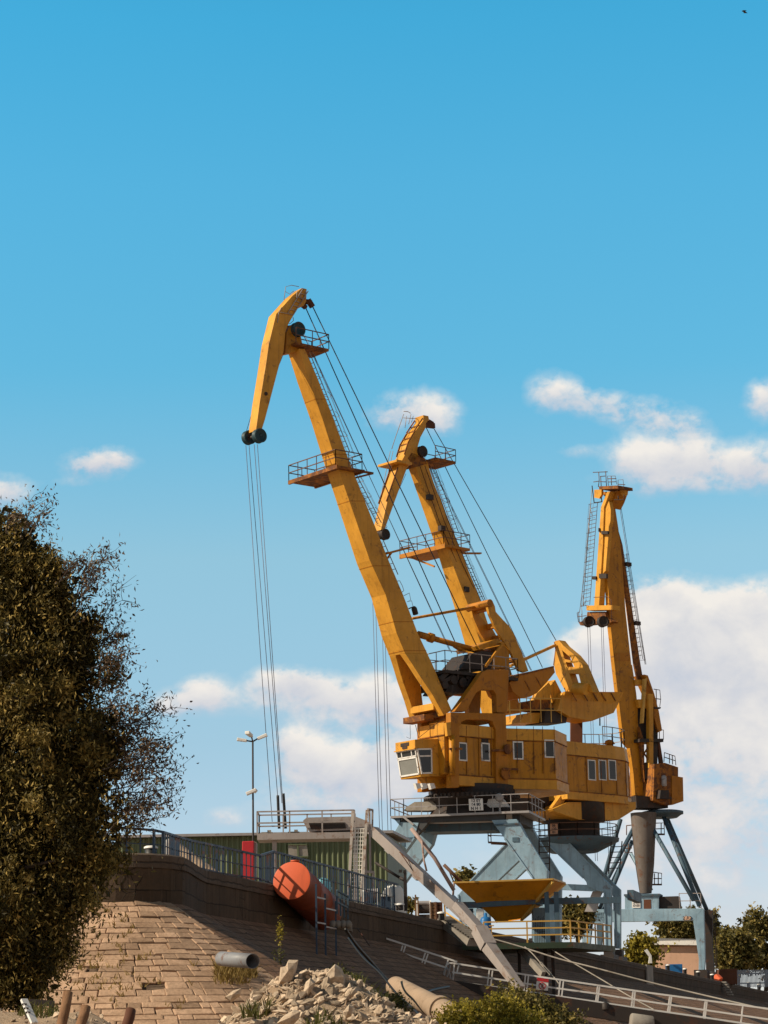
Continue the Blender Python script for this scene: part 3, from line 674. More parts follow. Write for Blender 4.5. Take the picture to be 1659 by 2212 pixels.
for xx,yy in ((600,960),(480,1000)):
    st_=MB(); p=F.on(z6(xx-20,yy-60),1.31); q=F.on(z6(xx+40,yy+50),1.31); st_.bar(p,q,.04,.08); st_.build('weld_rib',M['yrust'],cwb)
st_=MB(); p=F.on(z6(390,880),1.32); q=F.on(z6(775,788),1.32); st_.bar(p,q,.06,.12); st_.build('weld_rib',M['yrust'],cwb)
# machine house
HW=2.25
uF=F.u(F.on(z7(690,400),HW)); uM=F.u(F.on(z7(1385,400),HW)); WB=3.5; uR=F.u(F.on(z8(440,600),WB)); uE=F.u(F.on(z8(548,600),1.9))
def wr(t):
    f=(t[0]-z7(1385,0)[0])/(z8(440,0)[0]-z7(1385,0)[0]); return HW+(WB-HW)*max(0,min(1,f))
def planslab(fr,pts,z0,z1,z0b=None):
    a=[V((fr.O.x,fr.O.y,0))+fr.b*u+fr.w*w for u,w in pts]; n=len(a); m_=MB()
    lo=[V((p.x,p.y,z0)) for p in a]; hi=[V((p.x,p.y,z1)) for p in a]
    return m_.add(lo+hi,[tuple(range(n-1,-1,-1)),tuple(range(n,2*n))]+[(i,(i+1)%n,n+(i+1)%n,n+i) for i in range(n)])
def hplan(o=0): return [(uF+o,-.2),(uF+o,HW+o),(uM,HW+o),(uR,WB+o),(uE-o,1.9),(uE-o,-1.2),(uR,-HW-o),(uF-3.6,-HW-o)]
zt1=F.on(z7(1000,152),HW).z; zs1=F.on(z7(1000,290),HW).z; zb1=F.on(z7(1000,706),HW).z; zk1=F.on(z7(1000,818),HW).z
house=planslab(F,hplan(),zb1,zs1).build('machine_house',M['yellow2'],C1,.03)
planslab(F,hplan(.05),zs1+.05,zt1).build('roof_band',M['yellow'],house,.03)
planslab(F,hplan(.08),zs1,zs1+.05).build('roof_seam',M['yrust'],house)
uK=F.u(F.on(z7(815,760),2.3))
planslab(F,[(uK,-.9),(uK,2.32),(uM,2.32),(uR,WB+.07),(uE-.05,1.95),(uE-.05,-1.25),(uR,-2.32),(uK-2.6,-2.32)],zk1,zb1-.03).build('skirt',M['yellow'],house,.02)
planslab(F,[(uK+.05,-.9),(uK+.05,2.37),(uM,2.37),(uR,WB+.12),(uE-.1,1.98),(uE-.1,-1.3),(uR,-2.37),(uK-2.6,-2.37)],zb1-.03,zb1+.03).build('skirt_seam',M['yrust'],house)
for a,b_ in [(z7(x,160),z7(x+5,700)) for x in (760,930,1065,1200)]+[(z8(x-8,380),z8(x,818)) for x in (90,245,330,438)]:
    sm=MB(); sm.bar(F.on(a,wr(a)+.03),F.on(b_,wr(b_)+.02),.035,.09); sm.build('panel_seam',M['yrust'],house)
vx=F.b; 
for t,(w_,h_) in ((z7(888,442),(.62,1.0)),(z7(1135,445),(.62,1.0)),(z7(1492,428),(.55,1.0)),(z8(388,588),(.95,1.65))):
    P=F.on(t,wr(t)+.01); fx=F.b*(uM-uR)+F.w*(HW-WB); fx=fx.normalized() if t[0]>z7(1385,0)[0] else F.b; fn=V((-fx.y,fx.x,0)); fn=fn if fn.dot(F.w)>0 else -fn; s=.86 if t[0]<1150 else .62
    window(house,P,fx,F.z,.74,1.22,fn)
ln=MB(); ln.bar(F.on(z7(1105,305),HW+.02),F.on(z7(1160,305),HW+.02),.03,.1); p=F.on(z7(1132,340),HW+.01); ln.box(p,.6,.03,.5,(F.b,F.w,F.z)); ln.build('vent',M['dark'],house)
# pipe, gear on the frame posts
pp=MB(); pp.bar(F.on(z7(745,412),2.62),F.on(z7(880,410),2.62),.1,.14); pp.bar(F.on(z7(1210,428),2.62),F.on(z7(1400,425),2.62),.1,.14); pp.bar(F.on(z7(1320,630),2.7),F.on(z7(1485,632),2.7),.16,.14)
pp.build('pipe_bracket',M['yrust'],C1)
for t,r in ((z7(1375,415),.35),(z7(1350,680),.4)):
    pp=MB(); p=F.on(t,2.6); pp.cyl(p,p+F.w*.12,r,n=14); pp.build('bearing_cap',M['yrust'],C1)
yb=MB(); yb.prism(F.ons([z7(710,125),z7(760,118),z7(765,262),z7(725,270)],2.66),-F.w*.25); yb.build('cable_box',M['yellow'],C1)
cl=MB(); p=F.on(z7(772,265),2.5); q=F.on(z7(778,700),2.5); cl.tube([p,q],.22,10); cl.prism(F.ons([z7(735,715),z7(805,715),z7(785,812),z7(765,812)],2.4),-F.w*.1); cl.build('drain_pipe',M['yellow2'],C1)
# front block and cab
fb=MB(); p=V((F.O.x,F.O.y,(zs1+zt1)/2))+F.b*(uF+.07)+F.w*.9; fb.bar(p-F.z*.45,p+F.z*.45,.04,.04); fb.build('panel_seam',M['yrust'],house)
CW=1.65; CWD=2.05
cabp=[z7(370,308),z7(742,298),z7(742,706),z7(433,712),z7(428,690),z7(383,402),z7(372,400)]
cab=MB(); cab.prism(F.ons(cabp,CW),-F.w*CWD); cab=cab.build('driver_cab',M['yellow'],C1,.02)
# side window
def panel(parent,quadpts,n,name,mat,t=.05):
    m_=MB(); m_.prism(quadpts,V(n)*t); return m_.build(name,mat,parent)
def framed(parent,q,n,bars_u=(),bars_v=(),f=.085,mat='white',glass='glass'):
    """q: corners tl,tr,br,bl ; bars as fractions"""
    q=[V(p) for p in q]; n=V(n).normalized()
    L_=lambda u,v: q[0].lerp(q[1],u).lerp(q[3].lerp(q[2],u),v)
    m_=MB()
    for (u0,v0,u1,v1) in [(0,0,1,0),(0,1,1,1),(0,0,0,1),(1,0,1,1)]+[(u,v0,u,v1) for u,v0,v1 in bars_u]+[(u0,v,u1,v) for v,u0,u1 in bars_v]:
        a=L_(u0,v0); b_=L_(u1,v1); e=(b_-a).normalized()*f/2; m_.bar(a-e+n*.03,b_+e+n*.03,f,.09,up=n)
    o=m_.build('window',M[mat],parent)
    m_=MB(); m_.prism([p+n*.012 for p in q],n*.014); m_.build('pane',M[glass],o); return o
framed(cab,F.ons([z7(392,416),z7(543,412),z7(548,672),z7(440,676)],CW),F.w,(),((.29,0,1),),.10)
# slanted windscreen between the near and far edges
nt_,nb_=F.on(z7(384,404),CW),F.on(z7(430,692),CW); ft,fbm=nt_-F.w*CWD,nb_-F.w*CWD
nn=(nb_-nt_).cross(F.w).normalized(); nn=nn if nn.dot(F.b)>0 else -nn
Lc=lambda u,v: ft.lerp(nt_,u).lerp(fbm.lerp(nb_,u),v)
framed(cab,[Lc(.03,.03),Lc(.97,.03),Lc(.97,.27),Lc(.03,.27)],nn,((.25,0,1),(.78,0,1)),(),.07)
framed(cab,[Lc(.05,.33),Lc(.96,.33),Lc(.96,.95),Lc(.05,.95)],nn,(),(),.10,glass='glassgrey')
sg=MB(); p=F.on(z7(371,345),CW)-F.w*1.05; sg.box(p+F.b*.02,.03,.85,.22,(F.b,F.w,F.z)); sg.box(p+F.b*.02-F.z*.2,.04,.5,.16,(F.b,F.w,F.z)); sg.build('vent',M['dark'],cab)
hd=MB(); hd.prism(F.ons([z7(365,398),z7(388,396),z7(390,408),z7(365,410)],CW+.05),-F.w*(CWD+.1)); hd.build('rain_hood',M['yellow'],cab)
an=MB(); p=F.on(z7(320,300),.5); an.bar(p,p+F.z*.9,.03,.03); an.bar(p,F.on(z7(275,280),.3),.02,.02); a=F.on(z7(410,290),1.2); an.bar(a,F.on(z7(690,70),1.8),.03,.03); an.bar(a,F.on(z7(375,150),1.2),.03,.03); an.build('aerial',M['rope'],cab)
for k,x in enumerate((375,445,530)):
    un=MB(); un.prism(F.ons([z7(x,785),z7(x+48,785),z7(x+66,835),z7(x+20,850)],1.9),-F.w*.25); un.build('step_plate',M['white'],C1)
bs=MB(); bs.prism(F.ons([z7(440,720),z7(700,712),z7(760,815),z7(640,830),z7(500,790)],1.3),-F.w*.45); bs.build('cab_bracket',M['yellow2'],C1)
# slewing ring and base drum
rg=MB(); zb=F.on(z7(800,815),2.3).z-F.O.z
top=F.L(0,0,zb-.05); rg.lathe(F.L(0,0,.0),[(2.2,0),(2.6,.0),(2.7,zb*.45),(3.15,zb*.5),(3.15,zb*.78),(2.9,zb*.8),(2.9,zb+.3)],40); rg.build('slew_ring',M['dark'],C1)
def gear(mb,c,r,h,n=64,d=.12):
    pts=[]
    for k in range(n):
        for f,rr in ((0,r),(.5,r),(.5,r+d),(1,r+d)):
            a=2*math.pi*(k+f)/n; pts.append(V(c)+V((rr*math.cos(a),rr*math.sin(a),0)))
    return mb.prism(pts,(0,0,h))
rt=MB(); gear(rt,F.L(0,0,zb*.54),3.12,zb*.2); rt.build('ring_gear',M['dark'],C1)
# ------------------------------------------------------------ portals
class Pf:
    """plane across the quay (normal along the rails) at offset r from a crane's centre"""
    def __init__(s,O): s.O=V(O)
    def on(s,p,r): return onp(p,s.O+RD*r,RD)
    def ons(s,ps,r): return [s.on(p,r) for p in ps]
    def L(s,g,r,z): return V((s.O.x,s.O.y,0))+GD*g+RD*r+V((0,0,z))
def text_obj(name,lines,c,ux,uy,n,size,mat,parent,bold=.0):
    """lettering as flat raised strokes on a sign"""
    cu=bpy.data.curves.new(name,'FONT'); cu.body='\n'.join(lines); cu.size=size; cu.extrude=.006; cu.align_x='CENTER'; cu.align_y='CENTER'; cu.space_line=.95; cu.offset=bold
    t=bpy.data.objects.new('tmp',cu); COL.objects.link(t)
    dg=bpy.context.evaluated_depsgraph_get(); me=bpy.data.meshes.new_from_object(t.evaluated_get(dg))
    bpy.data.objects.remove(t); 
    R=Matrix((V(ux),V(uy),V(n))).transposed(); org=ORG[parent.name]
    for v in me.vertices: v.co=R@v.co+V(c)-org
    me.name=name; me.materials.clear(); me.materials.append(mat)
    o=bpy.data.objects.new(name,me); COL.objects.link(o); o.parent=parent; ORG[o.name]=org
    return o
def signboard(parent,q,n,lines,size,mat='white',ink='rope',name='sign_board',t=.05):
    q=[V(p) for p in q]; n=V(n).normalized(); m_=MB(); m_.prism(q,n*t); o=m_.build(name,M[mat],parent)
    c=sum(q,V())/4+n*(t+.004); ux=(q[1]-q[0]).normalized(); uy=(q[0]-q[3]).normalized(); uy=(uy-ux*uy.dot(ux)).normalized()
    text_obj('lettering',lines,c,ux,uy,ux.cross(uy),size,M[ink],o,.008); return o
P1=Pf(F.O)
NRM=-RD   # facing the camera
def leg(parent,pf,pts,r,t,mat,name='portal_leg'):
    m_=MB(); m_.prism(pf.ons(pts,r),RD*t); return m_.build(name,mat,parent,.02)
def leg_at(parent,pf,pts,r0,r,t,mat,name='portal_leg'):
    m_=MB(); q=[p+RD*(r-r0) for p in pf.ons(pts,r0)]; m_.prism(q,RD*t); l=m_.build(name,mat,parent,.02)
    m_=MB(); c=sum(q,V())/len(q)
    for a,b_ in zip(q,q[1:]+q[:1]):
        if (b_-a).length>2: m_.bar(a-RD*.02,b_-RD*.02,.10,.14,RD)
    m_.build('edge_flange',mat,l); return l
lnl=[zA(300,440),zA(470,450),zA(430,590),zA(145,985),zA(128,1060),zA(115,1640),zA(25,1640),zA(52,1060),zA(80,815),zA(205,600)]
lnr=[zA(1150,425),zA(1385,415),zA(1480,590),zB(705,770),zB(700,870),zB(690,1650),zB(545,1650),zB(545,870),zB(540,840),zB(240,420)]
for pts in (lnl,lnr):
    for r,t in ((-2.9,.9),(2.4,.9)):
        l=leg_at(C1,P1,pts,-2.9,r,t,M['blue'])
        q=P1.ons([pts[5],pts[6]],-2.9); c=(q[0]+q[1])/2+RD*(r+2.9+t/2)
        b_=MB(); b_.box((c.x,c.y,ZQ+.55),1.0,2.6,.5,(GD,RD,V((0,0,1)))); 
        b_.box((c.x,c.y,ZQ+.95),.7,1.2,.5,(GD,RD,V((0,0,1)))); bo=b_.build('wheel_truck',M['dark'],l)
        for s in (-.75,.75):
            w_=MB(); cc=V((c.x,c.y,ZQ+.33))+RD*s; w_.cyl(cc-GD*.15,cc+GD*.15,.33,n=18); w_.build('rail_wheel',M['dark'],bo)
# girders between the legs
def girder(parent,pf,pts,r,t,mat,name): 
    m_=MB(); m_.prism(pf.ons(pts,r),RD*t); return m_.build(name,mat,parent,.02)
girder(C1,P1,[zA(322,395),zA(1275,350),zA(1275,440),zA(1110,430),zA(560,443),zA(545,470),zA(440,590),zA(290,478)],-2.85,.5,M['dark_girder'],'girder')
girder(C1,P1,[zA(520,462),zA(1170,445),zA(1185,520),zA(540,535)],-1.2,2.4,M['bluedk'],'girder')
girder(C1,P1,[zA(322,395),zA(1330,350),zA(1385,440),zA(300,478)],2.6,.5,M['dark_girder'],'girder')
for g in (-3.6,3.4):
    p=P1.L(g,-2.4,P1.on(zA(800,410),-2.85).z); gb=MB(); gb.bar(p,p+RD*5.0,.5,.75); gb.build('side_girder',M['dark_girder'],C1)
# deck with railing
zd=P1.on(zA(800,362),-3.1).z; gl_=(P1.on(zA(207,385),-3.1)-P1.O).dot(GD); gr_=(P1.on(zA(1500,332),-3.1)-P1.O).dot(GD)
d=MB(); d.prism([P1.L(gl_,-3.1,zd),P1.L(gr_,-3.1,zd),P1.L(gr_,3.2,zd),P1.L(gl_,3.2,zd)],(0,0,-.14)); dko=d.build('portal_deck',M['galv'],C1)
r_=MB(); ring=[P1.L(gl_,3.1,zd),P1.L(gl_-.0,-3.05,zd),P1.L(gl_+.9,-3.05,zd),P1.L(gr_,-3.05,zd),P1.L(gr_,3.1,zd),P1.L(gl_,3.1,zd)]
r_.rail(ring,1.1,1.15,.027,(.5,)); r_.build('railing',M['galv'],dko)
ch=MB(); ch.prism(P1.ons([zA(210,385),zA(300,392),zA(290,470),zA(255,430)],-3.0),RD*.4); ch.build('bracket',M['bluedk'],C1)
br=MB(); br.bar(P1.on(zA(330,395),-3.1),P1.on(zA(425,470),-3.1),.28,.12); br.build('brace_plate',M['galv'],C1)
signboard(C1,P1.ons([zA(938,228),zA(1068,222),zA(1075,333),zA(943,336)],-3.15),NRM,['12 0Y','64 80','N H 1'],.27)
eq=MB(); eq.prism(P1.ons([zA(360,300),zA(430,255),zA(600,250),zA(685,325),zA(560,335),zA(330,335)],-1.6),RD*1.2); eq.build('cable_drum_cover',M['conc'],C1)
eq=MB(); eq.prism(P1.ons([zA(1085,228),zA(1250,222),zA(1310,298),zA(1090,310)],-2.2),RD*.8); eq.build('motor_cover',M['white'],C1)
eq=MB(); c=P1.on(zA(1225,215),-2.6); eq.lathe(c-RD*.2,[(.1,0),(.28,.02),(.28,.2),(.2,.35)],14,RD); eq.bar(c-V((0,0,.2)),c-V((0,0,.9)),.12,.12); eq.build('winch_handwheel',M['galv'],C1)
dr=MB(); zt=F.L(0,0,0).z; dr.lathe((F.O.x,F.O.y,zd),[(3.0,0),(2.6,zt-zd+.2),(2.3,zt-zd+.4)],28); dr.build('base_drum',M['dark'],C1)
ld=MB(); p=P1.on(zB(672,200),1.2); q=P1.on(zB(672,880),1.2); ld.ladder(q,p,GD,.7,.36,.04,0); ld.build('ladder',M['dark'],C1)
mk=MB(); c=P1.on(zA(318,645),-2.93); mk.box(c,.32,.04,.32,(GD,RD,V((0,0,1)))); mk.build('plate_mark',M['bluedk'],C1)
mk=MB(); c=P1.on(zA(1375,605),-2.93); mk.box(c,.42,.04,.28,(GD,RD,V((0,0,1)))); mk.build('plate_mark',M['bluedk'],C1)
for sg,pts in ((lnl,(zA(205,600),zA(430,590))),(lnr,(zA(1175,470),zA(1405,455)))):
    a,b_=P1.on(pts[0],-2.95),P1.on(pts[1],-2.95); m_=MB(); m_.bar(a,b_,.10,.07,RD); m_.build('flange_seam',M['bluedk'],C1)
# small outrigger cage at the right, and old scaffold box
cg=MB(); q=[P1.on(zA(1120,632),1.0),P1.on(zA(1290,640),1.0)]; cg.bar(q[0],q[1],.12,.12); cg.bar(q[0]+RD*1,q[1]+RD*1,.12,.12); cg.rail([q[0]+RD*1,q[0],q[1]],.95,.9,.03); cg.build('side_cage',M['railbrown'],C1)
# ============================================================ crane 2 (middle, jib folded over its shorter looking boom)
F2=Fr((1240,1812),193,(-.74,-.67)); P2=Pf(F2.O)
C2=empty('portal_crane',V((F2.O.x,F2.O.y,ZQ)),'middle yellow portal crane, its boom half hidden behind the tallest one, square balance box behind','crane','yellow harbour cranes')
def quad2(fr,nf,nr,hw):
    a=fr.on(nf,hw); c=fr.on(nr,hw); s=fr.w*(2*hw); return [a,c,c-s,a-s]
st=[(z3(505,690),z3(640,650),.42),(z3(580,900),z3(715,890),.42),(z3(815,1500),z3(952,1480),.55),(z3(1080,2200),z3(1225,2180),.80),(z5(1090,545),z5(1230,520),.9),(z5(1215,1000),z5(1345,960),1.0),(z5(1300,1290),z5(1400,1270),1.05)]
bm_=MB(); loft(bm_,[quad2(F2,*s) for s in st]); bm_.build('boom',Y,C2,.02)
# netting of struts and ladder on the shaded side
ns=MB()
A=[z3(560,700),z3(770,1300),z3(960,1750),z3(1170,2200)]
for dx in (0,55,100):
    ns.tube([F2.on((p[0]+dx*K/2.765,p[1]),.62+.002*dx) for p in A],.03,4)
ns.build('cable_tray',M['rust'],C2)
for t,rr in ((z3(670,1045),.35),(z3(800,1385),.4),(z3(1060,2050),.4)):
    b_=MB(); p=F2.on(t,.7); b_.box(p,.5,.4,.42,(F2.b,F2.w,F2.z)); b_.build('junction_box',M['dark'],C2)
lad(F2,z3(690,690),z3(960,1430),.2,C2,1.3,None,'railbrown',.5); lad(F2,z3(1010,1600),z3(1250,2170),.2,C2,1.3,None,'railbrown',.5)
jb=[(600,150),(655,160),(662,200),(628,240),(630,280),(570,390),(540,490),(545,600),(420,730),(270,1140),(178,1400),(138,1400),(210,1080),(330,720),(400,580),(440,450),(510,330),(600,210)]
jib=prism_w(F2,[z3(*p) for p in jb],.5).build('jib',Y,C2,.015)
# ribs on the front of the jib
rb=MB()
for a,b_ in (((600,185),(510,320)),((510,330),(440,450)),((440,450),(400,580)),((330,720),(205,1090))):
    for s in (.02,.98):
        p=F2.on(z3(*a),.5)-F2.w*s+F2.b*.06; q=F2.on(z3(*b_),.5)-F2.w*s+F2.b*.06; rb.bar(p,q,.06,.1)
for a in ((560,265),(515,325),(470,395),(440,460),(415,530)):
    p=F2.on(z3(*a),.5)+F2.b*.05; rb.bar(p,p-F2.w*1.0,.07,.09)
rb.build('stiffening_rib',M['yrust'],jib)
lk=MB(); lk.bar(F2.on(z3(610,255),.2),F2.on(z3(715,268),.2),.3,.42); lk.bar(F2.on(z3(640,220),.0),F2.on(z3(690,250),0),.5,.3); lk.build('rope_link',M['rust'],jib)
gr=MB(); gr.tube([F2.on(z3(x,y),-.5) for x,y in ((255,520),(300,380),(385,140))],.03,4); gr.tube([F2.on(z3(x,y),-.5) for x,y in ((385,110),(430,112),(460,130))],.03,4)
for x,y,x2,y2 in ((400,290,415,160),(440,250,465,140),(470,230,490,160)): gr.tube([F2.on(z3(x,y),-.2),F2.on(z3(x2,y2),-.2)],.026,4)
gr.tube([F2.on(z3(x,y),-.2) for x,y in ((380,180),(530,190))],.026,4); gr.tube([F2.on(z3(240,540),-.5),F2.on(z3(75,1330),-.5)],.024,4); gr.tube([F2.on(z3(270,540),-.5),F2.on(z3(95,1340),-.5)],.024,4)
gr.build('guard_rail',M['rail'],jib)
for t,w_,r in ((z3(178,1450),.5,.46),(z3(150,1440),-.5,.46)):
    m_=MB(); sheave(m_,F2.on(t,w_),F2.w,r,.28); m_.build('sheave',M['dark'],C2)
for t,w_,r in ((z3(585,548),.6,.48),(z3(395,530),-.75,.48)):
    m_=MB(); sheave(m_,F2.on(t,w_),F2.w,r,.28); m_.build('head_sheave',M['dark' if w_>0 else 'yrust'],C2)
hd=MB(); hd.prism(F2.ons([z3(430,620),z3(470,560),z3(600,600),z3(640,680),z3(500,720)],.5),-F2.w*1.0); hd.build('boom_head',M['yrust'],C2)
u,z=uz(F2,z3(640,640),.6); deck(F2,u-2.6,u-.3,-1.2,1.3,z+.15,.2,C2,M['yrust'],M['railbrown'],1.0,'nsf')
u,z=uz(F2,z3(400,660),.8); deck(F2,u-.6,u+1.1,-1.3,1.0,z,.18,C2,M['yellow'],M['railbrown'],.01,'')
u,z=uz(F2,z3(850,1560),.9); o=deck(F2,u-2.6,u+.4,-4.3,1.0,z,.2,C2,M['yellow3'],M['railbrown'],1.15,'nfse')
br=MB(); br.bar(F2.L(u+.4,-4.3,z-.2),F2.L(u+.4,1.2,z-.2),.16,.36); br.bar(F2.L(u-3,-.5,z-.1),F2.L(u-5,-.2,z+.1),.3,.12); br.bar(F2.L(u-.3,-3.6,z-.3),F2.L(u-.3,-.9,z-1.5),.14,.14); br.build('bracket',M['yellow3'],o)
for a,b_,w_ in ((z3(630,285),z6(652,797),.0),(z3(708,285),z6(800,503),.2)):
    m_=MB(); m_.tube([F2.on(a,w_),F2.on(b_,w_)],.034,6); m_.build('stay_rope',M['rope'],C2)
for a,b_,w_ in ((z3(690,715),z6(525,830),.3),(z3(700,712),z6(535,830),-.2)):
    m_=MB(); m_.tube([F2.on(a,w_),F2.on(b_,w_)],.025,5); m_.build('hoist_rope',M['ropelt'],C2)
for a,b_ in (((806,1330),(820,1795)),((812,1330),(826,1795)),((826,1362),(838,1795)),((832,1380),(845,1795))):
    m_=MB(); pa=F2.on(z3(160,1490),0); x0=pix(pa)[0]; p=F2.on((a[0]-8,1170),0); q=F2.on(b_,0)
    t=(1170-1330)/(1795-1330); xa=b_[0]+(b_[0]-a[0])*(1170-b_[1])/(b_[1]-a[1]); m_.tube([F2.on((xa,1170),0),q],.023,5); m_.build('hoist_rope',M['ropelt'],C2)
m_=MB(); m_.tube([F2.on(z3(410,790),-.2),F2.on(z3(150,1370),-.4)],.02,4); m_.build('hoist_rope',M['rope'],C2)
# rocker: broad front plate with openings, box behind
PB=F2.on(z6(900,1060),1.2)
fo=lambda pts:[onp(z6(*p),PB,F2.b) for p in pts]
rk=MB()
rk.prism(fo([(785,510),(830,498),(865,610),(890,700),(945,860),(1010,1062),(905,1062),(800,870),(780,780),(800,600)]),-F2.b*.8)
rk.prism(fo([(830,498),(880,560),(1000,660),(1080,760),(1205,1064),(1090,1062),(1078,1000),(1045,865),(1000,790),(960,690),(865,608)]),-F2.b*.8)
rk.prism(fo([(868,700),(985,725),(990,752),(880,732)]),-F2.b*.7); rk.prism(fo([(905,790),(1000,790),(1045,865),(945,862)]),-F2.b*.79)
rk.build('rocker_arm',Y,C2)
rk=MB(); rk.cyl(onp(z6(1010,1025),PB+F2.b*.3,F2.b),onp(z6(1130,1030),PB+F2.b*.3,F2.b),.5,n=16); rk.build('rocker_axle',Y,C2)
rk=MB(); rk.prism(fo([(785,515),(800,600),(780,780),(768,770),(790,600),(775,520)]),-F2.b*1.4); rk.build('rocker_flange',M['yrust'],C2)
bx=F2.ons([z6(875,1066),z6(1495,1074),z6(1492,1165),z6(1430,1290),z6(1190,1380),z6(960,1340),z6(815,1255)],1.4)
bo=MB().prism(bx,-F2.w*2.0).build('balance_box',M['yellow'],C2,.03)
lipn=F2.ons([z6(872,1062),z6(1500,1070),z6(1496,1160),z6(1390,1195),z6(1110,1198),z6(880,1110)],1.4)
# flared upper lip of the box
lp=MB(); lp.prism([p+F2.w*(.02+.35*(1 if i<2 else 0)) for i,p in enumerate(lipn)],-F2.w*.3); lp.build('lip',M['yellow'],bo)
for x in (980,1100,1210,1300,1405):
    st_=MB(); p=F2.on(z6(x-5,1075),1.75); q=F2.on(z6(x+45,1160),1.55); st_.bar(p,q,.05,.1); st_.build('weld_rib',M['yrust'],bo)
rd=MB(); rd.bar(F2.on(z6(300,780),.3),F2.on(z6(790,555),.3),.3,.22); rd.build('strut',Y,C2)
# tower under the rocker
tw=MB(); tw.prism(F2.ons([z6(560,1150),z6(590,1080),z6(720,960),z6(748,1000),z6(735,1150)],1.0),-F2.w*.4); tw.prism(F2.ons([z6(735,1000),z6(790,930),z6(860,1070),z6(760,1180)],.8),-F2.w*1.4); tw.build('tower_plate',M['yellow'],C2)
tw=MB(); tw.prism(F2.ons([z6(500,1160),z6(560,1150),z6(740,1140),z6(765,1240),z6(640,1260),z6(500,1240)],.9),-F2.w*1.8); tw.build('slew_head',M['yrust'],C2)
tw=MB(); tw.prism(F2.ons([z6(690,1240),z6(770,1240),z6(920,1340),z6(910,1400),z6(670,1400)],1.0),-F2.w*2.2); tw.build('gear_casing',M['dark'],C2)
tw=MB(); tw.prism(F2.ons([z6(455,1300),z6(520,1290),z6(690,1290),z6(690,1398),z6(400,1398)],.4),-F2.w*2.4); tw.build('front_fairing',Y,C2)
lg=MB(); lg.prism(F2.ons([z5(1380,870),z5(1480,880),z5(1520,1080),z5(1500,1130),z5(1420,1100)],1.2),-F2.w*2.4); lg.prism(F2.ons([z5(1370,1140),z5(1490,1130),z5(1530,1290),z5(1400,1290)],.9),-F2.w*1.8); lg.build('tower_leg',M['yellow3'],C2)
# head of the tower: railings
r_=MB(); r_.rail([F2.on(z6(300,1390),1.4),F2.on(z6(860,1392),1.4)],2.0,1.3,.035,(.5,)); r_.build('railing',M['raily'],C2); r_=MB(); r_.rail([F2.on(z6(400,1170),1.2),F2.on(z6(560,1165),1.2)],1.2,.8,.03); r_.build('railing',M['raily'],C2)
cl=MB(); p=F2.on(z6(1020,1375),-1.0); q=F2.on(z6(1020,1640),-1.0); cl.bar(q,p,1.0,1.0); cl.build('column',M['rust'],C2)
rp=MB(); rp.tube([F2.on(z6(1277,1350),.6),F2.on(z6(1277,1430),.6)],.06,5); rp.build('rope_end',M['rope'],C2)
# machine house with rounded rear
hz1=F2.on(z8(740,668),2.5).z; hz0=F2.on(z8(740,1000),2.5).z; hzt=F2.on(z8(740,535),2.5).z
HR=2.6
def house_plan(off=0,uf=3.5):
    uc=F2.u(F2.on(z8(1010,800),HR)); pts=[(uf,-HR-off),(uf,HR+off)]
    n=7
    for k in range(n+1):
        a=math.pi*k/n; pts.append((uc-(3.4+off)*math.sin(a)*1.0,(HR+off)*math.cos(a)))
    return pts,uc
def slab(z0,z1,off=0,taper=0):
    pts,uc=house_plan(off); pt2,_=house_plan(off-taper)
    a=[V((F2.O.x,F2.O.y,z0))+F2.b*u+F2.w*w for u,w in pts]; b_=[V((F2.O.x,F2.O.y,z1))+F2.b*u+F2.w*w for u,w in pt2]
    m_=MB(); n=len(a); m_.add(a+b_,[tuple(range(n-1,-1,-1)),tuple(range(n,2*n))]+[(i,(i+1)%n,n+(i+1)%n,n+i) for i in range(n)]); return m_
H2=slab(hz0,hz1).build('machine_house',M['yellow2'],C2,.02)
slab(hz1+.06,hzt,.06,.15).build('roof',M['yellow'],H2,.02)
slab(hz1,hz1+.06,.10).build('roof_seam',M['yrust'],H2)
zsk=F2.on(z8(740,1072),2.6).z
slab(zsk,hz0-.02,.12).build('skirt',M['yellow'],H2,.02); slab(hz0-.04,hz0+.03,.15).build('skirt_seam',M['yrust'],H2)
pts,uc=house_plan(0.02)
for (u,w_) in pts[2:]+[(uc+1.9,HR+.02),(uc+3.7,HR+.02)]:
    sm=MB(); p=V((F2.O.x,F2.O.y,hz0))+F2.b*u+F2.w*w_; sm.bar(p,p+V((0,0,hz1-hz0)),.05,.07); sm.build('panel_seam',M['yrust'],H2)
for x,wd in ((780,.85),(880,.85),(972,.8)):
    window(H2,F2.on(z8(x,787),HR),F2.b,F2.z,.95,1.72,F2.w)
# the window on a rounded facet
a=V((F2.O.x,F2.O.y,0))+F2.b*pts[4][0]+F2.w*pts[4][1]; b_=V((F2.O.x,F2.O.y,0))+F2.b*pts[5][0]+F2.w*pts[5][1]
c=(a+b_)/2; c.z=F2.on(z8(1148,800),HR).z; ax=(b_-a).normalized(); nn=V((ax.y,-ax.x,0)); nn=nn if nn.dot(c-F2.O)>0 else -nn
window(H2,c,ax,F2.z,.8,1.6,nn)
rf=MB(); rp_,_=house_plan(-.25,-1.5); rf.rail([V((F2.O.x,F2.O.y,hzt))+F2.b*u+F2.w*w_ for u,w_ in rp_[1:]],1.6,1.3,.032,(.5,)); rf.build('railing',M['rail'],H2)
vt=MB(); p=F2.on(z8(945,520),1.0); vt.lathe(V((p.x,p.y,hzt)),[(.7,0),(.55,.15),(.3,.15),(.3,.35),(.5,.4),(.3,.7),(.05,.78)],14); vt.build('roof_vent',M['yellow3'],H2)
bl=MB(); bl.prism(F2.ons([z8(418,1150),z8(560,1085),z8(1195,1083),z8(1193,1150),z8(1025,1255),z8(660,1250),z8(430,1172)],2.3),-F2.w*4.2); blo=bl.build('ballast_box',M['yellow'],C2,.03)
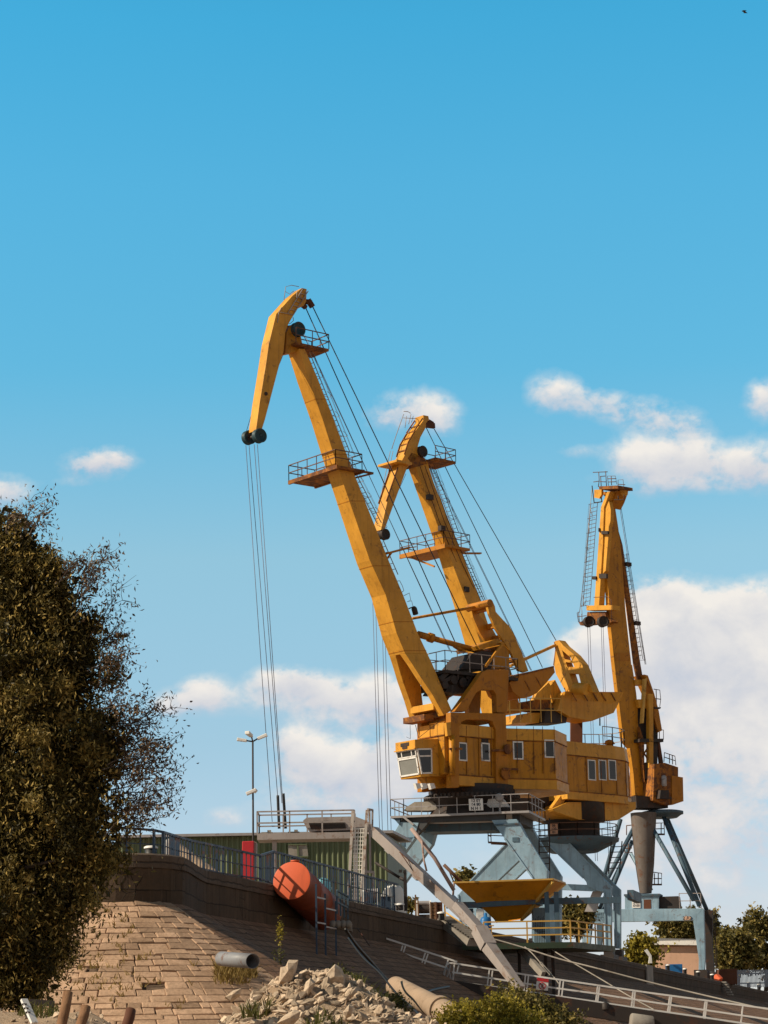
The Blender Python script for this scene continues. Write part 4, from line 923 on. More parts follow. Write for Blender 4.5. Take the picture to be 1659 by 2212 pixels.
dk2=MB(); dk2.prism(F2.ons([z8(688,1092),z8(865,1092),z8(868,1248),z8(692,1246)],2.31),F2.w*.03); dk2.build('opening',M['dark'],blo)
sm=MB(); sm.bar(F2.on(z8(900,1085),2.32),F2.on(z8(905,1252),2.32),.05,.06); sm.build('panel_seam',M['yrust'],blo)
un=MB(); un.prism(F2.ons([z8(-200,960),z8(560,890),z8(580,1080),z8(420,1150),z8(100,1160),z8(-200,1120)],.6),-F2.w*2.6); un.build('underframe',M['dark'],C2)
arm=MB(); arm.prism(F2.ons([z8(578,900),z8(575,1000),z8(490,1140),z8(412,1140),z8(560,930)],2.0),-F2.w*.4); arm.build('support_arm',M['yellow'],C2)
# slewing drum, disc, legs
dm=MB(); zt=F2.O.z+1.9; rr=3.6; zdk=P2.on(zB(1000,395),-3.0).z
dm.lathe((F2.O.x,F2.O.y,zdk),[(2.2,0),(2.2,zt-zdk-.6),(2.7,zt-zdk-.5),(2.7,zt-zdk+1.5)],36); dm.build('slew_drum',M['dark'],C2)
dm=MB(); dm.lathe((F2.O.x,F2.O.y,zdk),[(2.0,-1.1),(3.75,-.25),(3.8,0)],44); dm.build('portal_disc',M['bluedk'],C2)
r_=MB(); r_.rail([V((F2.O.x,F2.O.y,zdk))+V((3.7*math.cos(a),3.7*math.sin(a),0)) for a in [2*math.pi*k/16 for k in range(17)]],1.1,1.4,.028,(.5,)); r_.build('railing',M['railbrown'],C2)
l2r=[zB(690,390),zB(890,415),zB(1310,850),zB(1395,930),zB(1395,1590),zB(1342,1590),zB(1325,1000),zB(1240,985),zB(1140,935),zB(1128,890),zB(1095,850),zB(720,490)]
l2l=[zA(1300,630),zA(1410,790),zA(1190,1000),zA(1010,1190),zA(1000,1900),zA(890,1900),zA(840,1120),zA(945,1000)]
for pts,(i,j) in ((l2r,(4,5)),(l2l,(4,5))):
    for r,t in ((-3.0,1.0),(2.4,1.0)):
        l=leg_at(C2,P2,pts,-3.0,r,t,M['blue'])
        q=P2.ons([pts[i],pts[j]],-3.0); c=(q[0]+q[1])/2+RD*(r+3.0+t/2)
        b_=MB(); b_.box((c.x,c.y,ZQ+.75),1.1,2.8,.7,(GD,RD,V((0,0,1)))); b_.box((c.x,c.y,ZQ+1.35),.75,1.4,.7,(GD,RD,V((0,0,1)))); bo=b_.build('wheel_truck',M['dark'],l)
        for s in (-.85,.85):
            w_=MB(); cc=V((c.x,c.y,ZQ+.38))+RD*s; w_.cyl(cc-GD*.2,cc+GD*.2,.38,n=18); w_.build('rail_wheel',M['dark'],bo)
tb=MB(); p=P2.on(zB(840,945),-2.6); q=P2.on(zB(1235,962),-2.6); tb.bar(p,q,.4,.5); tb.build('tie_beam',M['blue'],C2)
for g in (-5.0,4.9):
    p=P2.L(g,-2.6,zdk-4.9); gb=MB(); gb.bar(p,p+RD*5.2,.5,.8); gb.build('side_girder',M['bluedk'],C2)
signboard(C2,[p-V((0,0,0)) for p in P2.ons([zB(735,262),zB(817,258),zB(820,370),zB(738,372)],-2.9)],NRM,['06','120','01'],.29,'pink')
bk=MB(); bk.bar(P2.on(zB(735,385),-2.85),P2.on(zB(820,380),-2.85),.08,.3); bk.build('sign_bracket',M['dark'],C2)
ld=MB(); ld.ladder(P2.on(zB(1430,800),-1.0),P2.on(zB(1460,450),-1.0),GD,.9,.42,.045,0); ld.build('ladder',M['dark'],C2)
tp=MB(); tp.prism(P2.ons([zB(1110,1215),zB(1195,1000),zB(1260,965),zB(1290,1000),zB(1230,1215)],-2.2),RD*.5); tp.build('canvas_cover',M['galv'],C2)
# ============================================================ crane 3 (farthest, boom steep, jib hanging in front)
F3=Fr((1432,1772),255,(-.8,-.6)); P3=Pf(F3.O)
C3=empty('portal_crane',V((F3.O.x,F3.O.y,ZQ)),'yellow portal crane farthest right with steep boom, on a dark tapered column and splayed tubes','crane','yellow harbour cranes')
bp=[z4(545,330),z4(600,400),z4(650,720),z4(690,1060),z4(725,1600),z4(790,2200),zV(800,330),zV(845,640),zV(898,1200),zV(935,1560),zV(1035,1720),zV(1030,1790),zV(995,1752),zV(832,1745),zV(812,1500),zV(775,1230),zV(705,1150),zV(640,600),zV(600,260),zV(575,0),z4(560,1750),z4(545,1450),z4(520,1190),z4(535,800),z4(550,420)]
prism_w(F3,bp,.28).build('boom',M['yellow2'],C3,.02)
sm=MB(); sm.bar(F3.on(zV(612,240),.30),F3.on(zV(778,235),.30),.06,.9); sm.build('splice_plate',M['yellow3'],C3)
prism_w(F3,[z4(655,760),z4(695,900),z4(722,1080),z4(890,2200),zV(918,480),zV(868,490),z4(832,2200),z4(702,1170)],.18).build('tie_rod',M['yrust'],C3)
PJ=F3.on(z4(470,900),.2); J=lambda pts,o=0:[onp(z4(*p),PJ+F3.b*o,F3.b) for p in pts]
jb=MB(); jb.prism(J([(525,320),(558,318),(492,490),(478,900),(438,1560),(385,1560),(430,900),(458,490)],.2),-F3.b*.8); jb.build('jib',Y,C3,.02)
jb=MB(); jb.prism(J([(530,410),(548,430),(566,520),(562,640),(545,700),(540,800),(510,1180),(478,1215),(452,1370),(436,1560),(430,1560),(470,900),(485,490)],.0),-F3.b*.5); jb.build('jib_web',Y,C3)
for a,b_ in (((480,750),(550,785)),((455,1215),(535,1265))):
    m_=MB(); m_.prism(J([(a[0],a[1]),(b_[0],a[1]),(b_[0],b_[1]),(a[0],b_[1])],.1),F3.b*.25); m_.build('cross_band',M['dark'],C3)
hd=MB(); hd.prism(J([(460,325),(640,310),(600,420),(560,500),(520,420),(500,370)],-.6),-F3.b*1.6); hd.build('jib_head',M['yellow3'],C3)
hd=MB(); hd.prism(J([(385,300),(465,295),(465,350),(440,395),(385,385)],.3),-F3.b*.3); hd.build('side_plate',Y,C3)
hd=MB(); hd.prism(J([(655,285),(722,280),(715,350),(690,365),(660,330)],-1.0),-F3.b*.5); hd.build('side_plate',Y,C3)
q=J([(438,290),(645,282),(722,290)],-.3)
d=MB(); d.prism(J([(436,262),(645,252),(648,285),(440,295)],.3),-F3.b*2.2); o=d.build('head_platform',M['yrust'],C3)
r_=MB(); 
for pts in ([(430,270),(440,200),(435,110)],[(520,262),(510,98)],[(372,110),(530,104)],[(450,155),(505,150)],[(540,255),(530,150),(615,150),(632,240)],[(530,180),(625,178)],[(645,280),(645,192),(700,190),(712,300)],[(650,240),(722,245)],[(378,215),(440,205)],[(450,210),(512,214)],[(535,215),(622,212)],[(462,262),(455,150)],[(575,250),(570,148)]):
    r_.tube(J(pts,.2),.045 if len(pts)<4 else .035,4)
r_.build('railing',M['railbrown'],o)
r_=MB()
for pts in ([(362,255),(385,440),(470,430)],[(470,430),(455,330)],[(385,440),(440,436)]): r_.tube(J(pts,.1),.06,4)
r_.build('cage_frame',M['dark'],C3)
r_=MB()
for pts in ([(605,408),(712,408),(710,350)],[(650,408),(645,365)]): r_.tube(J(pts,.1),.06,4)
r_.build('cage_frame',M['dark'],C3)
ld=MB(); a=J([(385,450)],.3)[0]; b_=J([(300,1560)],.3)[0]; ld.ladder(b_,a,F3.w,1.15,.45,.03,1.6,F3.b*.5-F3.w*.8); ld.build('ladder',M['railbrown'],C3)
r_=MB()
for y0,y1,x0,x1 in ((480,580,340,362),(660,780,322,340),(860,970,305,322),(990,1100,295,300),(1180,1300,280,290),(1440,1560,262,272),(1550,1660,245,255)): r_.tube(J([(x0,y0),(x1,y1)],.5),.03,4)
r_.tube(J([(360,300),(325,700),(280,1200),(225,1640)],.5),.03,4)
r_.build('guard_rail',M['rail'],C3)
for p,q in (((430,715),(440,755)),((360,1240),(402,1275))):
    m_=MB(); m_.prism(J([p,(q[0],p[1]),q,(p[0],q[1])],.4),-F3.b*.4); m_.build('floodlight',M['dark'],C3)
# tip platform, sheaves, ropes
m_=MB(); m_.prism(J([(300,1560),(580,1555),(580,1605),(302,1612)],.2),-F3.b*1.2); m_.build('tip_beam',Y,C3)
m_=MB(); m_.prism(J([(310,1630),(500,1625),(520,1700),(580,1730),(560,1745),(235,1775),(215,1740),(300,1720)],-.2),-F3.b*1.0); m_.build('tip_platform',M['yrust'],C3)
r_=MB()
for pts in ([(215,1740),(200,1640),(215,1628),(225,1740)],[(210,1680),(300,1670)],[(255,1745),(250,1650)],[(575,1735),(570,1500),(520,1455)],[(300,1560),(270,1560),(300,1500)],[(380,1470),(520,1465)]): r_.tube(J(pts,.2),.04,4)
r_.build('railing',M['railbrown'],C3)
for x in (327,480):
    m_=MB(); c=J([(x,1735)],.35)[0]; sheave(m_,c,F3.w*.96+F3.b*.28,.62,.5,.1); m_.build('sheave',M['dark'],C3)
for x0,x1 in ((313,352),(338,376),(462,500),(482,522)):
    m_=MB(); a=J([(x0,1780)],.35)[0]; dxp=(x1-x0)*K/2.764; m_.tube([a,onp((z4(x0,1780)[0]+dxp*2.2,1860),PJ+F3.b*.35,F3.b)],.03,5); m_.build('hoist_rope',M['ropelt'],C3)
m_=MB(); m_.tube([F3.on(z4(650,410),0),F3.on(z4(940,2200),0)],.035,5); m_.tube([F3.on(z4(665,410),.3),F3.on(z4(950,2200),.3)],.03,5); m_.build('stay_rope',M['ropelt'],C3)
m_=MB(); a=F3.on(z4(715,1000),.2); b_=F3.on(z4(895,2150),.2); m_.ladder(b_,a,F3.w,.6,.5,.03,1.5,-F3.b); m_.build('ladder',M['railbrown'],C3)
for t in (z4(745,1110),z4(845,1752)):
    m_=MB(); p=F3.on(t,.3); m_.box(p-F3.b*.1,.8,.4,.42,(F3.b,F3.w,F3.z)); m_.build('floodlight',M['dark'],C3)
# tower behind the boom
W=lambda pts,w:F3.ons([zV(*p) for p in pts],w)
def pw(name,pts,w,t,mat): m_=MB(); m_.prism(W(pts,w),-F3.w*t); return m_.build(name,M[mat],C3)
pw('tower_top',[(830,485),(935,490),(935,545),(835,540)],.5,1.0,'yellow')
pw('tower_brace',[(935,480),(960,470),(925,960),(908,960)],1.0,.4,'raily')
pw('tower_post',[(975,640),(1030,640),(1030,1700),(985,1660),(985,900)],1.2,.5,'yellow')
pw('tower_back',[(930,430),(970,440),(1040,640),(1090,830),(1125,1040),(1085,1060),(1040,900),(1030,640),(975,520)],.9,1.8,'yellow3')
pw('tower_panel',[(860,700),(960,700),(1020,800),(880,790)],.8,.5,'yellow')
pw('gearbox',[(860,760),(990,760),(1000,1150),(880,1150),(860,900)],.3,1.6,'dark')
pw('tower_post',[(880,1000),(930,1150),(935,1600),(900,1250)],.8,.4,'yrust')
pw('tower_post',[(1030,900),(1080,960),(1075,1400),(1030,1400)],.6,.5,'dark')
pw('tower_post',[(1075,1140),(1100,1150),(1140,1400),(1105,1400)],.6,.3,'rust')
pw('tower_deck',[(880,1130),(1140,1128),(1140,1165),(880,1165)],1.2,2.4,'dark')
m_=MB(); m_.bar(F3.on(zV(930,1290),1),F3.on(zV(1010,1160),1),.14,.14); m_.bar(F3.on(zV(930,1290),1),F3.on(zV(1000,1400),1),.14,.14); m_.build('tower_strut',M['yrust'],C3)
pw('luffing_drive',[(940,1390),(990,1380),(1000,1450),(990,1640),(950,1560)],.9,.8,'dark')
for grp in ([[(1035,590),(1100,600),(1110,700),(1100,780)],[(1035,690),(1110,700)],[(1060,600),(1065,780)]],[[(1060,1030),(1140,1035),(1140,1140)],[(1095,1035),(1095,1130)]],[[(1145,1380),(1150,1280),(1265,1320),(1275,1420)],[(1150,1330),(1270,1370)],[(1205,1300),(1205,1400)],[(1235,1310),(1240,1410)]]):
    r_=MB()
    for pts in grp: r_.tube(W(pts,.8),.05,4)
    r_.build('railing',M['railbrown'],C3)
pw('perch',[(1040,785),(1115,785),(1105,805),(1045,805)],1.0,1.6,'dark')
pw('machine_house',[(1040,1405),(1150,1390),(1300,1440),(1300,1545),(1240,1550),(1240,1850),(1180,1855),(1030,1800)],2.0,4.0,'yrust')
pw('counterweight',[(1232,1530),(1352,1550),(1358,1810),(1240,1850),(1190,1855),(1232,1840)],2.1,4.2,'yellow3')
m_=MB(); p=F3.on(zV(1145,1590),2.1); m_.lathe(p-F3.z*.6,[(.2,0),(.3,.1),(.3,1.05),(.2,1.2),(.05,1.25)],14); m_.build('air_tank',M['galv'],C3)
m_=MB(); m_.prism(W([(1110,1690),(1200,1690),(1200,1760),(1230,1765),(1230,1785),(1100,1780)],2.6),-F3.w*1.2); m_.build('motor',M['dark'],C3)
pw('underframe',[(840,1750),(1030,1760),(1190,1800),(1190,1885),(850,1880)],1.4,2.8,'dark')
# portal: ring, column, splayed tubes, lower frame
X=lambda p,r:P3.on(zD(*p),r)
c=P3.O; m_=MB(); zr=F3.on(zD(400,255),0).z; m_.lathe((c.x,c.y,zr-.5),[(1.6,-.1),(2.1,.25),(2.3,.3),(2.3,.6),(1.8,.7)],40); m_.build('portal_ring',M['bluedk'],C3)
zc0=F3.on(zD(380,1110),0).z; m_=MB(); cc=F3.on(zD(355,270),0); cb=F3.on(zD(378,1110),0)
m_.add([],[]); 
prof=[(zD(355,270),135),(zD(358,480),122),(zD(368,800),98),(zD(378,1110),62)]
rings=[]; n=24
for p,hwp in prof:
    q=F3.on(p,0); rr=hwp/2.6587*K*255/FPX; rings.append([q+V((rr*math.cos(2*math.pi*k/n),rr*math.sin(2*math.pi*k/n),0)) for k in range(n)])
m_.add([v for g in rings for v in g],[(j*n+k,j*n+(k+1)%n,(j+1)*n+(k+1)%n,(j+1)*n+k) for j in range(len(rings)-1) for k in range(n)],True); m_.build('column',M['column'],C3)
for a,b_,ra,rb in (((115,335),(-160,1300),1.5,5.0),((215,600),(-70,1300),0.5,-4.5),((325,290),(-200,1300),-2.0,-5.5),((375,300),(880,1180),-2.0,-5.5),((585,285),(1020,1290),1.8,5.5),((240,560),(-120,1300),3.0,5.5),((560,290),(940,1240),-1.0,-4.6)):
    m_=MB(); m_.tube([X(a,ra),X(b_,rb)],.25,10); m_.build('splayed_tube',M['bluedk'],C3)
m_=MB(); m_.tube([X((220,690),0),X((440,1080),0)],.2,8); m_.build('tie_rod',M['blue'],C3)
def lattice(name,pts,r,t,mat): m_=MB(); m_.prism([X(p,r) for p in pts],RD*t); return m_.build(name,M[mat],C3,.02)
lattice('lower_beam',[(-300,1278),(965,1268),(965,1290),(875,1392),(230,1405),(-300,1410)],-5.5,1.0,'blue')
lattice('lower_beam',[(-280,1292),(965,1283),(965,1380),(-280,1402)],4.5,1.0,'bluedk')
lattice('portal_leg',[(965,1268),(985,1275),(1000,1800),(990,1960),(930,1960),(935,1800),(875,1392)],-5.5,.9,'blue')
lattice('portal_leg',[(990,1285),(1080,1285),(1075,1650),(1095,1930),(1010,1930),(1000,1500)],4.5,.9,'dark')  # rear leg coloured dark in place of real shade
m_=MB(); m_.prism(P3.ons([zB(1075,1225),zB(1330,1220),zB(1335,1335),zB(1190,1350),zB(1160,1640),zB(1085,1560)],-5.5),RD*.9); m_.build('portal_leg',M['blue'],C3,.02)
m_=MB(); m_.prism(P3.ons([zB(1240,1350),zB(1310,1345),zB(1290,1640),zB(1250,1640)],4.0),RD*.9); m_.build('portal_leg',M['bluedk'],C3,.02)
for (x,r) in ((965,-5.0),(1045,5.0)):
    p=X((x,1900),r); m_=MB(); m_.box((p.x,p.y,ZQ+.9),1.4,3.0,1.0,(GD,RD,V((0,0,1)))); m_.build('wheel_truck',M['dark'],C3)
o=lattice('control_hut',[(160,1135),(515,1130),(515,1280),(160,1282)],-5.3,2.4,'blue')
m_=MB(); m_.prism([X(p,-5.3) for p in ((358,1175),(432,1172),(436,1282),(358,1284))],-RD*.04); m_.build('door',M['rust'],o)
m_=MB(); m_.prism([X(p,-5.5) for p in ((150,1118),(525,1112),(525,1132),(150,1138))],RD*2.8); m_.build('roof',M['bluedk'],o)
signboard(o,[X(p,-5.36) for p in ((235,1172),(320,1170),(324,1262),(236,1262))],NRM,['ПОРТ','12 675','КРАН'],.27)
lattice('store_box',[(518,1145),(718,1138),(735,1268),(518,1275)],-4.8,2.0,'dark')
r_=MB(); r_.rail([X((735,1268),-5.2),X((960,1266),-5.2)],1.6,1.5,.04); r_.build('railing',M['rail'],C3)
signboard(C3,[X(p,-5.53) for p in ((775,1352),(852,1350),(852,1388),(775,1390))],NRM,['2 А2'],.5,'pink')
m_=MB(); a=X((1060,1290),6.2); b_=X((1075,1900),6.2); m_.ladder(b_,a,GD,.9,.5,.05,1.6,GD); m_.build('ladder',M['dark'],C3)
r_=MB(); 
for pts in ([(430,885),(545,900),(545,1015),(400,1020)],[(470,900),(470,1020)],[(510,900),(510,1020)],[(460,955),(545,955)],[(485,375),(570,372),(575,490),(485,495)],[(540,372),(540,490)],[(485,435),(572,432)],[(175,400),(240,395)],[(178,400),(178,500)],[(155,590),(160,685),(240,680)],[(155,640),(235,635)],[(200,590),(200,680)]): r_.tube([X(p,-1.5) for p in pts],.055,4)
r_.build('landing_rail',M['railbrown'],C3)
m_=MB(); m_.bar(X((395,1018),-1),X((545,1018),-1),.8,.14); m_.build('landing',M['dark'],C3)
m_=MB(); m_.bar(X((485,492),-1),X((575,492),-1),.8,.14); m_.build('landing',M['dark'],C3)
# ============================================================ things on and along the quay
Z=V((0,0,1)); XA=V((1,0,0)); YA=V((0,1,0))
def polyw(pts,D): return [at(p,D) for p in pts]           # outline in the upright plane facing us at distance D
# ---- green corrugated shed
SD=113
shed=empty('green_shed',V((-4,SD,ZQ)),'low green corrugated metal shed behind the raised walkway','shed')
def corr(mb,x0,x1,z0,z1,y,amp=.045,per=.26,t=.04):
    n=int((x1-x0)/per*6); vs=[]
    for i in range(n+1):
        x=x0+(x1-x0)*i/n; ph=(x/per)%1
        o=amp*(1 if .08<ph<.42 else -1 if .58<ph<.92 else 0)
        vs+= [(x,y-o,z0),(x,y-o,z1)]
    mb.add(vs,[(2*i,2*i+2,2*i+3,2*i+1) for i in range(n)])
xl=at((250,1840),SD).x; xr=at((836,1800),SD).x; zt=at((560,1806),SD).z
m,nt,b=newmat('green_corrugated_paint'); co=objco(nt,(2,2,.2))
c=mixc(nt,ramp(nt,noise(nt,co,1.2,6),[(.35,0),(.7,1)]),(.085,.105,.05),(.14,.165,.085)); c=mixc(nt,ramp(nt,noise(nt,co,4,6,.7),[(.55,0),(.75,.6)]),c,(.09,.05,.03))
nt.links.new(c,b.inputs['Base Color']); b.inputs['Roughness'].default_value=.55; M['shedgreen']=m
m_=MB(); corr(m_,xl,xr,ZQ,zt,SD); m_.build('wall',m,shed)
m_=MB(); m_.hexa([(xl,SD+.1,ZQ),(xr,SD+.1,ZQ),(xr+1.0,SD+9,ZQ),(xl,SD+9,ZQ),(xl,SD+.1,zt),(xr,SD+.1,zt),(xr+1.0,SD+9,zt),(xl,SD+9,zt)]); m_.build('side_wall',m,shed)
m_=MB(); m_.hexa([(xl-.3,SD-.35,zt+.01),(xr+.3,SD-.35,zt+.01),(xr+1.3,SD+9.4,zt+.35),(xl-.3,SD+9.4,zt+.35),(xl-.3,SD-.35,zt+.14),(xr+.3,SD-.35,zt+.14),(xr+1.3,SD+9.4,zt+.5),(xl-.3,SD+9.4,zt+.5)]); m_.build('roof',M['galv'],shed)
q=polyw([zE(438,652),zE(612,652),zE(625,766),zE(440,770)],SD-.12); m_=MB(); m_.prism(q,(0,.06,0)); w_=m_.build('window',M['conc'],shed)
m_=MB(); m_.bar((q[0]+q[1])/2-YA*.03,(q[2]+q[3])/2-YA*.03,.08,.05); m_.bar(q[0]-YA*.03,q[1]-YA*.03,.08,.06); m_.bar(q[2]-YA*.03,q[3]-YA*.03,.08,.06); m_.build('frame',M['shedgreen'],w_)
# ---- raised walkway with railing and posts
WDp=103
wk=empty('raised_walkway',V((-4,WDp,ZQ)),'grey steel walkway raised on posts in front of the green shed','walkway')
zdk_=at(zE(600,545),WDp).z; xa=at(zE(150,560),WDp).x; xb=at(zE(1060,540),WDp).x
m_=MB(); m_.box(((xa+xb)/2,WDp+.7,zdk_-.14),xb-xa,1.7,.28); m_.build('deck',M['grey'],wk)
m_=MB(); A,B,C_,D_=V((xa,WDp-.1,zdk_)),V((xb,WDp-.1,zdk_)),V((xb,WDp+1.5,zdk_)),V((xa,WDp+1.5,zdk_)); m_.rail([A,B],.98,1.45,.032,(.48,)); m_.rail([A,D_,C_],.98,1.2,.03,(.48,)); m_.build('railing',M['grey'],wk)
for x,y in ((zE(310,700),.2),(zE(1065,700),.2),(zE(310,700),1.3),(zE(1150,700),1.3)):
    xx=at(x,WDp+y).x; m_=MB(); m_.bar((xx,WDp+y,ZQ),(xx,WDp+y,zdk_-.28),.2,.2); m_.build('post',M['grey'],wk)
for t in (zE(240,520),zE(490,520)):
    p=at(t,WDp+.4); m_=MB(); m_.box((p.x,p.y,zdk_+.05),.5,.3,.1); m_.box((p.x+.1,p.y,zdk_+.14),.16,.2,.1); m_.build('clamp',M['conc'],wk)
# feed hopper at the head of the conveyor
m_=MB(); m_.prism(polyw([zE(575,430),zE(610,400),zE(1005,390),zE(1070,392),zE(1170,430),zE(1225,470),zE(1215,520),zE(1060,515),zE(640,530),zE(600,480)],WDp+.2),(0,1.1,0)); 
# ---- inclined conveyor gallery and chute, leaving the walkway downwards to the right
cv_=empty('conveyor',at(zC(1210,620),100),'grey inclined conveyor gallery running down from walkway to the slope foot','conveyor')
m_.build('feed_trough',M['grey'],cv_)
m_=MB(); m_.prism(polyw([zE(625,440),zE(800,430),zE(960,440),zE(980,500),zE(650,510)],WDp+.15),(0,.04,0)); m_.build('trough_opening',M['dark'],cv_)
g0=at(zA(45,520),WDp+.4); g1=at(zA(225,690),WDp+.2); g2=at(zA(480,935),WDp); g3=at(zA(770,1180),WDp-.6); g4=at(zA(960,1370),WDp-1.6)
def duct(pts,w,h,name,mat,parent,up=Z):
    m_=MB()
    for a,b_ in zip(pts,pts[1:]): m_.bar(a,b_,w,h,up)
    return m_.build(name,mat,parent)
m_=MB(); m_.bar(g0,g4,.6,.40); m_.build('gallery',M['grey'],cv_)
for g in (g1,g2,g3):
    d_=(g4-g0).normalized(); m_=MB(); m_.bar(g-d_*.14,g+d_*.14,.66,.46); m_.build('flange',M['galv'],cv_)
m_=MB()
for a,b_ in ((zA(290,720),zA(500,905)),(zA(300,730),zA(440,930)),(zA(500,960),zA(640,1150)),(zA(530,920),zA(600,1090))): m_.tube([at(a,WDp-.75),at(b_,WDp-.75)],.02,4)
m_.build('cable',M['rust'],cv_)
# second, steeper chute
h0=at(zC(830,130),99); h1=at(zC(1010,330),98.2); h2=at(zC(1085,470),97.6); h3=at(zC(1345,815),96)
m_=MB(); m_.bar(h0,h1,.5,.32); m_.build('chute_top',M['grey'],cv_)
m_=MB(); m_.bar(h1,h2,.6,.46); m_.build('chute_joint',M['grey'],cv_)
m_=MB(); m_.bar(h2,h3,.5,.42,Z,.4,.26); m_.bar(h2-YA*.27+Z*.02,h3-YA*.22+Z*.0,.06,.06); m_.build('chute',M['grey'],cv_)
# ---- lattice stair tower beside the walkway
ls=empty('ladder_tower',at(zE(1080,1180),101.5),'rusty white ladder tower with wire mesh at the walkway end','ladder')
m_=MB(); m_.bar(at(zE(1040,340),101),at(zE(1000,1150),101),.12,.10); m_.bar(at(zE(1172,330),101),at(zE(1120,1230),101),.12,.10); m_.build('stile',paint('flaking_white_paint',(.66,.58,.52),.8,.7,.55,rustcol=(.25,.11,.06),streak=.3,bump=0),ls)
m_=MB()
for k in range(19):
    y=505+k*38; m_.bar(at(zE(1052-k*1.6,y),101.05),at(zE(1150-k*1.6,y),101.05),.04,.04)
for x in (1068,1092,1116,1138): m_.bar(at(zE(x,500),101.05),at(zE(x-26,1180),101.05),.035,.035)
m_.build('mesh',plain('white_wire_mesh',(.72,.68,.62),.6),ls)
m_=MB(); a=at(zE(1225,330),101.6); b_=at(zE(1222,520),101.6); m_.bar(a,b_,.09,.09); m_.bar(a,at(zE(1180,322),101),.08,.08); m_.bar(at(zE(1202,400),101.5),at(zE(1202,470),101.5),.05,.05); m_.bar(at(zE(1232,900),101.4),at(zE(1240,1190),101.4),.12,.12); m_.bar(at(zE(1140,905),101),at(zE(1235,910),101.4),.1,.1); m_.bar(at(zE(1195,330),101.3),at(zE(1205,900),101.3),.1,.1); m_.build('handrail',M['grey'],ls)
# ---- prop pole and lamp arm
m_=MB(); m_.tube([at(zA(400,500),112),at(zA(620,780),112),at(zA(800,1080),112)],.095,8); m_.tube([at(zA(800,1010),112),at(zA(790,1130),112)],.06,6); m_.tube([at(zA(500,610),112),at(zA(520,800),111),at(zA(545,900),111)],.05,5)
solo(m_,'prop_pole',paint('pink_primer',(.38,.27,.24),.8,.6,.3,streak=.2,bump=0),'long slanting pinkish grey pole between the crane legs and the hopper','pole',loc=at(zA(800,1080),112))
m_=MB(); m_.tube([at(zA(705,840),117),at(zA(870,1005),117)],.09,7); m_.tube([at(zA(745,880),117),at(zA(800,1005),117)],.035,5); m_.tube([at(zA(830,960),117),at(zA(840,1005),117)],.06,5)
solo(m_,'prop_pole',M['railbrown'],'short brown pole leaning over the left rim of the hopper','pole',loc=at(zA(870,1005),117))
m_=MB(); a=at(zA(65,820),100.6); b_=at(zA(300,965),100.2); m_.tube([a,b_],.06,8); c=at(zA(345,985),100); m_.tube([b_,c],.08,6); m_.bar(c,V((c.x,c.y,ZQ)),.15,.15); m_.box(at(zA(300,900),100),.14,.16,.12); m_.box(at(zA(340,905),100),.12,.16,.12); m_.bar(at(zA(340,900),100),c,.1,.1)
solo(m_,'signal_post',M['dark'],'dark post with slanting pipe arm beside the white domed tank','post',loc=V((c.x,c.y,ZQ)))
# ---- lamp posts
def lamp(name,px,ytop,D,heads,label,extra=None):
    p=at(px,D); top=at((ytop[0],ytop[1]),D); base=V((top.x,top.y,ZQ))
    r=empty(name,base,label,'lamp post')
    m_=MB(); m_.tube([base,base+Z*3,base+Z*3.01,top],.05,8,.038); m_.build('pole',M['dark'],r)
    return r,top,base
lp_,top,base=lamp('street_lamp',(548,1800),(546,1602),97,None,'tall dark lamp post with three white heads beside the red booth')
for a,b_,c in (((546,1602),(533,1600),(512,1597)),((546,1602),(543,1590),(536,1587)),((546,1602),(556,1596),(577,1587))):
    arm=MB(); arm.tube([at(a,97),at(b_,97)],.035,6); arm.build('arm',M['dark'],lp_)
    m_=MB(); m_.bar(at(b_,97),at(c,97) if c[0]!=536 else at(c,97)-YA*.7,.16,.12,Z,.2,.14); m_.build('lamp_head',M['white'],lp_,.02)
m_=MB(); a=at(zF(1420,45),97); m_.bar(a,at(zF(1445,18),97),.2,.16); m_.bar(at(zF(1445,25),97)-YA*.1,at(zF(1352,65),97)-YA*.1,.34,.13); m_.build('lamp_head',M['white'],lp_,.02)
# ---- red booth, gravel heap, railings near the corner
m_=MB(); q=polyw([zE(8,622),zE(118,618),zE(112,965),zE(5,960)],95); m_.prism(q,(0,1.0,0)); bo=solo(m_,'red_booth',M['red'],'narrow red booth behind the dark railing, left of the lamp post','booth',loc=V(((q[0].x+q[1].x)/2,95,ZQ)),bevel=.03)
m_=MB(); m_.prism(polyw([zE(120,622),zE(140,630),zE(135,960),zE(114,965)],95.3),(0,.9,0)); solo(m_,'grey_cabinet',M['grey'],'thin grey cabinet standing right against the red booth','cabinet')
def heap(name,p0,p1,D,hpix,mat,label,cat,seed=1,depth=4.5):
    a=at(p0,D); b_=at(p1,D); h=at(hpix,D).z-ZQ; g=MB(); n=26; r=random.Random(seed)
    cx=at(hpix,D).x
    vs=[]
    for j in range(n+1):
        for i in range(n+1):
            u=i/n; v_=j/n; x=a.x+(b_.x-a.x)*u; y=D-depth/2+depth*v_
            pk=(cx-a.x)/(b_.x-a.x); s=(u/pk if u<pk else (1-u)/(1-pk)); s=max(0,s); t=max(0,1-abs(2*v_-1))
            z=ZQ-.02+h*min(s,t*1.25)*(1.0) + (.08*mn.noise(V((x*2,y*2,seed))) if 0<i<n and 0<j<n else 0)
            vs.append((x,y,z))
    g.add(vs,[(j*(n+1)+i,j*(n+1)+i+1,(j+1)*(n+1)+i+1,(j+1)*(n+1)+i) for j in range(n) for i in range(n)],True)
    return solo(g,name,mat,label,cat,loc=V(((a.x+b_.x)/2,D,ZQ)))
heap('sand_heap',zF(560,690),zF(1320,850),84,zF(690,497),M['soil'],'heap of pale sand sloping down behind the curved railing','heap',3,6)
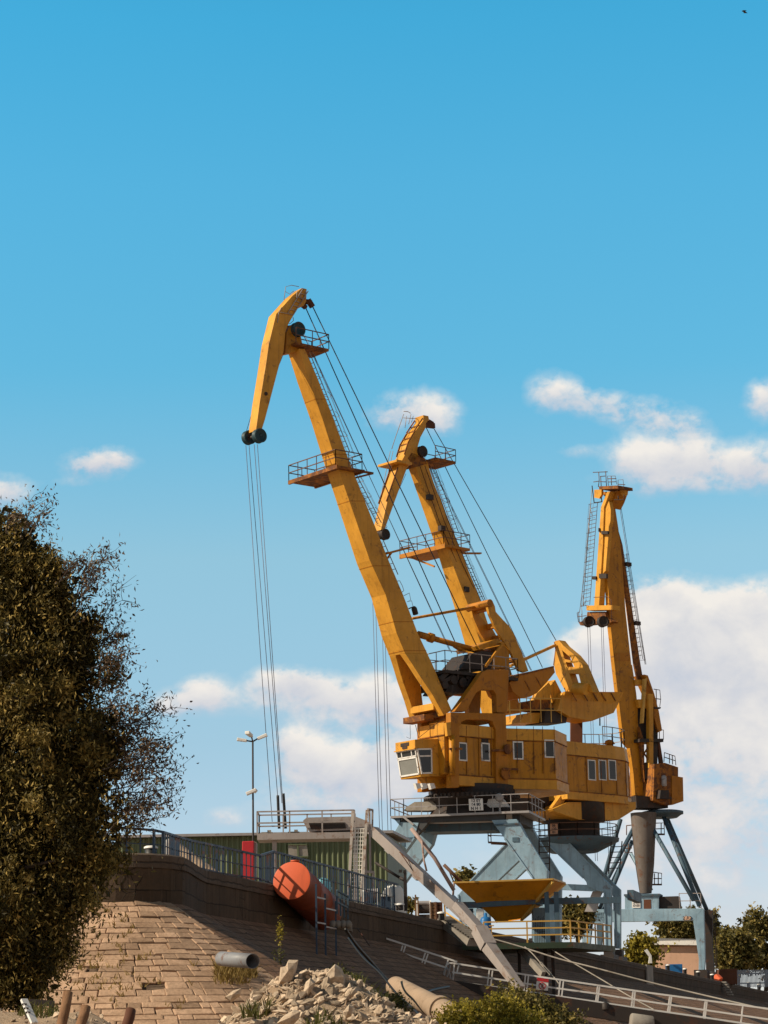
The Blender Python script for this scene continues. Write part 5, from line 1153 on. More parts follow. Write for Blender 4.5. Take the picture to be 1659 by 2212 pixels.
m_=MB(); c=at(zF(640,580),76); c.z=ZQ
hh=at(zF(605,478),76).z-ZQ; m_.lathe(c,[(.2,0),(.2,hh*.85),(.17,hh*.94),(.1,hh*.99),(0.02,hh)],20); solo(m_,'white_tank',paint('white_dark_tank',(.35,.33,.31),.7,.5,.3),'rounded grey tank standing behind railing at the quay corner','tank',loc=c)
m_=MB(); c=at(zF(460,640),72); c.z=ZQ; hh=at(zF(460,575),72).z-ZQ; m_.lathe(c,[(.19,0),(.19,hh),(.05,hh+.01)],18); bx_=solo(m_,'dark_drum',M['black'],'dark drum with white lid at the quay corner by the tree','drum',loc=c)
m_=MB(); m_.lathe(c+Z*(hh+.015),[(.22,0),(.22,.05),(.15,.08),(.02,.09)],18); m_.build('lid',M['white'],bx_)
# corner railing following the wall top
FP=[onz(p,ZQ) for p in (zF(-40,680),zF(260,682),zF(540,684),zF(700,692),zF(845,745),zF(950,772),zF(1250,842),zF(1590,888))]
FP+=[w0+WD*s for s in (9.5,12,15,19,24,29)]
off=[V((p.x-.45 if i>3 else p.x,p.y+.5,ZQ)) for i,p in enumerate(FP)]
def inset(pts,d):
    out=[]
    for i,p in enumerate(pts):
        t=(pts[min(i+1,len(pts)-1)]-pts[max(0,i-1)]).normalized(); nrm=V((t.y,-t.x,0)); out.append(p-nrm*d)
    return out
IN=inset(FP,.45)
fr_=empty('corner_railing',IN[3],'dark blue railing with upright bars running along the rounded quay corner','railing')
ht=[2.05,2.05,2.0,2.0,1.72,1.62,1.5,1.3,1.3,1.3,1.3,1.3,1.3,1.3]
m_=MB(); tops=[]
HT=[(at(t,p.y).z-ZQ) for t,p in zip([zF(-40,375),zF(260,378),zF(540,400),zF(700,415),zF(845,460),zF(950,492),zF(1250,558),zF(1590,635)],IN[:8])]
HT+= [1.28]*6
for i in range(len(IN)-1):
    a,b_=IN[i],IN[i+1]; ha,hb=HT[i],HT[i+1]; n=max(1,round((b_-a).length/.36))
    m_.bar(a+Z*ha,b_+Z*hb,.07,.07); m_.bar(a+Z*.15,b_+Z*.15,.05,.05); m_.bar(a+Z*ha*.55,b_+Z*hb*.55,.03,.03)
    for k in range(n):
        p=a.lerp(b_,k/n); h=ha+(hb-ha)*k/n; big=(k%4==0); m_.bar(p,p+Z*h,.085 if big else .04,.085 if big else .04)
m_.build('bars',M['navy'],fr_)
# ---- orange tank on its frame along the quay wall
T0=at(zE(472,990),81.3); 
ax=V((.98,4.0,-.84)).normalized(); rT=178/2.37*K/FPX*81.3
T1=T0+ax*4.4
tk=empty('orange_tank',V((T0.x,T0.y,T0.z-rT)),'rusty horizontal cylindrical tank with bright orange end and shade-darkened side, propped against the wall','tank')
m_=MB(); m_.lathe(T0,[(rT,.0),(rT,1.45),(rT*1.012,1.46),(rT*1.012,1.52),(rT,1.53),(rT,2.95),(rT*1.012,2.96),(rT*1.012,3.02),(rT,3.03),(rT,4.4),(rT*.8,4.52),(.02,4.56)],48,ax); m_.build('shell',M['orange_shade'],tk)
m_=MB(); m_.lathe(T0,[(rT*.999,-.03),(rT*.999,.0)],48,ax); m_.lathe(T0,[(.02,-.05),(rT*.9,-.045),(rT*.999,-.03)],48,ax); m_.build('end_cap',M['orange'],tk)
c=T0+ax*.45+Z*rT*.95; m_=MB(); m_.lathe(c,[(.13,-.1),(.13,.14),(.16,.14),(.16,.19),(.02,.20)],18); m_.build('filler_neck',M['orange'],tk)
# steel ladder frame in front of it
for nm,pts in (('frame',[(zE(697,1020),zE(708,1480)),(zE(782,1110),zE(800,1470)),(zE(880,1180),zE(885,1490))]),):
    fl=empty('tank_frame',at(zE(708,1480),80.2),'dark steel ladder frame standing against the side of the orange tank','frame')
    DD=(80.4,81.6,83.2)
    P=[]
    for (a,b_),d in zip(pts,DD):
        p=at(a,d); q=V((p.x,p.y,at((b_[0],b_[1]),d).z)); m_=MB(); m_.bar(q-Z*1.4,p,.065,.065); m_.build('upright',M['navy'],fl); P.append((p,q))
    for i,j,ys in ((0,1,(.27,.78)),(1,2,(.38,.86)),):
        for f in ys:
            m_=MB(); p=at(zE(697,1020+(1480-1020)*f),DD[0]); 
            a=V((P[i][0].x,P[i][0].y,P[i][0].z*(1-f)+P[i][1].z*f)); b_=V((P[j][0].x,P[j][0].y,a.z)); m_.bar(a,b_,.05,.05); m_.build('rung',M['galv'],fl)
# ---- cyan tank behind the railing and clutter along the edge
c=at(zE(760,1000),99); c.z=ZQ; m_=MB(); R_=78/2.37*K/FPX*99; m_.lathe(c,[(R_,0),(R_,1.0),(R_*.96,1.18),(R_*.7,1.36),(.02,1.42)],28); m_.lathe(c,[(R_+.03,.9),(R_+.03,1.0)],28)
solo(m_,'cyan_tank',M['cyan'],'squat pale cyan tank behind the railing, right of the orange tank','tank',loc=c)
def winch(t,D,label,w=.58):
    p=at(t,D); h=p.z-ZQ; p.z=ZQ; e=empty('winch_drum',p,label,'winch','winches on the quay edge')
    for s in (-1,1):
        m_=MB(); o=XA*s*w/2; m_.prism([p+o+V((0,-.34,0)),p+o+V((0,.34,0)),p+o+V((0,.30,h*.85)),p+o+V((0,0,h)),p+o+V((0,-.30,h*.85))],XA*.07*s); m_.build('side_plate',M['white'],e)
    m_=MB(); m_.cyl(p-XA*w/2+Z*(h-.42),p+XA*w/2+Z*(h-.42),.2,n=20); m_.build('drum',M['dark'],e)
    m_=MB(); m_.cyl(p-XA*w/2+Z*(h-.12),p+XA*w/2+Z*(h-.12),.11,n=10); m_.build('shaft',M['galv'],e)
    m_=MB(); m_.bar(p-XA*w/2+Z*(h-.75),p+XA*w/2+Z*(h-.75),.4,.16); m_.build('base_beam',M['dark'],e)
    return e
winch(zE(1205,1062),99.5,'dark drum winch in a white frame right of the ladder tower')
winch(zA(515,1175),111,'dark drum winch in a white frame left of the conveyor chute')
pt=at(zA(235,1035),102); c=V((pt.x,pt.y,ZQ)); hz=pt.z-ZQ
dt=empty('domed_tank',c,'white domed tank with a small knob on top at quay edge','tank')
m_=MB(); m_.lathe(c,[(.56,0),(.50,hz-.75),(.42,hz-.16),(.30,hz-.02),(.02,hz)],24); m_.build('body',plain('bright_white_paint',(.80,.78,.74),.5,0,.08),dt)
m_=MB(); m_.lathe(c+Z*hz,[(.05,-.02),(.05,.05),(.09,.07),(.08,.12),(.02,.14)],12); m_.build('knob',M['white'],dt)
pt=at(zA(160,1135),100.4); p=V((pt.x,pt.y,ZQ)); m_=MB(); m_.box((p.x,p.y,(ZQ+pt.z)/2),.46,.45,pt.z-ZQ); bb=solo(m_,'blue_cabinet',M['navy'],'dark blue cabinet under a white hood beside the domed tank','cabinet',bevel=.02)
m_=MB(); m_.prism(polyw([zA(112,1135),zA(225,1138),zA(215,1068),zA(185,1050),zA(150,1075)],100.1),(0,.6,0)); m_.build('hood',M['white'],bb)
pt=at(zA(292,1222),99.3); p=V((pt.x,pt.y,ZQ)); h=pt.z-ZQ; m_=MB(); m_.lathe(p,[(.16,0),(.16,h),(.05,h+.01)],16); s_=solo(m_,'bollard',M['dark'],'dark mooring bollard with white cap in front of the domed tank','bollard','mooring bollards on the quay wall')
m_=MB(); m_.lathe(p+Z*(h+.015),[(.21,0),(.21,.06),(.04,.10)],16); m_.build('cap',M['white'],s_)
def crate(t,D,w,label,mat):
    pt=at(t,D); h=pt.z-ZQ; m_=MB(); n=max(5,int(h/.16))
    for k in range(n): m_.box((pt.x,pt.y,ZQ+h*(k+.5)/n),w,.5,h/n-.025)
    for s in (-1,1): m_.box((pt.x+s*w*.42,pt.y-.27,ZQ+h/2),.06,.03,h)
    return solo(m_,'slatted_crate',mat,label,'crate')
crate(zA(602,1190),110.5,.26,'brown slatted crate right of the drum winch',M['wood'])
crate(zA(660,1190),112,.30,'reddish slatted crate nearest the conveyor gallery',M['rust'])
a=at(zA(440,1120),108); b_=at(zA(462,1150),108); m_=MB(); m_.bar((a.x,a.y,ZQ),a,.07,.07); m_.bar((b_.x+.02,b_.y,ZQ),b_,.06,.06); m_.bar(a-Z*.4,b_-Z*.25,.05,.05); solo(m_,'timber_prop',M['wood'],'pair of upright timber props left of the drum winch','prop')
pt=at(zA(682,1300),108.5); p=V((pt.x,pt.y,ZQ)); h=pt.z-ZQ; m_=MB(); m_.lathe(p,[(.15,0),(.15,h),(.04,h+.01)],14); s_=solo(m_,'bollard',M['dark'],'dark bollard with white cap at the stair head','bollard','mooring bollards on the quay wall'); m_=MB(); m_.lathe(p+Z*(h+.015),[(.2,0),(.2,.06),(.04,.1)],14); m_.build('cap',M['white'],s_)
# ---- stair down from the wall with yellow railing
sr=empty('quay_stair',at(zC(980,440),108),'narrow stair with yellowish railings going down from wall to hopper platform','stair')
m_=MB(); a,b_=at(zC(735,262),109.5),at(zC(985,440),108); m_.bar(a,b_,1.1,.35); 
for k in range(12):
    p=a.lerp(b_,(k+.5)/12); m_.box(p+Z*.2,.55,1.0,.08)
m_.build('flight',M['conc'],sr)
m_=MB(); m_.bar(at(zC(725,105),109),at(zC(735,262),109),.08,.08); m_.tube([at(zC(725,112),109),at(zC(905,235),108.4)],.04,5); m_.tube([at(zC(735,190),109),at(zC(960,345),108.2)],.035,5); m_.tube([at(zC(735,240),109),at(zC(990,385),108)],.035,5); m_.bar(at(zC(985,370),108),at(zC(985,440),108),.07,.07); m_.build('railing',M['raily'],sr)
# ---- hopper on its platform
hp=empty('hopper',at((1120,2030),114),'large rusty yellow funnel hopper on the railed platform','hopper')
HD=113.0; dep=5.0
def hq(t,D): return at(t,D)
rim=[hq(zA(803,1012),HD),hq(zB(765,868),HD),hq(zB(895,910),HD+dep*1.35),None]
rim[3]=rim[0]+(rim[2]-rim[1])
bot=[hq(zA(1205,1372),HD+2.1),hq(zA(1440,1340),HD+2.1)]
bot=[bot[0],bot[1],bot[1]+YA*1.2,bot[0]+YA*1.2]
m_=MB(); t=.06
vs=rim+bot; m_.add(vs,[(0,1,5,4),(1,2,6,5),(2,3,7,6),(3,0,4,7)]); inn=[v+((sum(rim,V())/4)-v)*.03-Z*0.02 for v in rim]+[v+((sum(bot,V())/4)-v)*.1 for v in bot]
m_.add(inn,[(4,5,1,0),(5,6,2,1),(6,7,3,2),(7,4,0,3)]); m_.add(rim+inn[:4],[(0,4,5,1),(1,5,6,2),(2,6,7,3),(3,7,4,0)])
hb_=m_.build('funnel',paint('hopper_ochre_paint',(.68,.27,.012),.75,.5,.12,streak=.4),hp)
m_=MB(); 
for a,b_ in ((0,1),(1,2),(3,0)): m_.bar(rim[a]+Z*.03,rim[b_]+Z*.03,.09,.08)
m_.build('rim',M['raily'],hp)
f=.56; q=[rim[i].lerp(bot[i],f) for i in range(4)]; m_=MB()
for a,b_ in ((0,1),(1,2),(2,3),(3,0)): m_.bar(q[a],q[b_],.2,.26)
m_.bar(q[1],q[1]+XA*4.2,.2,.3); m_.bar(q[0]-XA*1.6,q[0],.2,.3); m_.build('belt_beam',M['bluedk'],hp)
for i,j in ((1,5),):
    m_=MB(); m_.bar(rim[1]-Z*.1,bot[1],.14,.14); m_.bar(rim[2],bot[2],.14,.14); m_.build('corner_rib',M['raily'],hp)
PD=111.2; zpl=at(zB(400,1555),PD).z; xl_=at(zC(870,450),PD).x; xr_=at(zB(985,1540),PD).x
platz=zpl
for t in (zB(695,1000),zB(800,1000)):
    p=at(t,HD+.6); m_=MB(); m_.bar((p.x,p.y,zpl),p,.22,.22); m_.build('support_post',M['bluedk'],hp)
p=hq(zA(960,1250),HD+1.5); m_=MB(); m_.bar(V((p.x,p.y,zpl)),p,.2,.2); m_.build('support_post',M['bluedk'],hp)
pf=empty('hopper_platform',V(((xl_+xr_)/2,PD,zpl-4)),'green edged steel platform with yellow railings on posts above the slope','platform')
m_=MB(); m_.prism([V((xl_,PD,zpl)),V((xr_,PD,zpl)),V((xr_+2.6,PD+6,zpl)),V((xl_+1.4,PD+6,zpl))],(0,0,-.28)); m_.build('deck',paint('dark_green_paint',(.05,.075,.045),.6,.5,.3,streak=.2),pf)
m_=MB(); A,B,C_=V((at(zC(1050,440),PD).x,PD+.1,zpl)),V((xr_-.1,PD+.1,zpl)),V((xr_+2.4,PD+5.9,zpl)); ht_=at(zB(600,1318),PD).z-zpl
m_.rail([A,B],ht_,2.4,.033,(.36,.68),postr=.036); m_.rail([B,C_],ht_,1.2,.033,(.36,.68)); m_.build('railing',M['raily'],pf)
for t in (zB(395,1610),zB(603,1600),zB(680,1600),zB(760,1600)):
    p=at(t,PD+1.5 if t[0]!=zB(603,1600)[0] else PD+.2); m_=MB(); m_.bar((p.x,p.y,zpl-6.2),(p.x,p.y,zpl-.28),.15,.15); m_.build('post',M['dark'],pf)
for a,b_ in ((zB(410,1620),zB(660,1900)),(zB(490,1610),zB(740,1900))):
    m_=MB(); m_.bar(at(a,PD+1.0),at(b_,PD-.5),.22 if a[0]<zB(450,0)[0] else .1,.3 if a[0]<zB(450,0)[0] else .1); m_.build('brace',M['conc'],pf)
p=at(zB(1080,1585),PD+3); m_=MB(); m_.box(p,.5,.5,.3); m_.build('fender',M['white'],pf)
c=at(zC(1062,265),PD+2); c.z=zpl; hzb=at(zC(1060,195),PD+2).z-zpl; m_=MB(); m_.lathe(c,[(.27,.0),(.27,hzb*.4),(.285,hzb*.42),(.27,hzb*.44),(.27,hzb*.78),(.2,hzb*.86),(.09,hzb*.88),(.08,hzb*.98),(.02,hzb)],20); solo(m_,'blue_drum',M['bluebar'],'bright blue drum standing under the hopper on its platform','drum',loc=c)
p=at(zC(1015,165),PD+3); m_=MB(); m_.box((p.x,p.y,(zpl+p.z)/2),.36,.4,p.z-zpl); solo(m_,'white_box',M['white'],'white box on the hopper platform left of blue drum','box',bevel=.03)
p=at(zB(612,1175),HD+3.5); m_=MB(); m_.box((p.x,p.y,(zpl+p.z)/2),.7,.6,p.z-zpl); solo(m_,'pale_cabinet',M['blue'],'pale blue cabinet behind the right side of the hopper','cabinet',bevel=.03)
m_=MB()
for k in range(7):
    x=p.x-.25+k*.085; m_.bar((x,HD+2.6,zpl),(x+.01,HD+2.6,at(zB(600,1285),HD+2.6).z+.05*(k%3)),.025,.025)
m_.bar((p.x-.3,HD+2.6,zpl+.7),(p.x+.35,HD+2.6,zpl+.7),.03,.03); solo(m_,'spiked_fence',M['dark'],'short dark spiked fence on the platform under the hopper','fence')
m_=MB(); p=at(zC(1110,300),PD+.6); m_.bar((p.x-.12,p.y,p.z),(p.x+.12,p.y,p.z),.06,.05); m_.bar((p.x,p.y,zpl),(p.x,p.y,p.z),.04,.04); solo(m_,'valve_wheel',M['raily'],'small pale tee valve handle on the hopper platform','valve')
# ============================================================ plants
def leaves(centres, L, W, rng, droop=.5, tone=None, twist=True):
    """diamond leaf faces at the given centres"""
    n=len(centres); d=rng.normal(size=(n,3)); d[:,2]-=droop*1.6; d/=np.linalg.norm(d,axis=1)[:,None]
    e=rng.normal(size=(n,3)); s=np.cross(d,e); s/=np.linalg.norm(s,axis=1)[:,None]+1e-9
    l=(L*(.6+.8*rng.random(n)))[:,None]; w=(W*(.6+.8*rng.random(n)))[:,None]
    nn=np.cross(d,s); cup=nn*w*.35
    v=np.stack([centres-d*l*.5,centres+s*w*.5+cup,centres+d*l*.5,centres-s*w*.5+cup],1).reshape(-1,3)
    f=np.arange(n*4).reshape(n,4)
    t=rng.random(n) if tone is None else tone
    return v,f,t
def lumps(spec,D,rng,n,shell=.55,per=18,spread=.32,depth=1.0,droop=.6):
    """clustered points in ellipsoids given in picture pixels at distance D"""
    ar=np.array([s[2]*s[3] for s in spec],float); pk=rng.choice(len(spec),n//per,p=ar/ar.sum()); pts=[];tn=[]
    for k in pk:
        px,py,rx,ry=spec[k][:4]; dd=spec[k][4] if len(spec[k])>4 else 0
        c=at((px,py),D+dd); q=rng.normal(size=3); q/=np.linalg.norm(q); r=shell+(1-shell)*rng.random()**.6
        u_=rng.random(); r=r if u_<.72 else rng.random() if u_<.84 else 1+.30*rng.random()
        m=D/FPX; c=np.array(c)+q*r*np.array([rx*m,max(rx,ry)*m*depth,ry*m])
        k_=np.arange(per)[:,None]/per; dr=rng.normal(size=3)*.5+np.array([0,0,-droop]); 
        pts.append(c+dr*k_*spread*2+rng.normal(size=(per,3))*spread*.45); t0=rng.random()**1.5*.9
        tn.append(np.clip(t0+rng.normal(size=per)*.16,0,1))
    return np.concatenate(pts),np.concatenate(tn)
RG=np.random.default_rng(11)
M['leaf']=leafmat('willow_leaves',(.038,.031,.010),(.15,.115,.030),(.60,.43,.14),.40)  # tone spread paints sunlit clumps and dark gaps into the leaves
M['leafy']=leafmat('yellow_green_leaves',(.12,.10,.014),(.36,.29,.035),(.56,.44,.09),.42)
M['leafd']=leafmat('dull_green_leaves',(.06,.055,.016),(.21,.17,.045),(.40,.30,.10),.38)
M['leafb']=leafmat('brown_sparse_leaves',(.06,.035,.022),(.12,.075,.045),(.24,.16,.09),.2)
M['dry']=leafmat('dry_grass',(.16,.10,.03),(.27,.18,.05),(.36,.25,.09),.2)
M['weed']=leafmat('weed_leaves',(.05,.055,.012),(.10,.10,.022),(.17,.15,.05),.25)
M['bark']=plain('grey_brown_bark',(.06,.042,.032),.9,0,.5,4)
# ---- big tree at the left
TD=52
tb=at((-60,2150),TD); tb.z=gz(tb.x,tb.y)
tree=empty('willow_tree',tb,'large dark leafy tree filling the left edge in front of the stone slope','tree')
spec=[(0,1190,62,75),(30,1280,100,100),(100,1300,80,75),(60,1400,130,110),(150,1400,80,80),(135,1500,85,70),(-10,1500,200,200),(90,1600,150,140),(200,1590,85,80),(180,1700,120,90),(60,1760,200,160),(190,1810,110,80),(205,1860,55,55),(60,1920,180,140),(150,1940,75,65),(50,2050,115,105),(108,2030,58,60),(30,2120,80,60),(-60,1900,200,300)]
spec=[(a-12,b_,c_*.95,d_) for a,b_,c_,d_ in spec]+[(15,1150,50,55),(55,1190,48,50),(20,1240,70,60),(-10,1200,60,80),(125,1290,58,55),(160,1360,55,55),(95,1225,48,48),(200,1440,45,45)]
ar=np.array([a_[2]*a_[3] for a_ in spec],float); pts=[];tn=[]
for k in RG.choice(len(spec),740,p=ar/ar.sum()):
    px,py,rx,ry=spec[k]; c=np.array(at((px,py),TD)); q=RG.normal(size=3); q/=np.linalg.norm(q); m_px=TD/FPX
    r=.62+.42*RG.random() if RG.random()<.85 else RG.random()*.7
    c=c+q*r*np.array([rx,max(rx,ry)*.9,ry])*m_px; R0=.16+.22*RG.random(); n=int(150*(R0/.26)**2)
    d=RG.normal(size=(n,3)); d/=np.linalg.norm(d,axis=1)[:,None]; d*=(R0*RG.random(n)**.45)[:,None]*np.array([1,1,.85])
    d[:,2]-=(.55*R0*RG.random(n)**2*2); pts.append(c+d); t0=RG.random()**1.6*.8; tn.append(np.clip(t0+RG.normal(size=n)*.15,0,1))
lo_,lt_=lumps(spec,TD,RG,34000,.75,6,.30,.9,.6); lo_=lo_+RG.normal(size=lo_.shape)*.14
pts.append(lo_); tn.append(np.clip(lt_+.15,0,1))
pts=np.concatenate(pts); tn=np.concatenate(tn); print('tree leaves',len(pts))
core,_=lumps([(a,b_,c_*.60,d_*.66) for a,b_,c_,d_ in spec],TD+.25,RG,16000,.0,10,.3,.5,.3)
v,f,t=leaves(pts,.125,.042,RG,.6,tn); v2,f2,t2=leaves(core,.26,.13,RG,.3,np.full(len(core),.02)+.1*RG.random(len(core)))  # core leaves toned dark, painting shade inside the crown
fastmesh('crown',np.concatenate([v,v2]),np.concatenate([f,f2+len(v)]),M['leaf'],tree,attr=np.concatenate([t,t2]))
m_=MB(); p0=tb
m_.tube([p0,p0+V((.1,0,2.5)),p0+V((.5,.1,5)),p0+V((.7,.2,8)),p0+V((.8,.2,10))],.36,9,.06)
for k in range(12):
    h=1.8+k*.5; a=p0+V((.3,.05,h)); ln=1.2+1.0*rnd.random(); m_.tube([a,a+V((ln*.45,rnd.uniform(-.8,.8),ln*.45)),a+V((ln,rnd.uniform(-1.2,1.2),ln*.55))],.11,6,.025)
m_.build('trunk',M['bark'],tree)
# fine outer twigs with sparse leaves on the right side
m_=MB(); lp=[]; lt=[]
def twig(a,b_,n,r0=.014,bend=.12,leafn=9,ls=.0):
    a=V(a);b_=V(b_); pts=[a]
    for k in range(1,n+1):
        t=k/n; pts.append(a.lerp(b_,t)+V((rnd.uniform(-1,1),rnd.uniform(-1,1),rnd.uniform(-.6,1)))*bend*(b_-a).length*.3)
    m_.tube(pts,r0,4,r0*.35)
    for q in pts[1:]:
        for j in range(rnd.randint(0,leafn)): lp.append(tuple(q+V((rnd.gauss(0,.10),rnd.gauss(0,.10),rnd.gauss(-.02,.10)))))
    return pts
starts=[(170,1300,250,1195),(150,1330,228,1225),(190,1370,285,1290),(200,1400,275,1370),(180,1440,255,1350),(215,1480,270,1470),(200,1540,300,1500),(220,1580,330,1540),(230,1610,385,1555),(230,1640,375,1590),(220,1680,350,1625),(230,1720,395,1680),(240,1750,380,1720),(250,1790,370,1760),(230,1800,340,1700),(210,1660,380,1640),(240,1700,300,1560),(260,1820,330,1770),(120,1260,165,1190),(60,1170,85,1105),(20,1140,30,1090),(210,1500,250,1440),(230,1560,345,1585),(250,1680,385,1615),(240,1640,330,1600),(230,1760,395,1755),(160,1280,205,1205),(200,1440,290,1400),(225,1590,310,1640),(235,1730,330,1660)]
for x,y,x2,y2 in starts:
    x2=200+(x2-200)*.9 if x2>200 else x2
    for rep in range(2):
        d0=TD+rnd.uniform(-1,1); a=at((x+rnd.uniform(-12,12),y+rnd.uniform(-15,15)),d0); b_=at((x2+rnd.uniform(-25,8),y2+rnd.uniform(-28,28)),d0+rnd.uniform(-.6,.6))
        P=twig(a,b_,5,.016,.14,3)
        for q in P[2:]:
            for j in range(3): twig(q,q+V((rnd.uniform(-.1,.5),rnd.uniform(-.3,.3),rnd.uniform(-.25,.45))),3,.007,.2,4)
m_.build('twig_sprays',M['bark'],tree)
lp=np.array(lp); v,f,t=leaves(lp,.11,.04,RG,.5); fastmesh('sparse_leaves',v,f,M['leafb'],tree,attr=t)
# ---- distant trees on the right
def bgtree(px,py,rx,ry,D,n,label,mat='leafd',trunk=True,lw=(.55,.34),extra=()):
    c=at((px,py),D); e=empty('background_tree',V((c.x,c.y,ZQ)),label,'tree','trees beyond the quay')
    sp=[(px,py,rx*.75,ry*.75)]
    r=random.Random(int(px*7+py))
    for k in range(9):
        a=r.random()*6.28; sp.append((px+rx*.62*math.cos(a),py-ry*.1+ry*.6*math.sin(a),rx*(.28+.2*r.random()),ry*(.28+.2*r.random())))
    sp+=list(extra)
    pts,tn=lumps(sp,D,RG,n,.5,14,.55,.8,.2); v,f,t=leaves(pts,lw[0],lw[1],RG,.1,tn); fastmesh('crown',v,f,M[mat],e,attr=t)
    m_=MB(); m_.tube([V((c.x,c.y,ZQ)),V((c.x+.2,c.y,ZQ+2)),V((c.x,c.y,c.z))],.35,7,.1); m_.build('trunk',M['bark'],e)
bgtree(1650,2045,75,70,300,9000,'tall bushy olive tree at the right edge behind the blue fence')
bgtree(1590,2060,42,42,285,5200,'rounded olive tree left of the tall one at the right edge')
bgtree(1562,2052,34,45,330,3600,'pale thin crowned tree between crane ladder and rounded olive tree')
bgtree(1455,2010,46,42,310,4800,'dark olive tree seen under the far crane beam above the pink hut')
bgtree(1512,2000,40,32,320,3200,'olive tree crown between the far crane leg and its ladder')
bgtree(1385,2062,38,36,215,4200,'yellowish bushy tree left of the pink hut, beside blue crane leg','leafy',lw=(.4,.26))
bgtree(1243,1985,34,38,225,3800,'dull tree behind the yellow hopper railing','leafd',lw=(.42,.28))
bgtree(1010,1893,14,9,230,350,'tiny tree top peeping over the hopper rim, left of the crane legs')
bgtree(880,1958,9,12,200,300,'small leafy bush top between white domed tank and conveyor')
# ---- shrubs at the bottom
def shrub(name,spec,D,n,label,mat,L=.10,W=.05):
    c=at(spec[0][:2],D); b0=V((c.x,c.y,gz(c.x,c.y))); e=empty(name,b0,label,'shrub')
    pts,tn=lumps(spec,D,RG,n,.4,12,.13,1.0,.1); v,f,t=leaves(pts,L,W,RG,.0,tn); fastmesh('foliage',v,f,M[mat],e,attr=t)
    m_=MB()
    for k in range(16):
        s=spec[k%len(spec)]; q=at((s[0]+rnd.uniform(-.6,.6)*s[2],s[1]-rnd.uniform(-.3,.8)*s[3]),D+rnd.uniform(-.3,.3)); a=b0+V((rnd.uniform(-.5,.5),rnd.uniform(-.2,.2),-.1)); m_.tube([a,a.lerp(q,.5)+V((0,0,.1)),q],.016,4,.006)
    m_.build('stems',M['bark'],e)
shrub('shrub',[(1010,2195,55,32),(970,2205,40,22),(1070,2190,55,38),(1040,2225,110,30),(1110,2215,60,40)],57,9500,'yellow green sunlit shrub at the bottom edge right of the concrete pipe','leafy')
shrub('shrub',[(1110,2168,42,36),(1145,2185,50,32),(1190,2200,38,28),(1170,2220,80,35),(1222,2212,26,22)],59,9500,'darker green shrub under the gangway prohibition sign','leafd')
shrub('shrub',[(850,2165,20,18),(830,2180,24,16),(868,2190,16,16)],55,2200,'low dark shrub between the rubble heap and the concrete pipe','weed',.08,.035)
shrub('shrub',[(735,2120,20,22),(760,2135,22,18)],50,1800,'small green shrub right of pointed boulder','weed',.08,.03)
# grass tufts and weeds (uncountable)
def blades(spots,L,rng,mat,name,label=None,cat=None):
    V_=[];F_=[];T_=[]
    for (x,y,z,n,s) in spots:
        for k in range(n):
            a=rng.random()*6.28; r=rng.random()**.5*s; bx=x+r*math.cos(a); by=y+r*math.sin(a); bz=gz(bx,by)-.02 if z is None else z
            l=L*(.5+rng.random()); dx,dy=rng.normal()*.45*l,rng.normal()*.45*l; w=.010+.008*rng.random(); i=len(V_)
            V_+= [(bx-w,by,bz),(bx+w,by,bz),(bx+dx*.5+w*.7,by+dy*.5,bz+l*.65),(bx+dx*.5-w*.7,by+dy*.5,bz+l*.65),(bx+dx*1.1,by+dy*1.1,bz+l),(bx+dx*1.1+w*.3,by+dy*1.1,bz+l)]
            F_+= [(i,i+1,i+2,i+3),(i+3,i+2,i+5,i+4)]; t=rng.random(); T_+= [t,t]
    return fastmesh(name,np.array(V_),np.array(F_),M[mat],attr=np.array(T_),loc=(0,0,0))
sp=[]
def gp(px,D): 
    p=at(px,D); return (p.x,p.y)
for px,D,n,s in ((zH(650,960),44.5,110,.28),(zH(700,690),47.5,60,.35),(zH(240,1020),43,120,.4),(zH(1200,1060),43.5,90,.35),(zH(190,1080),42,90,.4),(zH(1560,900),47,120,.5),(zH(620,680),48,60,.3),(zG(1650,1240),43,90,.5),(zH(1450,850),48,70,.4),(zG(1180,1290),43,60,.3),(zG(330,1240),44,80,.5)):
    x,y=gp(px,D); sp.append((x,y,None,n,s))
tag(blades(sp,.22,RG,'weed','weed_tufts'),'green weed tufts among the rubble','weeds',kind='stuff')
# weeds and dry grass rooted in the stone slope: find the slope under a picture point
SLN=None
def slope_hit(px):
    d=ray(px); best=None
    for k in range(400):
        D=50+k*.25; P=CAMP+d*(D/d.y)
        # height of the slope at P
        bd=1e9
        for i in range(0,min(len(WP),170)):
            q=WP[i]; dd=(P.x-q.x)**2+(P.y-q.y)**2
            if dd<bd: bd=dd; bi=i
        o=math.sqrt(bd); sgn=(P-WP[bi]).dot(NR[bi])
        if sgn>0 and o<RUN and P.z<=zs-SLOPEH*o/RUN+.02: return V((P.x,P.y,zs-SLOPEH*o/RUN))
        if sgn<0: return None
    return None
sp=[]
for k in range(26):
    h=slope_hit(zH(rnd.uniform(330,600),rnd.uniform(640,790)))
    if h: sp.append((h.x,h.y,h.z-.02,26,.22))
if sp: tag(blades(sp,.30,RG,'dry','dry_grass'),'patch of dry yellow grass on the stone slope below the drain pipe','grass',kind='stuff')
sp=[]
for k in range(70):
    px=zG(rnd.uniform(560,1659),rnd.uniform(700,1200)) if k%2 else zG(rnd.uniform(640,1100),rnd.uniform(380,1100))
    h=slope_hit(px)
    if h: sp.append((h.x,h.y,h.z-.02,5,.12))
if sp: tag(blades(sp,.14,RG,'dry','joint_weeds'),'dry weeds in the joints of the stone slope','weeds',kind='stuff')
h=slope_hit(zH(838,610)) or at(zH(838,610),60)
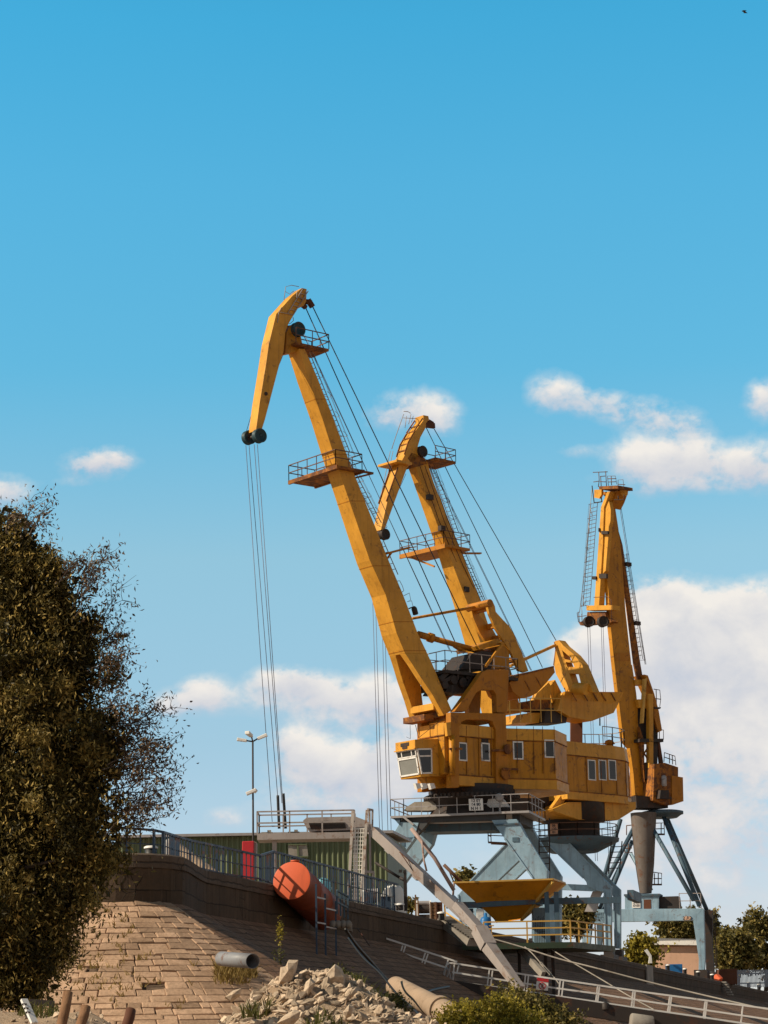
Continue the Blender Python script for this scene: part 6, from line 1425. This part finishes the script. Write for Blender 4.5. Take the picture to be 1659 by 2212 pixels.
m_=MB(); q=at(zH(835,350),h.y); m_.tube([h,h.lerp(q,.5)+V((.03,0,0)),q],.016,5); pl_=solo(m_,'flower_stalk',M['weed'] if False else M['bark'],'tall stalk with a yellow flower head on the dark slope','plant',loc=h)
c=np.array(q)+RG.normal(size=(160,3))*np.array([.05,.05,.14]); v,f,t=leaves(c,.06,.05,RG,0); fastmesh('foliage',v,f,M['leafy'],pl_,attr=t)
c=np.array(h)*.75+np.array(q)*.25+RG.normal(size=(60,3))*np.array([.10,.08,.2]); v,f,t=leaves(c,.10,.04,RG,0); fastmesh('stalk_leaves',v,f,M['weed'],pl_,attr=t)
# ============================================================ rubble
def hull_rock(c,sx,sy,sz,rng,n=16,rot=None):
    q=rng.normal(size=(n,3)); q/=np.linalg.norm(q,axis=1)[:,None]; q=np.sign(q)*np.abs(q)**.75
    q=q*np.array([sx,sy,sz])
    a=rng.random(3)*6.28 if rot is None else rot
    R=np.array((Matrix.Rotation(a[0],3,'Z')@Matrix.Rotation(a[1],3,'X')@Matrix.Rotation(a[2],3,'Y'))); q=q@R.T+np.array(c)
    bm=bmesh.new(); vs=[bm.verts.new(p) for p in q]; r=bmesh.ops.convex_hull(bm,input=vs)
    kill=[e for e in r['geom_interior'] if isinstance(e,bmesh.types.BMVert)]; bmesh.ops.delete(bm,geom=kill,context='VERTS') if kill else None
    bm.verts.index_update(); V_=[tuple(v.co) for v in bm.verts]; F_=[tuple(v.index for v in f.verts) for f in bm.faces]; bm.free(); return V_,F_
def rockmat(name,c1,c2,c3):
    m,nt,b=newmat(name); co=objco(nt)
    c=mixc(nt,ramp(nt,noise(nt,co,2.2,8,.65),[(.35,0),(.65,1)]),c1,c2); c=mixc(nt,ramp(nt,noise(nt,co,11,8,.75),[(.45,0),(.7,.8)]),c,c3)
    g=N(nt,'ShaderNodeNewGeometry'); ri=ramp(nt,g.outputs['Random Per Island'],[(0,.55),(1,1.15)])
    cc=N(nt,'ShaderNodeVectorMath',operation='SCALE'); nt.links.new(c,cc.inputs[0]); nt.links.new(ri,cc.inputs['Scale'])
    nt.links.new(cc.outputs[0],b.inputs['Base Color']); b.inputs['Roughness'].default_value=.92; b.inputs['Specular IOR Level'].default_value=.15
    bp=N(nt,'ShaderNodeBump'); bp.inputs['Strength'].default_value=.9; bp.inputs['Distance'].default_value=.04; nt.links.new(noise(nt,co,9,9,.72),bp.inputs['Height']); nt.links.new(bp.outputs[0],b.inputs['Normal'])
    return m
M['rock']=rockmat('pale_broken_stone',(.66,.52,.39),(.53,.40,.29),(.26,.18,.12))
m_=MB(); R2=np.random.default_rng(5)
gx=np.arange(-5.0,1.9,.055); gy=np.arange(42.2,49.5,.07); vs=[]
for y in gy:
    for x in gx:
        mo=min(1,mound(x,y)*1.3); a=abs(mn.noise(V((x*2.3,y*1.5,7)))); b_=abs(mn.noise(V((x*5.5+y*2,y*3.4,2)))); c=mn.noise(V((x*13,y*9,4)))
        st_=math.floor(b_*6)/6
        vs.append((x+.03*c,y,gz(x,y)-.09+mo*(.26*(a-.15)+.20*st_+.045*c)+.03*c))
nx_=len(gx); m_.add(vs,[(j*nx_+i,j*nx_+i+1,(j+1)*nx_+i+1,(j+1)*nx_+i) for j in range(len(gy)-1) for i in range(nx_-1)])
for k in range(7500):
    x=R2.normal()*1.6-1.0; y=45.8+R2.normal()*2.1
    if x>.75 or x<-4.4 or y<40.5: continue
    mo=mound(x,y)
    if mo<.10 and R2.random()>.3: continue
    s=.014+.10*R2.random()**4.6
    V_,F_=hull_rock((x,y,gz(x,y)+s*.15),s*(1.2+1.2*R2.random()),s*(.6+.5*R2.random()),s*(.3+.45*R2.random()),R2,12,(.5+.7*R2.normal(),.35+.5*R2.normal(),-.35+.5*R2.normal())); m_.add(V_,F_)
for k in range(900):
    x=R2.uniform(-9,2.5); y=R2.uniform(40.5,55); s=.025+.05*R2.random()**2
    V_,F_=hull_rock((x,y,gz(x,y)+s*.2),s*1.3,s,s*.7,R2,10); m_.add(V_,F_)
tag(m_.build('rubble',M['rock']),'heap of pale broken stone and earth in the foreground','rubble',kind='stuff')
def boulder(px_pts,D,th,label,lean=.25,seed=1):
    """angular block from its outline, with real thickness and chipped, smaller back"""
    P=[at(p,D) for p in px_pts]; c=sum(P,V())/len(P); r=random.Random(seed)
    fr=[c+(p-c)*r.uniform(.70,.86)-YA*th*r.uniform(.42,.55) for p in P]; bk=[c+(p-c)*r.uniform(.75,.95)+YA*th*.5+V((0,0,-.03)) for p in P]
    n=len(P); vs=fr+P+bk+[c-YA*th*.62,c+YA*th*.6]
    fs=[(i,n+i,n+(i+1)%n,(i+1)%n) for i in range(n)]+[(n+i,2*n+i,2*n+(i+1)%n,n+(i+1)%n) for i in range(n)]+[(3*n,i,(i+1)%n) for i in range(n)]+[(3*n+1,2*n+(i+1)%n,2*n+i) for i in range(n)]
    m_=MB(); m_.add(vs,fs); return solo(m_,'boulder',M['rock'],label,'boulder','boulders on the rubble heap')
boulder([zH(*p) for p in ((822,785),(838,640),(880,632),(905,578),(985,580),(975,640),(940,760),(900,790))],45.6,.55,'tall upright slab of pale rock on the top left of rubble heap',seed=3)
boulder([zH(*p) for p in ((1168,770),(1210,690),(1285,612),(1340,650),(1368,720),(1368,790),(1250,810))],45.7,.7,'large pointed boulder with a shaded lower face on the right of the heap',seed=5)
boulder([zH(*p) for p in ((1020,860),(1045,760),(1085,725),(1125,760),(1100,840),(1060,895))],44.9,.4,'narrow pale slab leaning between the two largest boulders',seed=7)
boulder([zH(*p) for p in ((805,1100),(860,1040),(950,985),(1005,1000),(990,1060),(930,1120))],42.3,.5,'flat pale slab lying at the bottom edge of the heap',seed=8)
boulder([zH(*p) for p in ((1320,900),(1400,820),(1460,800),(1490,850),(1440,910),(1360,940))],45.2,.5,'rough brownish boulder at the right foot of the heap',seed=9)
boulder([zH(*p) for p in ((970,760),(985,690),(1020,690),(1030,740),(1000,790))],45.7,.4,'small blocky boulder just right of the tall upright slab',seed=10)
boulder([zH(*p) for p in ((380,890),(450,830),(520,810),(510,860),(430,920))],43.6,.4,'wedge shaped boulder on the left flank of the heap',seed=12)
boulder([zH(*p) for p in ((1345,1010),(1400,940),(1440,960),(1420,1030),(1370,1050))],43.0,.35,'pale boulder low on the right side near the bottom edge',seed=13)
# ---- stakes, plank
def stake(a,b_,D,r,label,mat='wood'):
    p,q=at(a,D),at(b_,D+.15); m_=MB(); m_.tube([p-Z*.5,p,p.lerp(q,.5)+V((.01,0,0)),q],r,9,r*.9); return solo(m_,'wooden_stake',M[mat],label,'stake','wooden stakes at the lower left',loc=p)
stake(zG(500,1320),zG(555,1048),40,.095,'thick brown wooden stake leaning right, tallest of the stakes')
stake(zG(655,1320),zG(702,1168),40,.095,'shorter split wooden stake right of the tallest one')
stake(zG(1035,1320),zG(1068,1195),40,.10,'dark stub of a stake at the bottom edge under the stone slope','rust')
m_=MB(); p,q=at(zG(262,1260),41),at(zG(195,1110),41.2); m_.bar(p-(q-p)*.3,q,.13,.05); o=solo(m_,'white_plank',M['white'],'leaning white plank with dark notches under the tree','plank',loc=p)
m_=MB()
for k in range(3):
    c=p.lerp(q,.3+.22*k)-YA*.05; m_.bar(c-XA*.06,c+XA*.02,.03,.03)
m_.build('notches',M['dark'],o)
m_=MB(); p=at(zG(330,1200),47)
for x in (250,330,420): a=at(zG(x,1260),47); m_.bar(a-Z*.5,at(zG(x+5,1140),47),.09,.09)
m_.bar(at(zG(245,1130),47),at(zG(440,1145),47),.12,.12); solo(m_,'dark_trestle',M['dark'],'low dark wooden trestle in the shade of the tree','trestle')
# ---- drain pipe out of the slope and concrete culvert
e=at(zH(612,590),60.5); s=at(zH(360,570),62.5); r=60/2.074*K/FPX*60.5
m_=MB(); m_.lathe(s,[(r,0),(r,(e-s).length),(r*.93,(e-s).length),(r*.93,.2)],28,(e-s)); dp=solo(m_,'drain_pipe',paint('weathered_zinc',(.24,.245,.27),.6,.5,.3,streak=.4),'wide pale metal drain pipe sticking out of stone slope with dark mouth','pipe',loc=s)
m_=MB(); m_.lathe(s,[(r*.92,.25),(.02,.24)],24,(e-s)); m_.build('dark_inside',M['black'],dp)
a=at(zC(330,800),76); b_=at(zC(690,985),69); c=at(zC(960,1180),64); r=.34
M['culvert']=paint('tan_concrete',(.42,.30,.21),.65,.9,.2,rustcol=(.16,.11,.07),streak=.4,bump=.4)
cu=empty('concrete_culvert',a,'pale round concrete pipe running down the bank behind the shrubs','pipe')
m_=MB(); m_.cyl(a,b_,r,n=28); m_.build('barrel',M['culvert'],cu)
m_=MB(); dd=(b_-a).normalized(); m_.cyl(b_-dd*.05,b_+dd*.45,r*1.22,n=28); m_.build('collar',M['culvert'],cu)
m_=MB(); m_.cyl(b_+dd*.45,c,r*1.05,n=28); m_.build('barrel',M['culvert'],cu)
def hose(pts,D,r,label,mat='black',name='hose',D2=None):
    n=len(pts); P=[at(p,D+((D2-D)*i/(n-1) if D2 else 0)) for i,p in enumerate(pts)]
    S=resample_simple(P); m_=MB(); m_.tube(S,r,6); return solo(m_,name,M[mat],label,'hose',loc=P[0])
def resample_simple(P,k=6):
    out=[]
    for i in range(len(P)-1):
        p0=P[max(i-1,0)];p1=P[i];p2=P[i+1];p3=P[min(i+2,len(P)-1)]
        for j in range(k):
            t=j/k; out.append(.5*((2*p1)+(p2-p0)*t+(2*p0-5*p1+4*p2-p3)*t*t+(-p0+3*p1-3*p2+p3)*t*t*t))
    return out+[P[-1]]
hose([zC(-80,330),zC(0,450),zC(130,600),zC(290,780),zC(430,903),zC(560,850),zC(660,820),zC(760,800)],76,.055,'thick black hose drooping across the concrete pipe',D2=90)
hose([zC(-60,400),zC(60,560),zC(200,690),zC(330,850),zC(470,980),zC(560,1080)],74,.035,'thin dark hose running straight down beside the concrete pipe','black',D2=66)
hose([zC(120,575),zC(300,640),zC(500,710),zC(720,795)],96,.06,'dark cable along the foot of upper gangway railing',D2=97)
hose([zC(140,610),zC(320,700),zC(520,760),zC(730,815)],95,.05,'slack lower cable under the upper gangway railing','black',D2=96)
# ---- gangway
GDp=98
M['lightrail']=paint('pale_galvanised_rail',(.74,.71,.69),.9,.45,.05,streak=0,bump=0)
gw=empty('gangway',at(zC(900,820),GDp),'long grey gangway with tubular railing sloping down to the right','gangway')
def gl_rail(top,mid,low,posts,r=.035):
    m_=MB()
    for pts in (top,mid,low):
        for k,(yo,rr) in enumerate(((0,r),)):
            P=[at(p,GDp) for p in pts]
            for a,b_ in zip(P,P[1:]): m_.bar(a,b_,2*rr,2*rr)
    for a,b_ in posts: m_.bar(at(a,GDp),at(b_,GDp),2*r*.85,2*r*.85)
    return m_.build('railing',M['lightrail'],gw)
C=zC; R_=zR
gl_rail([C(148,380),C(170,378),C(830,595)],[C(220,470),C(730,640)],[C(190,532),C(700,700)],[(C(200,395),C(148,578)),(C(230,405),C(170,580)),(C(385,462),C(333,632)),(C(407,468),C(353,635)),(C(570,522),C(513,690)),(C(592,530),C(535,695)),(C(757,575),C(703,752))])
gl_rail([C(738,650),C(742,620),C(765,606),C(800,606),R_(0,435),R_(830,556),R_(1680,670)],[C(790,680),C(1080,725),R_(110,515),R_(445,560),R_(700,600),R_(950,637),R_(1210,676),R_(1680,745)],[C(830,760),C(1090,795),R_(120,570),R_(440,617),R_(700,657),R_(950,692),R_(1205,728),R_(1680,800)],
 [(C(806,612),C(792,790)),(C(842,625),C(828,680)),(C(1092,662),C(1070,838)),(C(1118,668),C(1097,840)),(C(1387,706),C(1372,865)),(C(1412,710),C(1394,868)),(R_(190,462),R_(174,612)),(R_(213,466),R_(196,618)),(R_(455,500),R_(436,668)),(R_(468,504),R_(447,672)),(R_(705,538),R_(690,700)),(R_(719,541),R_(704,704)),(R_(965,576),R_(944,738)),(R_(977,578),R_(955,742)),(R_(1215,610),R_(1199,772)),(R_(1227,614),R_(1208,776)),(R_(1480,648),R_(1464,800))])
m_=MB(); 
for pts in ([C(738,650),C(722,730),C(770,790),C(800,760),C(830,770)],[C(775,620),C(755,700),C(735,745)],[C(745,640),C(770,700),C(775,760),C(800,700)]): m_.tube(resample_simple([at(p,GDp-.1) for p in pts],4),.04,5)
m_.build('chain',M['galv'],gw)
m_=MB(); a=at(C(715,800),GDp+.5); b_=at(R_(1700,870),GDp+.5); m_.bar(a,b_,1.3,.62); m_.build('truss_deck',M['dark'],gw)
m_=MB(); a=at(C(120,590),GDp+.5); b_=at(C(720,790),GDp+.5); m_.bar(a,b_,1.1,.16); m_.build('upper_deck',M['rust'],gw)
m_=MB(); p=at(C(760,835),GDp); m_.bar(p+V((0,.4,-.4)),p+V((0,.4,.3)),.5,.6); m_.build('pivot',M['dark'],gw)
m_=MB(); m_.lathe(at(R_(685,765),GDp-.4),[(.36,0),(.4,.05),(.4,.9),(.36,.95)],18,(1,.1,-.15)); solo(m_,'float_drum',M['conc'],'pale drum lying under gangway at the bottom right','drum')
m_=MB(); m_.lathe(at(R_(510,672),GDp-.1),[(.16,0),(.16,.25),(.02,.3)],12); solo(m_,'dark_bollard',M['dark'],'small dark knob on the edge of gangway deck','bollard')
sg=[R_(26,446),R_(108,458),R_(103,540),R_(18,532)]
P=[at(p,GDp-.12) for p in sg]; so_=empty('prohibition_sign',P[3],'white prohibition sign with red top band hung on gangway railing','sign')
m_=MB(); m_.prism(P,YA*.05); m_.build('board',M['white'],so_)
LP=lambda u,v,o=.006: P[0].lerp(P[1],u).lerp(P[3].lerp(P[2],u),v)-YA*o
m_=MB(); m_.prism([LP(0,0,.012),LP(1,0,.012),LP(1,.28,.012),LP(0,.28,.012)],YA*.008); m_.build('red_band',M['red'],so_)
m_=MB(); rr=[]
for k in range(24):
    a=k/24*6.283; rr.append(LP(.5+.27*math.cos(a),.64+.27*math.sin(a),.02))
m_.tube(rr+[rr[0]],.018,5); m_.tube([LP(.32,.46,.03),LP(.68,.82,.03)],.016,5); m_.build('ring',M['red'],so_)
m_=MB(); m_.bar(LP(.5,.5,.02),LP(.48,.66,.02),.06,.02); m_.bar(LP(.48,.64,.02),LP(.42,.80,.02),.03,.02); m_.bar(LP(.49,.64,.02),LP(.56,.80,.02),.03,.02); m_.bar(LP(.40,.56,.02),LP(.6,.58,.02),.025,.02); m_.build('pictogram',M['black'],so_)
# ---- mooring ropes
def mrope(pts,Ds,r,label,mat='conc'):
    P=[at(p,d) for p,d in zip(pts,Ds)]; m_=MB(); m_.tube(resample_simple(P),r,6); return solo(m_,'mooring_rope',M[mat],label,'rope','mooring ropes across the slope',loc=P[0])
mrope([C(985,372),C(1300,458),C(1659,570),R_(410,372),R_(830,482),R_(1240,580),R_(1690,682)],[107.5,107,106,105,104,103,101],.04,'thick pale mooring rope from the stair to the lower right edge')
mrope([R_(95,228),R_(260,330),R_(480,460),R_(690,585),R_(900,700)],[112,110,107,103,100],.03,'pale rope slanting down from the platform through the gangway railing')
mrope([R_(-60,230),R_(0,285),R_(90,390),R_(150,450),R_(190,505)],[111,109,106,103,100],.028,'short steep rope beside the platform posts')
mrope([C(20,330),C(110,455),C(90,430)],[88,84,84.5],.02,'thin cord lying on the dark slope below the quay wall','rust')
# ---- slope joints: long raised seams running down the pitching
# ---- concrete step and blue rail by the tank foot
m_=MB(); q=[at(p,83.5) for p in (zH(1240,262),zH(1418,268),zH(1422,345),zH(1250,312))]; m_.prism(q,YA*.9)
for k in range(4): m_.lathe(at(zH(1268+k*42,292),83.3),[(.14,0),(.12,.18),(.02,.2)],12,(0,-1,.2))
solo(m_,'concrete_block',M['conc'],'pale concrete block with rounded knobs under the tank end','block')
m_=MB(); pts=[at(zH(1300,205),84),at(zH(1390,250),85)]; m_.rail(pts,.85,.35,.03,(.5,)); solo(m_,'blue_railing',M['bluedk'],'short blue railing at the far end of the orange tank','railing')
# ============================================================ right side: hut, bollards, fence
def wall_at(px,inset=.45):
    lo,hi=0,700
    for k in range(50):
        mid=(lo+hi)/2; x=pix(w0+WD*mid-WN*inset+Z*.2)[0]
        if x<px: lo=mid
        else: hi=mid
    return w0+WD*lo-WN*inset
for k,(x,y,nm) in enumerate(((952,365,'first bollard right of the crane leg, in front of the pink hut'),(1072,392,'black bollard in front of the middle of pink hut'),(1166,412,'white capped bollard left of the far crane leg foot'),(1265,432,'white capped bollard right of the far crane leg foot'),(1358,452,'white capped bollard in front of the rusty bin'),(1520,490,'white capped bollard before the blue fence, second from the right edge'),(1595,502,'white capped bollard nearest the right edge of the photo'))):
    p=wall_at(R_(x,y)[0]); D=p.y; h=max(.55,at(R_(x,y-12),D).z-ZQ); r=17/1.7955*K/FPX*D*.9
    m_=MB(); m_.lathe(p,[(r*.8,0),(r*.8,h*.6),(r,h*.75),(r,h*.8)],16); b_=solo(m_,'bollard',M['black'],nm,'bollard','mooring bollards on the quay wall',loc=p)
    m_=MB(); m_.lathe(p+Z*h*.805,[(r*1.02,0),(r*.95,h*.12),(.02,h*.2)],16); m_.build('cap',M['white'],b_)
for px,yy,nm in (((1236,2050),0,'pale block on the quay edge by the platform corner'),):
    pass
p=wall_at(R_(830,330)[0],.6); m_=MB(); D=p.y; q=[at(t,D) for t in (R_(785,255),R_(805,245),R_(835,290),R_(840,345),R_(815,345),R_(820,300))]; q=[V((a.x,D,a.z)) for a in q]; m_.prism(q,YA*.3); solo(m_,'white_marker',M['white'],'tilted white marker post beside the left end of the pink hut','marker')
# concrete buttress strips on the wall
for xs_,nm in (((785,828),'pale concrete strip on the quay wall below the white marker'),):
    a=wall_at(R_(xs_[0],360)[0],-.0); b_=wall_at(R_(xs_[1],365)[0],-.0); m_=MB(); m_.prism([a+WN*.06+Z*.02,b_+WN*.06+Z*.02,b_+WN*.06-Z*1.5,a+WN*.06-Z*1.5],WN*.12); solo(m_,'concrete_strip',M['conc'],nm,'buttress')
a=wall_at(R_(1330,470)[0],0); st_=MB()
for k in range(6):
    c=a+WN*(.25+.12*k)-Z*(.1+.25*k); st_.box(c,.5+.0*k,1.2,.16,(WN,WD,Z))
solo(st_,'wall_steps',M['conc'],'narrow pale steps down the quay wall at the far right','steps')
HDp=262
hut=empty('pink_hut',V((at(zD(680,1900),HDp).x,HDp,ZQ)),'small pink plastered hut with pale slab roof under the far crane','hut')
xa=at(zD(432,1700),HDp).x; xb=at(zD(960,1700),HDp).x; zt_=at(zD(600,1642),HDp).z
sk_=lambda pts:[(x,y+.24*(xa-x),z) for x,y,z in pts]
m_=MB(); m_.hexa(sk_([(xa,HDp,ZQ),(xb,HDp,ZQ),(xb,HDp+7,ZQ),(xa,HDp+7,ZQ),(xa,HDp,zt_),(xb,HDp,zt_),(xb,HDp+7,zt_),(xa,HDp+7,zt_)])); m_.build('wall',M['pink'],hut)
xa2=at(zD(325,1600),HDp-.6).x; za=at(zD(325,1572),HDp-.6).z; zb_=at(zD(910,1600),HDp-.6).z; 
m_=MB(); m_.hexa(sk_([(xa2,HDp-.6,za-.75),(xb+.5,HDp-.6,zb_-.65),(xb+.5,HDp+7.5,zb_-.65),(xa2,HDp+7.5,za-.75),(xa2,HDp-.6,za),(xb+.5,HDp-.6,zb_),(xb+.5,HDp+7.5,zb_),(xa2,HDp+7.5,za)])); m_.build('roof',M['white'],hut)
m_=MB(); m_.hexa(sk_([(xa+.3,HDp-.1,zt_-.3),(xb-.3,HDp-.1,zt_-.3),(xb-.3,HDp+.02,zt_-.3),(xa+.3,HDp+.02,zt_-.3),(xa+.3,HDp-.1,zt_-.06),(xb-.3,HDp-.1,zt_-.06),(xb-.3,HDp+.02,zt_-.06),(xa+.3,HDp+.02,zt_-.06)])); m_.build('eaves_beam',M['wood'],hut)
m_=MB(); p=wall_at(R_(995,380)[0],1.6); m_.box(p+Z*.5,1.5,.8,1.0); solo(m_,'blue_bin',M['bluebar'],'small blue bin at the foot of the pink hut','bin',bevel=.03)
D=250; m_=MB(); q=[at(t,D) for t in (zD(1150,1905),zD(1335,1895),zD(1340,2060),zD(1140,2060))]; m_.prism(q,YA*3); solo(m_,'rusty_bin',M['rust'],'rust brown steel bin between the far crane and blue fence','bin',bevel=.04)
D=275; fe=empty('blue_fence',at(zD(1500,2020),D),'blue paling fence at the far right below the trees','fence')
m_=MB(); a=at(zD(1335,1915),D); b_=at(zD(1680,1905),D); n=26; zb_=ZQ
for k in range(n):
    x=a.x+(b_.x-a.x)*k/n; m_.box((x,D,(a.z+zb_)/2+.05*(k%2)),.085,.05,a.z-zb_)
m_.build('palings',paint('blue_fence_paint',(.14,.17,.24),.7,.6,.2,streak=0),fe)
m_=MB(); m_.bar(V((a.x,D+.08,a.z-.4)),V((b_.x,D+.08,a.z-.4)),.06,.14); m_.bar(V((a.x,D+.08,zb_+.5)),V((b_.x,D+.08,zb_+.5)),.06,.14); m_.build('crossbar',M['bluedk'],fe)
p=wall_at(R_(1305,440)[0],.9); m_=MB(); V_,F_=hull_rock((p.x,p.y,ZQ+.45),.45,.4,.5,R2,22); m_.add(V_,F_); solo(m_,'orange_bundle',M['orange'],'lumpy bright orange bundle on the quay edge left of the rusty bin','bundle')
p=wall_at(R_(1395,455)[0],.9); m_=MB(); m_.box(p+Z*.35,.95,.7,.7); m_.bar(p+V((-.45,-.4,.7)),p+V((.45,-.4,.1)),.06,.06); solo(m_,'blue_crate',M['bluebar'],'dark blue crate on the quay edge below the rusty bin','crate',bevel=.03)
# bird
m_=MB(); c=at((1607,24),150); m_.lathe(c-XA*.16,[(.01,0),(.05,.06),(.06,.16),(.03,.28),(.005,.36)],8,(1,0,.1)); m_.add([c+V((-.06,0,.02)),c+V((.06,0,.02)),c+V((-.02,-.28,-.06)),c+V((-.3,-.1,-.12)),c+V((.02,.25,-.04)),c+V((.28,.1,-.12))],[(0,1,2,3),(0,1,5,4)]); solo(m_,'bird',M['black'],'tiny dark bird high in the blue sky at the upper right','bird',loc=c)
